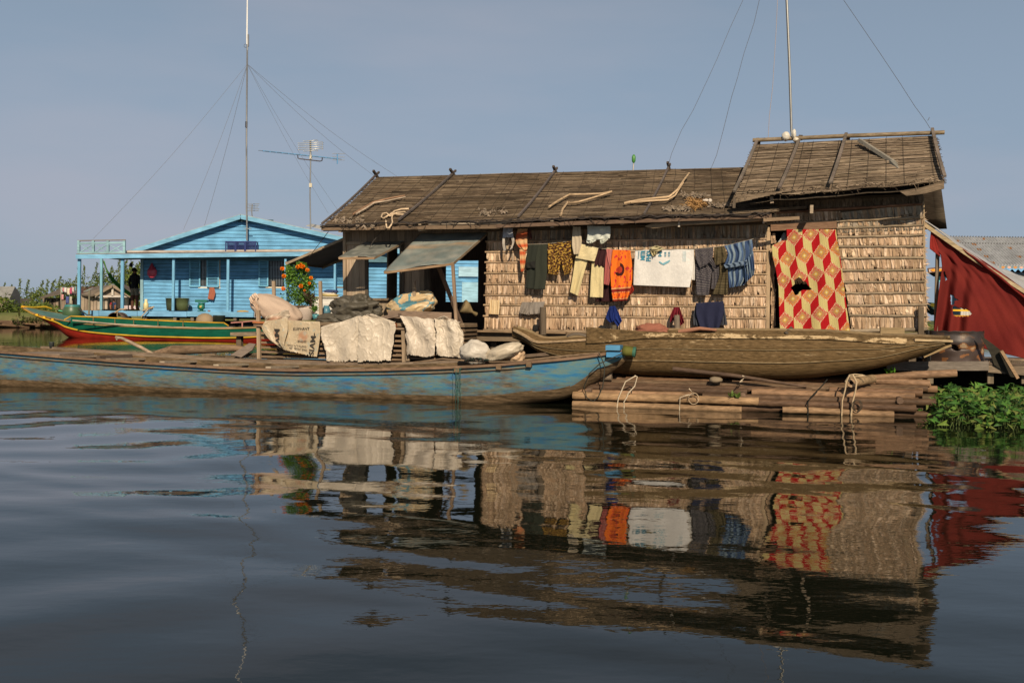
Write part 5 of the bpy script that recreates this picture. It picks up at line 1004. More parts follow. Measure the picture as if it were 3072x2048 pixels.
mb.add([(xl, YW + 6, zd - .4), (xr, YW + 6, zd - .4), (xr, YW + 6, zc + .5), (xl, YW + 6, zc + .5)], [(0, 1, 2, 3)], (.1, .12, .12)); mb.build('side_walls', M['paint'], bh, solid=.03)
# gable
ax, az = G(722, 645, YF + .6).x, G(722, 645, YF + .6).z; lx, lz = G(375, 757, YF + .6).x, G(375, 757, YF + .6).z; rx_, rz_ = G(1285, 757, YF + .6).x, lz; YG = YF + 1.0
def gclip(z): t = max(0, min(1, (az - .02 - z) / (az - lz))); return (lerp(ax, lx, t) , lerp(ax, rx_, t))
mb = MB(); siding(mb, 0, 0, az - .3, G(500, 755, YG).z, YG, clip=gclip); mb.build('gable_wall', M['paint'], bh)
mb = MB(); mb.add([(lx, YG + .02, lz - .3), (rx_, YG + .02, lz - .3), (ax, YG + .02, az)], [(0, 1, 2)], (.1, .2, .25)); mb.build('gable_backing', M['paint'], bh)
for sgn, (bx, bz) in ((0, (lx, lz)), (1, (rx_, rz_))):
    mb = MB(); P4 = [(ax, YF + .6, az + .03), (bx, YF + .6, bz + .03), (bx, YW + 6.2, bz + .03), (ax, YW + 6.2, az + .03)]; mb.add(P4, [(0, 1, 2, 3)], (.3, .36, .38)); rf = mb.build('roof', M['metal'], bh, solid=.04)
    mb = MB(); mb.bar((ax, YF + .58, az - .09), (bx, YF + .58, bz - .09), .05, .2, (.19, .42, .6)); mb.build('barge_board', M['paint'], rf)
mb = MB(); p = G(918, 677, 52); mb.add([p, G(935, 672, 54), G(985, 682, 54), G(972, 689, 51)], [(0, 1, 2, 3)], (.6, .56, .48)); mb.build('roof_patch', M['metal'], bh, solid=.02)
# verandah: deck, beam, flat roof, posts
for i, (x0, x1) in enumerate(((240, 296), (297, 411), (412, 560), (561, 760), (761, 900), (901, 1060))):
    y0 = lerp(931, 938, (x0 - 240) / 820); gpart('deck_fascia', x0 + .3, y0, x1, y0 + lerp(17, 18, i / 5), YF - .2, .06, vary((.17, .38, .58), .08))
mb = MB(); a, b = G(240, 932, YF - .15), G(1100, 940, YF - .15); mb.box(((a.x + b.x) / 2, (YF + YW + 6) / 2 - .05, a.z - .06), ((b.x - a.x) / 2, 0, 0), (0, (YW + 6 - YF) / 2, 0), (0, 0, .04), (.3, .27, .22)); mb.build('deck', M['wood'], bh)
mb = MB(); mb.box(((a.x + b.x) / 2, YF + 3.5, .45), ((b.x - a.x) / 2, 0, 0), (0, 3, 0), (0, 0, .3), (.03, .03, .03)); mb.build('pontoon', M['wood'], bh)
for px in (430, 520, 572, 700, 820, 950): gpart('joist_end', px, 951, px + 9, 962, YF - .1, .5, (.2, .17, .13), m='wood')
a, b = G(228, 770, YF - .2), G(1100, 760, YF - .2)
mb = MB(); mb.bar(a, b, .1, .2, (.19, .42, .62)); mb.build('verandah_beam', M['paint'], bh)
mb = MB(); mb.add([a + Vector((0, 0, .12)), b + Vector((0, 0, .12)), b + Vector((0, YW - YF + .2, .16)), a + Vector((0, YW - YF + 4, .16))], [(0, 1, 2, 3)], (.2, .18, .16)); mb.build('verandah_roof', M['metal'], bh, solid=.04)
mb = MB(); a2, b2 = G(376, 755, YF + .4), G(1030, 750, YF + .4); mb.bar(a2, b2, .1, .09, (.45, .4, .35)); mb.build('flashing', M['wood'], bh)
for px0, px1, Y, w_ in ((238.5, 237, YF, 8.2), (368, 367, YF, 8.2), (521.5, 519.5, YF, 7), (685, 683, YF, 7.2), (857, 856, YF, 6), (1005, 1004, YF, 6)):
    mb = MB(); mb.bar(G(px0, 777, Y), G(px1, 932, Y), w_ / 62.5, .12, (.18, .42, .62), up=Vector((0, 1, 0))); mb.build('verandah_post', M['paintv'], bh)
mb = MB(); mb.bar(G(305, 776, YW + 3), G(304, 930, YW + 3), .12, .12, (.2, .42, .52), up=Vector((0, 1, 0))); mb.build('verandah_post', M['paintv'], bh)
gpart('corner_board', 421, 775, 429, 932, YW - .1, .1, (.24, .4, .46), m='paintv')
# rooftop railing
rl = bpy.data.objects.new('rooftop_railing', None); sc.collection.objects.link(rl); rl.parent = bh; rl['_o'] = bh['_o']
def rbar(x0, y0, x1, y1, w_, nm, col=(.25, .42, .47)): mb = MB(); mb.bar(G(x0, y0, YF + .1), G(x1, y1, YF + .1), w_, w_, col, up=Vector((0, 1, 0)) if abs(x1 - x0) < 6 else Vector((0, 0, 1))); mb.build(nm, M['paint'], rl)
for px in (236.5, 280, 324, 373): rbar(px, 722, px, 760, .11, 'baluster')
rbar(233, 722, 377, 720, .05, 'rail', (.2, .17, .15)); rbar(235, 730, 376, 728, .08, 'rail'); rbar(235, 759, 376, 757, .08, 'rail')
for x0, x1 in ((240, 278), (284, 322), (328, 370)): rbar(x0, 733, x1, 757, .04, 'cross_brace'); rbar(x0, 757, x1, 733, .045, 'cross_brace')
# windows
def shutter(x0, y0, x1, y1, parent, Y=YW - .1, col=(.2, .5, .7)):
    mb = MB(); a, b = G(x0, y0, Y), G(x1, y1, Y)
    for p, q_, w_ in (((a.x, Y, a.z), (a.x, Y, b.z), 1), ((b.x, Y, a.z), (b.x, Y, b.z), 1), ((a.x, Y, a.z), (b.x, Y, a.z), 0), ((a.x, Y, b.z), (b.x, Y, b.z), 0)): mb.bar(p, q_, .06, .05, col, up=Vector((0, 1, 0)) if w_ else Vector((0, 0, 1)))
    n = 16
    for i in range(n): z = lerp(b.z + .06, a.z - .05, i / (n - 1)); mb.box(((a.x + b.x) / 2, Y, z), ((b.x - a.x) / 2, 0, 0), (0, .025, -.02), (0, .005, .006), vary(col, .06))
    return mb.build('shutter', M['paint'], parent)
def window(x0, y0, x1, y1, bars, fr):
    mb = MB(); a, b = G(x0, y0, YW + .02), G(x1, y1, YW + .02); mb.box(((a.x + b.x) / 2, YW + .75, (a.z + b.z) / 2), ((b.x - a.x) / 2, 0, 0), (0, .01, 0), (0, 0, (a.z - b.z) / 2), (.02, .02, .025)); wn = mb.build('window', M['plastic'], bh)
    mb = MB()
    for i in range(bars): x = lerp(a.x, b.x, (i + .5) / bars); mb.bar((x, YW, a.z), (x, YW, b.z), .022, .022, (.3, .34, .36), up=Vector((0, 1, 0)))
    for t in (.33, .66): mb.bar((a.x, YW, lerp(a.z, b.z, t)), (b.x, YW, lerp(a.z, b.z, t)), .02, .02, (.15, .2, .22))
    mb.build('window_bars', M['steel'], wn)
    mb = MB()
    for (x0_, y0_, x1_, y1_) in fr: gb(mb, x0_, y0_, x1_, y1_, YW - .06, .05, (.72, .68, .55))
    mb.build('window_frame', M['paint'], wn); return wn
w1 = window(602, 776, 622, 859, 5, [(594, 860.5, 661, 865), (655.5, 776, 660, 860)]); shutter(570, 777, 599, 859, w1); shutter(622, 776, 655, 859, w1, YW - .18)
w2 = window(804, 774, 856, 858, 11, [(797, 860, 862, 864.5)]); shutter(778, 775, 803, 858, w2); shutter(857, 775, 880, 858, w2)
mb = MB(); gb(mb, 1002, 775, 1007, 863, YW - .06, .05, (.72, .68, .55)); gb(mb, 1007, 859, 1032, 863, YW - .06, .05, (.72, .68, .55)); w3 = mb.build('window_frame', M['paint'], bh); shutter(1009, 777, 1034, 858, w3)
gpart('flap', 1376, 800, 1434, 830, YW - .15, .04, (.4, .62, .74)); gpart('panel', 1386, 846, 1434, 906, YW - .1, .04, (.3, .52, .64))
# verandah side railing (brown)
sr = bpy.data.objects.new('verandah_railing', None); sc.collection.objects.link(sr); sr.parent = bh; sr['_o'] = bh['_o']
YR = YW + 3.2
mb = MB(); mb.bar(G(298, 893, YR), G(430, 894, YR), .05, .05, (.22, .16, .11)); mb.build('rail', M['wood'], sr); mb = MB(); mb.bar(G(298, 929, YR), G(430, 929, YR), .05, .07, (.22, .16, .11)); mb.build('rail', M['wood'], sr)
for x in (312, 325, 337, 350, 385, 398, 410): mb = MB(); mb.bar(G(x, 894, YR), G(x, 929, YR), .05, .04, (.4, .3, .2), up=Vector((0, 1, 0))); mb.build('baluster', M['wood'], sr)
# things on the verandah
def garm(name, L, Rr, Y, col, label, cat, m='cloth', group=None, **kw):
    mb = MB(); panel(mb, L, Rr, Y, col, at=lambda px, py, v: G(px, py, v), **kw); return tag(mb.build(name, M[m], solid=.02), label, cat, group)
blob('plastic_bag', G(456, 817, YW - .25), (.23, .1, .27), (.5, .05, .09), 'plastic', axes=(X_, Vector((0, 1, 0)), Vector((0, 0, 1))), colfn=None, wr=.15, pw=2.2, label='dark pink plastic bag hanging on the blue house wall', cat='bag', nu=24, nv=18)
mb = MB(); c = G(456, 803, YW - .25); mb.lathe(c, [(.17, -.1), (.1, .08), (.03, .22), (.01, .24)], (.45, .05, .09), 14); mb.build('bag_top', M['plastic'], bpy.data.objects['plastic_bag.001'] if 'plastic_bag.001' in bpy.data.objects else None)
th = thing('thermos', G(438, 932, YF + .5), 'tall cream thermos flask on the verandah edge', 'thermos')
mb = MB(); p = G(438, 932, YF + .5); mb.lathe(p, [(0, 0), (.12, 0), (.12, .33), (.075, .42), (.075, .46), (0, .46)], (.72, .62, .3), 16); mb.build('body', M['plastic'], th); mb = MB(); mb.lathe(p + Vector((0, 0, .46)), [(.07, 0), (.07, .1), (0, .11)], (.75, .68, .38), 14); mb.build('cap', M['plastic'], th)
mb = MB(); mb.lathe(G(452, 929, YF + .4), [(0, 0), (.09, 0), (.12, .07), (.08, .13), (.02, .15), (.02, .17), (0, .17)], (.1, .1, .1), 14); tag(mb.build('kettle', M['metal']), 'small blackened kettle right of the cream thermos', 'kettle')
mb = MB(); mb.bar(G(428, 931, YF - .3), G(462, 920, YF - .3), .06, .06, (.4, .3, .19)); mb.bar(G(424, 950, YF - .4), G(444, 928, YF - .4), .04, .04, (.5, .4, .28)); tag(mb.build('branch', M['bamboo']), 'forked branch resting on the verandah edge beside the thermos', 'branch')
for k, (px, lab) in enumerate(((517, 'dark olive plastic bucket behind the verandah post'), (547, 'olive green plastic bucket on the blue verandah'))):
    bk = thing('bucket', G(px, 931, YF + .6 + .2 * (1 - k)), lab, 'bucket', 'buckets on the blue verandah'); mb = MB(); mb.lathe(Vector(bk['_o']), [(0, 0), (.26, 0), (.3, .3), (.31, .56), (.335, .57), (.335, .6), (.29, .6), (.26, .1), (0, .08)], (.09, .12, .05) if k else (.05, .07, .04), 22); mb.build('body', M['plastic'], bk)
    mb = MB(); b0 = Vector(bk['_o']) + Vector((0, 0, .55)); mb.tube([b0 + Vector((.33, 0, 0)), b0 + Vector((.37, -.06, -.2)), b0 + Vector((.33, -.1, -.38))], .012, (.1, .1, .1), 5); mb.build('handle', M['plastic'], bk)
pm = thing('water_pump', G(605, 934, YF + .3), 'green iron hand water pump on the blue verandah', 'pump'); p0 = Vector(pm['_o'])
mb = MB(); mb.lathe(p0, [(0, 0), (.2, 0), (.2, .03), (.08, .05), (.08, .1), (.15, .14), (.15, .38), (.2, .42), (0, .42)], (.01, .13, .09), 18); mb.build('body', M['plastic'], pm)
mb = MB(); mb.lathe(p0 + Vector((0, -.12, .22)), [(0, -.05), (.16, -.05), (.16, .05), (0, .05)], (.015, .16, .1), 18, Vector((0, 1, 0))); mb.build('flywheel', M['plastic'], pm); mb = MB(); mb.box(p0 + Vector((0, 0, .5)), (.28, 0, 0), (0, .14, 0), (0, 0, .06), (.015, .14, .1)); mb.build('tank', M['plastic'], pm)
mb = MB(); mb.lathe(p0 + Vector((0, -.18, .22)), [(0, -.02), (.06, -.02), (.06, .02), (0, .02)], (.5, .4, .1), 12, Vector((0, 1, 0))); mb.build('badge', M['plastic'], pm)
garm('shirt', [(629, 862), (626, 880), (623, 897)], [(642, 862), (646, 880), (640, 900)], YW - .2, (.36, .13, .08), 'brick red shirt hanging below the blue house window', 'shirt', amp=.03, nu=10, nv=10)
mb = MB(); a_ = [G(*p_, YR - .6) for p_ in ((312, 783), (322, 815), (340, 845), (365, 868), (395, 888), (425, 896))]
def hm(s, t):
    f = t * 5; i = min(int(f), 4); c = a_[i].lerp(a_[i + 1], f - i); w_ = .02 + .22 * math.sin(math.pi * min(1, max(0, (t - .15) / .85))) ** .7 if t > .15 else .03; return c + Vector((0, (s - .5) * w_ * 3, (abs(s - .5)) * w_ * 1.2 - w_ * .3))
mb.grid(hm, 8, 30, (.1, .34, .04)); hk = tag(mb.build('hammock', M['cloth'], solid=.015), 'bright green hammock slung across the blue verandah', 'hammock'); mb = MB(); mb.tube([G(308, 780, YR - .6), G(316, 800, YR - .6), G(328, 832, YR - .6)], .03, (.08, .08, .06), 5); mb.build('hammock_rope', M['rope'], hk)
mb = MB(); p = G(393, 796, YR); mb.tube([G(393, 779, YR), p], .015, (.03, .03, .03), 4); mb.lathe(p - Vector((0, 0, .08)), [(0, 0), (.08, .02), (.1, .12), (.04, .22), (0, .22)], (.03, .03, .03), 10); tag(mb.build('hanging_lamp', M['metal']), 'small black lamp hanging from the verandah roof', 'lamp')
for px, lab in ((415, 'small white cup on the verandah floor near the person'), (419, 'white cup to the right of another near the person')): mb = MB(); mb.lathe(G(px, 930, YR - 1.5), [(0, 0), (.05, 0), (.06, .13), (0, .13)], (.7, .7, .68), 10); tag(mb.build('cup', M['plastic']), lab, 'cup')
mb = MB(); mb.lathe(G(627, 936, YF + .2), [(0, 0), (.07, .03), (.06, .08), (0, .1)], (.25, .12, .1), 10); tag(mb.build('bowl', M['plastic']), 'small reddish bowl right of the green pump', 'bowl')
blob('sandal_pile', G(728, 934, YF + .3), (.28, .12, .05), (.5, .33, .08), 'cloth', axes=(X_, Vector((0, 1, 0)), Vector((0, 0, 1))), wr=.6, label='small yellowish heap on the verandah edge left of the stakes', cat='heap', nu=20, nv=12)
NV = (.015, .03, .14)
for k, (x0, x1) in enumerate(((676, 706), (707, 735), (736, 768))):
    a, b = G(x0, 723, YF + .35), G(x1, 754, YF + .35); cx, cz = (a.x + b.x) / 2, b.z; hw, hh = (b.x - a.x) / 2 - .01, a.z - b.z
    ct = thing('bottle_crate', (cx, YF + .55, cz), ('leftmost navy plastic bottle crate on the verandah roof', 'middle navy plastic bottle crate on the verandah roof', 'rightmost navy plastic bottle crate on the verandah roof')[k], 'crate', 'navy crates on the verandah roof')
    mb = MB()
    for yy in (-.18, .18):
        for zz in (.02, hh - .03, hh * .55 if k == 9 else .02): mb.box((cx, YF + .55 + yy, cz + zz), (hw, 0, 0), (0, .012, 0), (0, 0, .03), NV)
        for i in range(8): x = cx - hw + hw * 2 * (i + .5) / 8; mb.box((x, YF + .55 + yy, cz + hh / 2), (.012, 0, 0), (0, .01, 0), (0, 0, hh / 2), NV)
    for xx in (-hw + .01, hw - .01):
        for zz in (.03, hh - .04): mb.box((cx + xx, YF + .55, cz + zz), (.012, 0, 0), (0, .18, 0), (0, 0, .035), NV)
        for yy in (-.18, .18): mb.box((cx + xx, YF + .55 + yy, cz + hh / 2), (.025, 0, 0), (0, .025, 0), (0, 0, hh / 2), NV)
    mb.build('frame', M['plastic'], ct); mb = MB(); mb.box((cx, YF + .55, cz + .03), (hw * .95, 0, 0), (0, .17, 0), (0, 0, .01), NV); mb.build('floor', M['plastic'], ct)
# ---- person
def body(name, J, E_, Rr, paint, label, cat='person', seg=2):
    me = bpy.data.meshes.new(name); me.from_pydata(J, E_, []); o = bpy.data.objects.new('tmp', me); sc.collection.objects.link(o)
    sk = o.modifiers.new('s', 'SKIN'); 
    for i, r in enumerate(Rr): me.skin_vertices[0].data[i].radius = r if isinstance(r, tuple) else (r, r)
    me.skin_vertices[0].data[0].use_root = True
    sb = o.modifiers.new('ss', 'SUBSURF'); sb.levels = seg; sb.render_levels = seg; dg = bpy.context.evaluated_depsgraph_get(); dg.update()
    m2 = bpy.data.meshes.new_from_object(o.evaluated_get(dg)); bpy.data.objects.remove(o); bpy.data.meshes.remove(me); mb = MB()
    mb.add([v.co.copy() for v in m2.vertices], [tuple(p.vertices) for p in m2.polygons], [paint(p.center) for p in m2.polygons], True); bpy.data.meshes.remove(m2); return mb
def person(base, hgt, face, paint, label, hair, pose='stand'):
    s = hgt / 1.7; b = Vector(base)
    if pose == 'stand': J = [(0, 0, .93), (0, 0, 1.08), (0, 0, 1.28), (0, 0, 1.42), (0, 0, 1.5), (0, .01, 1.58), (0, .01, 1.66), (.17, 0, 1.37), (.25, .02, 1.12), (.24, -.06, .9), (.235, -.08, .8), (-.17, 0, 1.37), (-.26, .02, 1.12), (-.27, -.04, .88), (-.265, -.06, .78), (.09, 0, .86), (.1, -.01, .48), (.11, .02, .08), (.12, -.12, .03), (-.09, 0, .86), (-.1, -.01, .48), (-.12, .02, .08), (-.13, -.12, .03)]
    else: J = [(0, 0, .1), (0, -.02, .25), (0, -.05, .42), (0, -.08, .54), (0, -.1, .6), (0, -.1, .68), (0, -.09, .76), (.15, -.08, .5), (.22, -.2, .34), (.18, -.34, .3), (.15, -.4, .3), (-.15, -.08, .5), (-.22, -.2, .34), (-.18, -.34, .3), (-.15, -.4, .3), (.1, -.05, .12), (.18, -.42, .35), (.15, -.45, .04), (.15, -.55, .03), (-.1, -.05, .12), (-.18, -.42, .35), (-.15, -.45, .04), (-.15, -.55, .03)]
    E_ = [(0, 1), (1, 2), (2, 3), (3, 4), (4, 5), (5, 6), (3, 7), (7, 8), (8, 9), (9, 10), (3, 11), (11, 12), (12, 13), (13, 14), (0, 15), (15, 16), (16, 17), (17, 18), (0, 19), (19, 20), (20, 21), (21, 22)]
    Rr = [(.15, .11), (.14, .1), (.17, .11), (.12, .09), (.055, .055), (.085, .1), (.08, .09), (.075, .07), (.055, .05), (.04, .04), (.035, .02), (.075, .07), (.055, .05), (.04, .04), (.035, .02), (.1, .1), (.075, .075), (.05, .05), (.04, .03), (.1, .1), (.075, .075), (.05, .05), (.04, .03)]
    rz = Matrix.Rotation(face, 3, 'Z'); mb = body('person', [tuple(rz @ Vector(j) * s) for j in J], E_, [tuple(x * s for x in r) for r in Rr], lambda c: paint(c / s), label)
    mb.v = [v + b for v in mb.v]; o = mb.build('person', M['skin'], None, loc=b); tag(o, label, 'person')
    hz_ = J[5]; mb = MB(); c = b + rz @ Vector((hz_[0], hz_[1] + .015, hz_[2] + .04)) * s
    mb.grid(lambda u, v: c + rz @ Vector((math.cos(u * 6.283) * math.sin(v * 1.9), math.sin(u * 6.283) * math.sin(v * 1.9) * 1.12, math.cos(v * 1.9) * 1.1)) * .105 * s, 16, 8, hair); mb.build('hair', M['skin'], o)
    f = rz @ Vector((0, -1, 0)); sd = rz @ Vector((1, 0, 0)); hc = b + rz @ Vector((hz_[0], hz_[1], hz_[2])) * s
    mb = MB(); mb.lathe(hc + f * .1 * s, [(.018 * s, -.02 * s), (.012 * s, .02 * s), (0, .028 * s)], paint(Vector((0, 0, 9))), 6, (f + Vector((0, 0, -.2)))); mb.build('nose', M['skin'], o)
    for e in (-1, 1): mb = MB(); mb.lathe(hc + f * .098 * s + sd * e * .035 * s + Vector((0, 0, .025 * s)), [(.012 * s, 0), (.008 * s, .008 * s), (0, .01 * s)], (.03, .02, .02), 6, f); mb.build('eye', M['skin'], o)
    for e in (-1, 1):
        jh = Vector(J[10 if e > 0 else 14]); mb = MB()
        for k in range(5): st = b + rz @ (jh + Vector(((k - 2) * .014, 0, 0))) * s; d = rz @ (Vector((0, -.35, -1)) if pose == 'stand' else Vector((-e * .6, -.6, -.4))).normalized(); mb.tube([st, st + d * .04 * s, st + (d + f * .3).normalized() * (.06 + (.02 if k in (1, 2, 3) else 0)) * s], [.009 * s, .008 * s, .006 * s], paint(Vector((0, -1, -9))), 5)
        mb.build('hand', M['skin'], o)
    return o
SKN = (.2, .1, .055)
def pcol(c):
    if c.z > 5 or c.z < -5: return SKN
    if c.z > 1.5: return SKN
    if c.z > .86 and abs(c.x) < .5: return (.012, .012, .013) if c.z > .9 else SKN if abs(c.x) > .2 else (.16, .15, .11)
    if c.z > .62: return (.17, .16, .12)
    return (.1, .045, .03)
person(Vector((GX(404, YR - 1.6), YR - 1.6, zd)), 2.15, math.pi * .9, pcol, 'person in black jacket and grey shorts standing on the blue verandah, back turned', (.008, .007, .006))
# ---- masts and antennas
def mast(name, px0, y0, px1, y1, Y, r, label): t = thing(name, G(px0, y0, Y), label, 'antenna mast'); mb = MB(); mb.tube([G(px0, y0, Y), G((px0 + px1) / 2 - 2, (y0 + y1) / 2, Y), G(px1, y1, Y)], r, (.33, .33, .32), 7); mb.build('pole', M['steel'], t); return t
m1 = mast('radio_mast', 741, 722, 742, 132, YF + .5, .042, 'tall guyed radio mast with white whip rising from the blue house gable')
mb = MB(); mb.tube([G(741.5, 134, YF + .5), G(741, 100, YF + .5), G(744, -150, YF + .5)], [.05, .045, .02], (.8, .8, .78), 6); mb.build('whip', M['plastic'], m1)
mb = MB(); mb.tube([G(744, 140, YF + .5), G(744, 104, YF + .5)], .05, (.25, .25, .25), 6); mb.build('bracket', M['steel'], m1)
mb = MB(); mb.tube([G(737 + 5 * math.cos(t_), 138 + 5 * math.sin(t_), YF + .5) for t_ in np.linspace(0, 6.28, 13)], .012, (.15, .16, .16), 4); mb.build('cable_loop', M['rope'], m1)
mb = MB(); mb.tube([G(739.5, 365, YF + .46), G(739, 383, YF + .46)], .06, (.05, .05, .06), 6); mb.build('joint_sleeve', M['plastic'], m1)
mb = MB(); mb.tube([G(741 - (3 if 440 < y < 640 else 0), y, YF + .42) for y in range(150, 700, 40)], .018, (.25, .25, .25), 4); mb.build('cable', M['rope'], m1)
mb = MB(); mb.bar(G(733, 686, YF + .45), G(754, 686, YF + .45), .04, .04, (.3, .35, .36)); mb.build('clamp', M['steel'], m1)
for ex, ey, Y in ((280, 716, YF), (550, 690, YF + 1), (612, 682, YF + 4), (1128, 532, YW + 5), (1200, 535, YW + 7), (985, 640, YW + 5), (1020, 640, YW + 6)):
    a, b = G(742, 193, YF + .5), G(ex, ey, Y); mb = MB(); mb.tube([a.lerp(b, t_ / 8) - Vector((0, 0, .25 * math.sin(math.pi * t_ / 8))) for t_ in range(9)], .008, (.22, .23, .26), 4); mb.build('guy_wire', M['rope'], m1)
m2 = mast('tv_antenna', 932, 696, 932, 478, YW, .035, 'television antenna with a long blue boom on a pole above the blue house')
mb = MB(); mb.tube([G(788, 453, YW), G(1015, 477, YW)], .032, (.1, .3, .55), 5); mb.build('boom', M['plastic'], m2)
for i in range(13): x = lerp(790, 1012, i / 12); y = lerp(453, 477, i / 12); mb = MB(); p = G(x, y, YW); mb.tube([p + Vector((-.12, -.5, -.06)), p + Vector((.12, .5, .06))], .012, (.35, .38, .4), 4); mb.build('element', M['steel'], m2)
mb = MB(); mb.tube([G(893, 466, YW), G(894, 475, YW), G(900, 477, YW), G(960, 484, YW), G(966, 482, YW), G(967, 474, YW)], .028, (.12, .1, .1), 5); mb.build('support_arm', M['steel'], m2)
mb = MB(); mb.tube([G(1012, 462, YW), G(1012, 492, YW)], .03, (.1, .3, .55), 5); mb.build('reflector_post', M['plastic'], m2)
for y in (461, 471, 480): mb = MB(); mb.tube([G(997, y, YW), G(1034, y + .5, YW)], .014, (.4, .42, .44), 4); mb.build('reflector_rod', M['steel'], m2)
mb = MB(); mb.tube([G(931, 422, YW), G(932, 478, YW)], .045, (.4, .38, .33), 6); mb.build('upper_pole', M['steel'], m2); mb = MB(); mb.tube([G(932, 466, YW - .02), G(932, 478, YW - .02)], .07, (.7, .66, .55), 6); mb.build('balun', M['plastic'], m2)
for y in (422, 428, 434, 441, 447, 452):
    mb = MB(); w_ = 38 if y in (428, 434, 441, 447) else 22
    mb.tube([G(932 - w_, y + 1, YW), G(932 - w_ + 3, y + 2.5, YW), G(932, y + .5, YW - .1), G(932 + w_ - 3, y - 1.5, YW), G(932 + w_, y, YW), G(932 + w_ - 4, y + 2.5, YW)], .016, (.6, .58, .5), 4); mb.build('dipole', M['steel'], m2)
mb = MB(); mb.bar(G(932, 550, YW - .05), G(932, 562, YW - .05), .14, .08, (.6, .55, .42), up=Vector((0, 1, 0))); mb.build('junction_box', M['plastic'], m2)
m3 = mast('tv_antenna', 757, 654, 757, 612, YW + 2, .03, 'small television antenna peeking over the blue house ridge beside the mast')
for i, y in enumerate((612, 617, 622, 627, 632)): mb = MB(); mb.tube([G(743 + i % 2 * 3, y + 1, YW + 2), G(778 - i % 3 * 2, y, YW + 2)], .014, (.4, .38, .33), 4); mb.build('dipole', M['steel'], m3)
m4 = thing('radio_mast', H(2375, 395, 1.2), 'leaning steel mast with guy lines standing on the raised thatched roof', 'antenna mast')
mb = MB(); mb.tube([H(2375, 410, 1.2), H(2369, 200, 1.2), H(2358, -60, 1.2)], .02, (.36, .36, .34), 8); mb.build('pole', M['steel'], m4); mb = MB(); mb.tube([H(2372, 395, 1.18), H(2366, 200, 1.18), H(2355, -60, 1.18)], .008, (.1, .1, .1), 4); mb.build('cable', M['rope'], m4)
for pts in (((2233, -8), (2190, 85), (2150, 180), (2120, 245), (2080, 330), (2045, 390), (2015, 460), (2002, 506)), ((2280, -8), (2262, 70), (2232, 160), (2212, 235), (2195, 290), (2170, 390), (2150, 465), (2133, 506)), ((2333, -8), (2328, 100), (2318, 260), (2308, 350), (2304, 424)), ((2525, -8), (2575, 65), (2640, 160), (2700, 250), (2745, 320), (2760, 340), (2778, 365), (2790, 385))):
    mb = MB(); mb.tube([H(x + 1.5 * nz(i, x), y, 1.3 - .05 * (pts[-1][1] - y) / 100 * 0) for i, (x, y) in enumerate(pts)], .0042, (.12, .12, .13) if pts[0][0] != 2333 else (.45, .38, .36), 4); mb.build('guy_line', M['rope'], m4)
mb = MB(); mb.tube([H(2783, 362, 1.3), H(2786, 358, 1.3), H(2788, 352, 1.3)], .005, (.12, .12, .13), 4); mb.build('wire_end', M['rope'], m4)
def bag(name, poly_, v, col, label, cr_=.04): mb = MB(); n = len(poly_) // 2; panel(mb, poly_[:n], poly_[n:][::-1], v, col, amp=.02, nu=16, nv=16, crump=cr_, bulge=.1); return tag(mb.build(name, M['sack'], solid=.03), label, 'bag')
blob('white_bag', H(2357, 410, .98), (.065, .08, .075), (.72, .68, .58), 'sack', wr=.3, seed=4, pw=2, nu=24, nv=16, label='left cream bag tied at the foot of the right mast', cat='bag'); blob('white_bag', H(2382, 402, .96), (.035, .06, .075), (.74, .7, .6), 'sack', wr=.3, seed=6, pw=2, nu=24, nv=16, label='right cream bag tied at the foot of the right mast', cat='bag'); blob('white_bag', H(2388, 420, .96), (.05, .06, .04), (.7, .62, .48), 'sack', wr=.3, seed=7, pw=2, nu=24, nv=16, label='low cream bundle under the bags at the right mast', cat='bag')
# ================================================================== GREEN BOAT
gm = hullmat('green_boat_paint', [(.005, .1, .05), (.01, .13, .07)], [(.005, .1, .05), (.01, .13, .07)])
gbt = thing('green_boat', G(400, 1000, 46.6), 'long green boat with red bottom and yellow trim moored by the blue house', 'boat')
def gat(u, v, z): return Vector((u, v, z))
def gst(px, ysh, ybot, Yn, Yf, fu=1, dz=0): a = G(px, ysh, Yn); return (a.x, Yn, Yf, a.z, a.z + dz, G(px, ybot, (Yn + Yf) / 2).z, fu)
GS = [gst(66, 921, 926, 45.9, 46.1, 0), gst(90, 935, 945, 45.4, 46.6, 0, .05), gst(125, 948, 968, 45.0, 47.0, 0, .1), gst(165, 957, 1000, 44.6, 47.2, 0, .1), gst(200, 963, 1018, 44.3, 47.1, 1, .1), gst(260, 972, 1030, 44, 46.6), gst(360, 978, 1036, 43.5, 46.2), gst(500, 983, 1040, 43.0, 46), gst(640, 986, 1042, 42.7, 46), gst(760, 983, 1040, 42.6, 45.6), gst(860, 975, 1025, 42.6, 45), gst(930, 965, 985, 43.4, 44.2, 0)]
PG = hull(GS, None, at=gat)
def gedge(s): return .88 - .09 * max(0, min(1, (s - .3) / .3))
def gcol(s, t):
    return (.27, .022, .012) if abs(t * 2 - 1) < gedge(s) else (.004, .085, .05)
mb = MB(); hull_mesh(mb, PG, 160, 120, gcol, (.006, .1, .058)); mb.build('hull', M['paint'], gbt)
mb = MB(); mb.tube([PG(i / 90, (1 - gedge(i / 90)) / 2) + Vector((0, -.02, 0)) for i in range(4, 88)], .038, (.55, .33, .03), 5); mb.build('yellow_trim', M['paint'], gbt)
rail([PG(i / 60, 0) + Vector((0, -.01, .01)) for i in range(2, 59)], .07, .05, (.3, .2, .09), parent=gbt, m='paint'); rail([PG(i / 60, 1) + Vector((0, 0, .01)) for i in range(2, 59)], .07, .05, (.2, .15, .06), parent=gbt, m='paint')
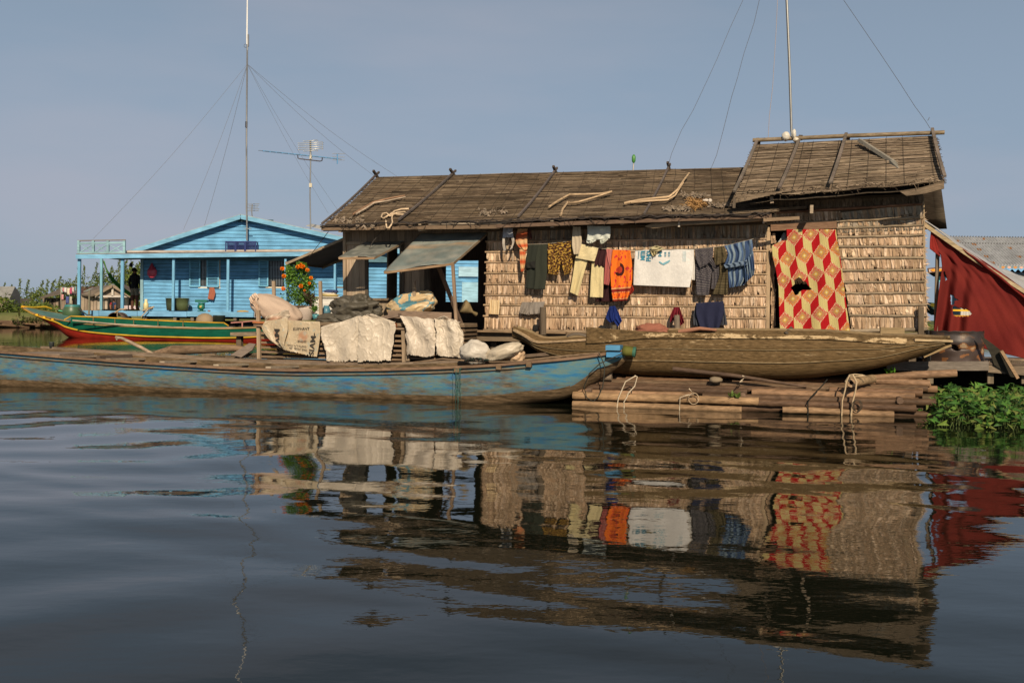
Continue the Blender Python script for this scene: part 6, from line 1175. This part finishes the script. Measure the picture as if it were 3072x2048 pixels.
rail([G(*p_, 43.9) for p_ in ((193, 959), (213, 948), (300, 951), (400, 957), (500, 962), (600, 966), (672, 968), (686, 977))], .05, .045, (.5, .3, .03), 'rail', gbt, 'paint')
mb = MB(); 
for a, b in zip([(213, 950), (300, 953), (400, 959), (500, 964), (600, 968), (672, 970)], [(300, 953), (400, 959), (500, 964), (600, 968), (672, 970), (680, 974)]): mb.add([G(*a, 43.92), G(*b, 43.92), G(b[0], b[1] + 16, 43.92), G(a[0], a[1] + 18, 43.92)], [(0, 1, 2, 3)], (.006, .1, .058))
mb.build('side_panel', M['paint'], gbt, solid=.02)
for x in (280, 345, 401, 474, 549): mb = MB(); mb.bar(G(x, lerp(950, 967, (x - 213) / 450), 43.6), G(x, lerp(973, 985, (x - 213) / 450), 43.6), .035, .03, (.16, .13, .06), up=Vector((0, 1, 0))); mb.build('rib', M['wood'], gbt)
mb = MB(); mb.tube([G(x, y, 43.4) for x, y in ((218, 961), (340, 972), (480, 980), (600, 984), (700, 983))], .035, (.4, .32, .24), 6); mb.build('long_pole', M['bamboo'], gbt)
mb = MB(); mb.add([PG(.02, 0), PG(.10, 0), PG(.20, 0), PG(.36, 0), PG(.36, 1), PG(.20, 1), PG(.10, 1), PG(.02, 1)], [(0, 1, 6, 7), (1, 2, 5, 6), (2, 3, 4, 5)], (.1, .2, .17)); mb.build('fore_deck', M['paint'], gbt, solid=.02)
mb = MB(); mb.tube([G(66, 920, 46.8), G(78, 926, 46.7), G(92, 934, 46.5)], [.07, .11, .06], (.55, .28, .02), 8); mb.tube([G(66, 920, 46.9), G(100, 922, 47.3), G(135, 920, 47.8), G(155, 926, 48)], [.06, .05, .05, .04], (.5, .34, .03), 6); mb.build('prow_trim', M['paint'], gbt)
for x, y in ((112, 944), (134, 951), (159, 958)): mb = MB(); mb.box(G(x, y, 43.4), (.05, 0, 0), (0, .06, 0), (0, 0, .04), (.7, .4, .03)); mb.build('peg', M['paint'], gbt)
for x, y in ((131, 935), (183, 931)): mb = MB(); p = G(x, y, 47); mb.bar(p - Vector((.12, 0, 0)), p + Vector((.12, .1, -.05)), .05, .05, (.1, .4, .25)); mb.build('cleat', M['paint'], gbt)
br = thing('barrel', G(217, 952, 47), 'green plastic barrel with a teal rim on the bow of the green boat', 'barrel'); mb = MB(); pb = Vector(br['_o']); mb.lathe(pb, [(0, 0), (.36, 0), (.43, .12), (.43, .34), (.36, .5)], (.06, .11, .05), 24); mb.build('body', M['plastic'], br); mb = MB(); mb.lathe(pb, [(.36, .5), (.33, .55), (.33, .6), (0, .6)], (.04, .2, .19), 24); mb.build('rim', M['plastic'], br)
mb = MB(); mb.tube([G(236, 926, 46.8), G(262, 945, 46.8), G(275, 944, 46.9)], .03, (.06, .06, .05), 5); tag(mb.build('dark_pole', M['bamboo']), 'short dark pole between the green barrel and the verandah', 'pole')
one('mooring_pole', [G(268, 870, 47.3), G(267, 945, 47.3)], .045, (.22, .2, .14), 'thin upright pole behind the green boat near its barrel', 'pole', 'vwood', 6)
mb = MB(); mb.grid(lambda s, t: G(358, 960, 47.6) + Vector((.38 * math.cos(math.pi * s), 1.1 * (t - .5), .36 * math.sin(math.pi * s))), 12, 3, (.13, .09, .07)); tag(mb.build('arched_cover', M['cloth'], solid=.03), 'brown arched cover in the middle of the green boat', 'cover')
mb = MB(); mb.tube([G(345, 938, 47), G(360, 928, 47), G(378, 927, 47)], .04, (.4, .3, .19), 6); mb.tube([G(352, 950, 47), G(352, 932, 47)], .03, (.3, .22, .14), 5); tag(mb.build('stick', M['bamboo']), 'curved stick over the brown arched cover', 'stick')
for k, (px, r, c, lab, nm) in enumerate(((615, .42, (.32, .24, .15), 'woven brown basket in the right part of the green boat', 'basket'), (657, .28, (.03, .04, .03), 'black pot beside the woven basket in the green boat', 'pot'))):
    mb = MB(); mb.lathe(G(px, 970, 47), [(0, 0), (r, 0), (r * 1.02, .12), (r * .93, .26), (r * .72, .38), (r * .35, .46), (0, .48)] if k == 0 else [(0, 0), (r, 0), (r, .36), (r * 1.06, .38), (0, .38)], c, 20); tag(mb.build(nm, M['thatch'] if k == 0 else M['plastic']), lab, nm)
mb = MB(); mb.bar(G(693, 968, 43.4), G(768, 962, 43.4), .05, .05, (.4, .18, .15)); mb.bar(G(727, 966, 43.4), G(727, 981, 43.4), .05, .05, (.4, .18, .15), up=Vector((0, 1, 0))); mb.build('handrail', M['paint'], gbt)

# ================================================================== FAR SHACKS ON THE LEFT
def shack(name, Y, wall, roof, label, cw, cr2, extra=None, dY=3):
    o = thing(name, G(wall[0], wall[3], Y), label, 'shack')
    mb = MB(); x0, y0, x1, y1 = wall; a, b = G(x0, y0, Y), G(x1, y1, Y); n = max(3, int((x1 - x0) / 9))
    for i in range(n):
        xa, xb = lerp(a.x, b.x, i / n), lerp(a.x, b.x, (i + 1) / n) - .03; mb.box(((xa + xb) / 2, Y + R(0, .04), (a.z + b.z) / 2), ((xb - xa) / 2, 0, 0), (0, .05, 0), (0, 0, (a.z - b.z) / 2), vary(cw, .2))
    mb.box((b.x, Y + dY / 2, (a.z + b.z) / 2), (.04, 0, 0), (0, dY / 2, 0), (0, 0, (a.z - b.z) / 2), cw); mb.box((a.x, Y + dY / 2, (a.z + b.z) / 2), (.04, 0, 0), (0, dY / 2, 0), (0, 0, (a.z - b.z) / 2), cw); mb.build('wall', M['vwood'], o)
    mb = MB(); pts = [G(x, y, Y + d) for x, y, d in roof]; mb.add(pts, [tuple(range(len(pts)))], cr2); mb.build('roof', M['reed'], o, solid=.12); return o
s1 = shack('far_shack', 72, (-30, 893, 31, 956), [(-40, 862, 2), (46, 861, 2), (30, 896, -.3), (-40, 890, -.3)], 'far left shack with pale grey roof and light wall behind weeds', (.42, .34, .26), (.3, .3, .28))
mb = MB(); a = [G(46, 862, 72), G(31, 893, 71.6), G(31, 952, 71.6), G(60, 955, 72.2), G(60, 882, 72.2)]; mb.add(a, [(0, 1, 2, 3, 4)], (.05, .055, .06)); mb.build('dark_side_wall', M['wood'], s1, solid=.08)  # side wall in a much darker tone than the front
s2 = shack('far_shack', 80, (130, 893, 232, 930), [(185, 866, 3), (234, 862, 3), (234, 886, -.8), (190, 879, -.8), (121, 894, -.8)], 'thatched shack with washing hung outside, left of the blue verandah', (.26, .2, .15), (.15, .125, .1))
for x0, x1 in ((139, 145), (153, 159), (175, 181)): gpart('dark_opening', x0, 899, x1, 929, 79.9, .05, (.03, .025, .02), s2, 'vwood')
s3 = shack('far_shack', 76, (245, 886, 290, 931), [(292, 860, 2), (338, 857, -.5), (303, 880, -.6), (270, 888, -.6), (243, 885, -.2)], 'gabled wooden shack seen through the verandah posts', (.34, .27, .2), (.17, .14, .11))
mb = MB(); a = G(338, 860, 75.8); mb.add([a, G(290, 890, 75.8), G(384, 890, 75.8)], [(0, 1, 2)], (.3, .25, .2)); mb.build('gable', M['wood'], s3, solid=.06)
mb = MB(); mb.bar(G(286, 889, 75.6), G(386, 889, 75.6), .1, .15, (.55, .5, .45)); mb.bar(G(338, 863, 75.6), G(338, 888, 75.6), .15, .1, (.6, .55, .48), up=Vector((0, 1, 0))); mb.bar(G(338, 857, 75.4), G(286, 886, 75.4), .1, .2, (.28, .22, .16)); mb.bar(G(338, 857, 75.4), G(392, 889, 75.4), .1, .2, (.28, .22, .16)); mb.build('gable_trim', M['wood'], s3)
mb = MB(); mb.add([G(338, 857, 75.5), G(392, 889, 75.5), G(425, 880, 80), G(370, 853, 80)], [(0, 1, 2, 3)], (.15, .12, .1)); mb.build('roof', M['reed'], s3, solid=.1)
mb = MB(); pass
for nm_, a_4 in (('porch_wall', (290, 892, 322, 930, 76, .1, (.4, .34, .27))), ('porch_wall', (322, 892, 392, 931, 79, .1, (.06, .05, .045))), ('porch_cloth', (374, 894, 384, 915, 76.5, .05, (.65, .55, .45))), ('porch_cloth', (372, 916, 408, 928, 76.5, .05, (.6, .5, .52)))):
    mb = MB(); gb(mb, *a_4); mb.build(nm_, M['vwood'], s3)
mb = MB(); mb.add([G(250, 875, 78), G(270, 866, 80), G(306, 858, 80), G(300, 864, 77)], [(0, 1, 2, 3)], (.35, .38, .32)); mb.build('roof_sheet', M['metal'], s3, solid=.05)
s4 = shack('far_shack', 86, (236, 876, 300, 925), [(232, 862, 2), (300, 862, 2), (300, 880, -1), (232, 880, -1)], 'red brown roofed shack behind the gabled one', (.15, .08, .07), (.14, .07, .06))
person(G(340, 929, 75), .98 * 1.7 / 1.0, .3, lambda c: (.25, .12, .07) if c.z > .56 or c.z < -5 or c.y < -.3 else ((.3, .03, .04) if c.x < 0 else (.03, .05, .12)), 'child sitting in the porch of the gabled far shack', (.02, .012, .01), 'sit')
far_w = [((183, 862, 187, 878), (.45, .55, .5), 'pale green cloth at the left of the far washing line'), ((188, 863, 192, 874), (.6, .25, .3), 'pink cloth, second on the far washing line'), ((193, 862, 200, 877), (.65, .62, .6), 'white shirt, third on the far washing line'), ((202, 864, 210, 884), (.65, .58, .45), 'cream cloth, fourth on the far washing line'), ((209, 863, 216, 881), (.45, .08, .16), 'crimson cloth near the middle of the far washing line'), ((217, 862, 222, 876), (.6, .5, .5), 'pale pink cloth right of the crimson one'), ((225, 860, 228, 872), (.2, .4, .38), 'teal cloth at the right end of the far washing line'),
         ((183, 883, 191, 899), (.6, .28, .28), 'pink shirt hung on the lower far line'), ((198, 889, 207, 911), (.08, .1, .25), 'navy trousers hung on the lower far line'), ((209, 889, 216, 913), (.4, .38, .3), 'khaki trousers hung on the lower far line')]
for (x0, y0, x1, y1), c, lab in far_w: garm('hung_cloth', [(x0, y0), (x0 - .5, y1)], [(x1, y0 + .5), (x1 - 1, y1 + 1)], 78.6, c, lab, 'cloth', group='tiny washing by the far shack', nu=4, nv=4, amp=.05)
mb = MB(); mb.tube([G(182, 861, 78.6), G(205, 863, 78.6), G(230, 859, 78.6)], .02, (.3, .3, .28), 4); mb.tube([G(182, 861, 78.6), G(184, 930, 78.6)], .05, (.3, .26, .2), 5); tag(mb.build('far_clothesline', M['rope']), 'thin line and pole carrying the tiny washing at the far shack', 'clothesline')
# ================================================================== RIGHT SIDE: red cloth, drum, planks, corrugated house
rr = lambda s, t: mixc((.13, .016, .014), (.165, .022, .017), .5 + nz(s * 5, t * 5, 2))
RH = [[q(6, *p) for p in H_] for H_ in ([(898, 850), (915, 835), (950, 940), (925, 945)], [(985, 1118), (1020, 1120), (1035, 1155), (1080, 1175), (1030, 1190), (1028, 1235), (990, 1225)], [(1010, 1245), (1180, 1290), (1240, 1330), (1200, 1365), (1040, 1370), (1015, 1350)])]
Lr = [(2776, 684), (2794, 688), (2806, 740), (2822, 765), (2826, 800), (2822, 830), (2817, 870), (2810, 930), (2800, 1010)]
Rl = [(3110, 900), (3110, 905), (3110, 915), (3110, 930), (3110, 950), (3110, 970), (3110, 1000), (3110, 1040), (3110, 1085)]
def redP(s, t):
    n = len(Lr) - 1; f = t * n; i = min(int(f), n - 1); ff = f - i; a = (lerp(Lr[i][0], Lr[i + 1][0], ff), lerp(Lr[i][1], Lr[i + 1][1], ff)); b = (3115, lerp(899, 1085, t))
    y = lerp(a[1], b[1], s) - 12 * math.sin(math.pi * s) * (1 - t); x = lerp(a[0], b[0], s)
    fold = .10 * math.sin(s * 40 + t * 2) * t * max(0, 1 - s * 2.2) + .10 * math.exp(-((t - .10 - .06 * s) / .04) ** 2) * min(1, s * 3) + .02 * nz(s * 5, t * 4) + .05 * math.sin(s * 13 + 1 + t * 3) * t + .03 * nz(s * 8 - t * 6, t * 2, 5)
    return H(x, y, .25 - fold)
def rkeep(s, t):
    p = redP(s, t); d = p - Vector((0, 0, CAMH)); x = 1536 + FPX * d.dot(cr) / d.dot(F_); y = 1024 - FPX * d.dot(cu) / d.dot(F_); return not any(inpoly(x, y, h_) for h_ in RH)
mb = MB(); mb.grid(redP, 150, 110, rr, keep=rkeep); rc = tag(mb.build('red_cloth', M['cloth'], solid=.006), 'large dark red cloth sheet hung as a wall below the sloping lean-to roof', 'cloth sheet')
mb = MB(); panel(mb, [(2793, 692), (2790, 720), (2789, 746)], [(2796, 694), (2812, 735), (2822, 772)], .22, (.24, .025, .02), nu=8, nv=12); mb.build('torn_flap', M['cloth'], rc, solid=.006)
lean = thing('lean_to_roof', H(2800, 700, .9), 'sloping lean-to roof of grey sheet on a tan rafter right of the thatched wall', 'roof')
A = H(2770, 672, .2); Bq = H(3120, 905, .2); mb = MB(); mb.bar(A, H(2950, 797, .2), .05, .055, (.42, .33, .2)); mb.bar(H(2950, 797, .2), Bq, .05, .05, (.4, .32, .2)); mb.build('rafter', M['wood'], lean)
mb = MB(); C1 = H(2786, 688, 2.2); 
def lp(s, t): a = H(*poly([(2772, 668), (2880, 745), (2951, 795), (3010, 845), (3065, 880), (3120, 930)], s), .22); b = H(*poly([(2774, 668), (2890, 742), (2960, 785), (3012, 815), (3072, 835), (3130, 850)], s), 1.9); return a.lerp(b, t) + Vector((0, 0, .03 + .03 * nz(s * 7, t * 5)))
mb.grid(lp, 50, 16, lambda s, t: mixc((.36, .36, .35), (.42, .42, .42), .5 + nz(s * 9, t * 7))); mb.build('grey_sheet', M['tarp'], lean, solid=.01)
for u_, v_ in ((2.35, .3), (2.35, 1.9), (4.2, .3), (4.2, 1.9)): z_ = 2.55 - (u_ - 2.3) * .58; mb = MB(); mb.bar(W(u_ + .1, v_, .6), W(u_ + .1, v_, z_), .05, .05, (.2, .16, .12), up=B_); mb.build('post', M['vwood'], lean)
# platform on the right
pf = thing('right_platform', W(3.4, .6, .6), 'dark grey plank platform under the drum and red cloth', 'platform')
mb = MB(); mb.bar(H(2660, 1098, -.35), H(2965, 1097, -.35), .06, .13, (.2, .17, .14)); mb.build('edge_plank', M['wood'], pf)
mb = MB(); mb.bar(H(2965, 1095, -.3), H(3150, 1110, -.3), .06, .2, (.22, .17, .12)); mb.bar(H(3010, 1082, -.28), H(3150, 1085, -.28), .1, .06, (.3, .22, .15)); mb.build('edge_plank', M['wood'], pf)
z_ = uz(H(2800, 1086, -.3))[1]; mb = MB()
for i in range(12): mb.bar(W(2.3, -.25 + i * .2, z_), W(5.5, -.25 + i * .2, z_), .19, .03, vary((.16, .12, .09)))
mb.build('deck', M['wood'], pf)
mb = MB(); mb.add([W(2.0, 1.2, -.1), W(6.5, 1.2, -.1), W(6.5, 1.2, z_), W(2.0, 1.2, z_)], [(0, 1, 2, 3)], (.03, .025, .02)); mb.build('under_shade_sheet', M['wood'], pf, solid=.03)  # added dark backing, stands in for the shade beneath this deck
for k_ in range(7): mb = MB(); mb.tube([W(2.1, -.2 + .22 * k_, .08), W(6.2, -.2 + .22 * k_, .08)], .09, vary((.1, .075, .05)), 8); mb.build('float_pole', M['bamboo'], pf)
for px in (2757, 2790, 2970, 3072): mb = MB(); mb.bar(H(px, 1110, -.2), H(px, 1150, -.2), .08, .08, (.2, .16, .11), up=B_); mb.build('stilt', M['vwood'], pf)
dr = thing('rusty_drum', H(2858, 1085, .0), 'rust brown steel drum with a ragged hole used as a stove', 'drum')
cD = H(2858, 1085, .05); rD = .41; hD = (H(2858, 988, -.3) - H(2858, 1083, -.3)).z
HOLD = [q(7, *p) for p in ((1500, 515), (1545, 525), (1580, 550), (1590, 585), (1560, 605), (1520, 585), (1500, 550))]
def dP(s, t): th = math.pi * 2 * s + math.pi; r = rD * (1 + .02 * math.sin(t * 12) * (t > .4)) + .012 * nz(math.cos(th) * 3, math.sin(th) * 3, t * 4); return cD + U_ * (r * math.sin(th)) - B_ * (r * math.cos(th)) + Vector((0, 0, hD * t + (.015 * nz(s * 30, 2) if t > .95 else 0)))
def dk(s, t):
    if s < .25 or s > .75: return True
    p = dP(s, t); d = p - Vector((0, 0, CAMH)); x = 1536 + FPX * d.dot(cr) / d.dot(F_); y = 1024 - FPX * d.dot(cu) / d.dot(F_); return not inpoly(x, y, HOLD)
def dc(s, t):
    k = (.055, .035, .028); n_ = nz(s * 20, t * 5, 1)
    if n_ > .2: k = (.2, .085, .03)
    if n_ > .42: k = (.36, .25, .15)
    if t > .63: k = mixc((.035, .03, .028), k, .3)
    return k
mb = MB(); mb.grid(dP, 120, 50, dc, keep=dk); mb.build('shell', M['metal'], dr, solid=.008)
mb = MB(); mb.lathe(cD, [(0, .01), (rD * .97, .01)], (.03, .025, .02), 20); mb.build('bottom', M['metal'], dr)
mb = MB(); mb.add([H(2778, 990, -.15), H(2786, 990, -.2), H(2792, 1083, -.2), H(2782, 1083, -.15)], [(0, 1, 2, 3)], (.03, .03, .03)); mb.build('side_flange', M['metal'], dr, solid=.02)
mb = MB(); P_ = [q(7, *p) for p in ((1835, 410), (1990, 520), (2090, 600), (2270, 910), (2200, 900), (2000, 760), (1960, 640))]; mb.add([H(x, y, -.45 + .001 * (y - 1000)) for x, y in P_], [tuple(range(len(P_)))], (.045, .04, .03)); mb.bar(H(*q(7, 2085, 600), -.48), H(*q(7, 2275, 915), -.45), .03, .03, (.33, .22, .13)); tag(mb.build('leaning_board', M['wood'], solid=.02), 'dark board leaning against the platform in front of the red cloth', 'board')
# corrugated roofed house behind
YC = 33.0
ch = thing('corrugated_house', G(3000, 900, YC + 2), 'house with grey corrugated roof and painted scalloped eave behind the red cloth', 'house')
def corr(s, t):
    x = lerp(G(2872, 800, YC).x, G(3350, 800, YC).x, s); a = G(2870, 795, YC); b = G(2876, 709, YC + 2.2); return Vector((x + (b.x - a.x - .6) * t * 0, lerp(a.y, b.y, t), lerp(a.z, b.z, t) + .022 * math.sin(x * 2 * math.pi / .094 * .95)))
def cc(s, t):
    k = vary((.36, .37, .38), .05)
    for sx, ts in ((.155, (.2, .42, .62, .82)), (.238, (.08, .3, .52, .7)), (.34, (.9,)), (.45, (.3, .6))):
        for tt in ts:
            if abs(s - sx) < .012 and abs(t - tt) < .03: k = (.35, .17, .07)
    if abs(t - .74) < .012: k = (.2, .2, .2)
    return k
mb = MB(); mb.grid(corr, 560, 34, cc); mb.build('roof', M['metal'], ch, solid=.01)
zE = G(2900, 796, YC).z; x0 = G(2872, 800, YC).x
mb = MB()
for i in range(50): # painted diamonds and scallops under the eave
    x = x0 + .02 + i * .2; mb.add([(x, YC - .02, zE - .05), (x + .08, YC - .02, zE - .1), (x + .16, YC - .02, zE - .05), (x + .08, YC - .02, zE)], [(0, 1, 2, 3)], (.6, .28, .08) if i % 2 else (.65, .4, .32))
    mb.add([(x - .02, YC - .015, zE - .1), (x + .08, YC - .015, zE - .2), (x + .18, YC - .015, zE - .1), (x + .08, YC - .015, zE - .02)], [(0, 1, 2, 3)], (.2, .45, .75))
mb.build('scalloped_trim', M['paint'], ch)
mb = MB(); gb(mb, 2880, 806, 3400, 822, YC + .1, .3, (.02, .02, .025)); mb.build('eave_underside', M['paint'], ch); mb = MB(); gb(mb, 2885, 822, 3400, 960, YC + 1, .1, (.45, .43, .38)); mb.build('wall', M['vwood'], ch)
mb = MB(); gb(mb, 2862, 795, 3400, 985, YC + 4, .1, (.2, .3, .35)); mb.build('wall', M['vwood'], ch)
mb = MB(); a = [G(2783, 805, YC - 4), G(2860, 799, YC - 4), G(2860, 811, YC - 4), G(2785, 817, YC - 4)]; mb.add(a, [(0, 1, 2, 3)], (.66, .6, .55)); 
eb = thing('painted_eave', G(2800, 812, YC - 4), 'painted eave board with orange diamonds beside the red cloth', 'eave board'); mb.build('board', M['paint'], eb, solid=.06)
mb = MB(); 
for x in (2800, 2822): c = G(x, 810, YC - 4.06); mb.add([c + Vector((-.1, 0, 0)), c + Vector((0, 0, -.04)), c + Vector((.1, 0, 0)), c + Vector((0, 0, .04))], [(0, 1, 2, 3)], (.75, .3, .03))
for p, q_ in ((a[0], a[1]), (a[2], a[3]), (a[0], a[3])): mb.bar(p + Vector((0, -.05, 0)), q_ + Vector((0, -.05, 0)), .02, .02, (.25, .14, .08))
mb.build('painted_diamonds', M['paint'], eb)
mb = MB(); mb.add([G(2785, 818, YC - 3.9), G(2860, 812, YC - 3.9), G(2860, 835, YC - 3.5), G(2800, 828, YC - 3.5)], [(0, 1, 2, 3)], (.02, .03, .04)); mb.build('underside', M['paint'], eb, solid=.03)
mb = MB(); mb.bar(G(2820, 815, YC - 3.6), G(2816, 845, YC - 3.6), .06, .1, (.15, .5, .55), up=Vector((0, 1, 0))); mb.bar(G(2830, 815, YC - 3.6), G(2830, 990, YC - 3.6), .1, .1, (.15, .4, .5), up=Vector((0, 1, 0))); mb.build('post', M['paintv'], eb)
dp = thing('dark_prow', G(2800, 925, YC - 5), 'dark boat prow with green and yellow paint poking out left of the red cloth', 'prow')
mb = MB(); c1 = [G(2792, 907, YC - 5), G(2830, 912, YC - 5), G(2830, 945, YC - 5), G(2788, 919, YC - 5)]; mb.add(c1 + [p + Vector((0, .8, 0)) for p in c1], [(0, 1, 2, 3), (4, 7, 6, 5), (0, 4, 5, 1), (2, 6, 7, 3), (0, 3, 7, 4)], [(.03, .06, .05)] * 5); mb.build('hull', M['paint'], dp)
mb = MB(); mb.add([G(2794, 909, YC - 5.03), G(2804, 911, YC - 5.03), G(2801, 921, YC - 5.03), G(2791, 918, YC - 5.03)], [(0, 1, 2, 3)], (.12, .1, .01)); mb.build('painted_panel', M['paint'], dp, solid=.02)
mb = MB(); mb.bar(G(2838, 930, YC - 5), G(3100, 934, YC - 5), .05, .05, (.7, .4, .03)); mb.build('rail', M['paint'], dp); mb = MB(); mb.bar(G(2838, 947, YC - 5), G(3100, 950, YC - 5), .04, .04, (.5, .25, .03)); mb.build('rail', M['paint'], dp)
# water spinach
mb = MB(); stm = MB()
sx0, sx1 = uz(H(2825, 1200, -2.6))[0], uz(H(3200, 1200, -2.6))[0]
def arrow(mb, p, d, s, col):
    up = Vector((R(-.6, .6), R(-1.1, .1), 1)).normalized(); sd = d.cross(up).normalized(); up = sd.cross(d)
    mb.add([p, p - d * s * .25 + sd * s * .42, p + d * s * .25 + sd * s * .27 - up * s * .04, p + d * s - up * s * .12, p + d * s * .25 - sd * s * .27 - up * s * .04, p - d * s * .25 - sd * s * .42, p + d * s * .3 + up * s * .03],
           [(0, 1, 2, 6), (6, 2, 3), (6, 3, 4), (0, 6, 4, 5)], col)
WS_ = [(.055, .15, .025), (.08, .2, .03), (.04, .11, .02), (.14, .26, .045), (.17, .2, .05)]
for i in range(3200):
    v = R(-3.25, -.85); u = R(0, 1) ** .9; edge_ = lerp(2815, 2822, 0); u = lerp(2.02 + .25 * math.sin(v * 5) + max(0, (-1.9 - v)) * .08, 5.2, u)
    if v > -1.7 and u < 2.15: u += .3
    hgt = .43 * min(1, (u - 1.8) / .5) * min(1, (v + 3.45) / .6) * (.8 + .3 * nz(u * 3, v * 3)) ; hgt = max(.03, hgt)
    z = hgt * R(.35, 1.05); p = W(u, v, z); d = Vector((R(-1, 1), R(-1, .6), R(-.5, .4))).normalized(); yl = hgt < .12 or z < .08
    arrow(mb, p, d, R(.06, .13), vary((.16, .24, .04) if yl and R(0, 1) < .5 else random.choice(WS_), .3))
    if i % 3 == 0: stm.tube([W(u + R(-.05, .05), v + R(-.05, .05), -.03), p], .005, vary((.14, .2, .06), .3), 3, False)
o = mb.build('water_spinach', M['leaf'], loc=W(3.4, -2, 0)); tag(o, 'dense clump of green water spinach floating at the right of the raft', 'water plants', kind='stuff')
stm.build('stems', M['leaf'], o)
mb = MB(); foliage(mb, H(*q(7, 775, 860), -.9), (.07, .05, .05), 24, .07, [(.12, .3, .03)], up=.5); tag(mb.build('weed_sprig', M['leaf']), 'bright green sprig growing between the old boat and the grey plank', 'weed')
for i in range(5):
    pass
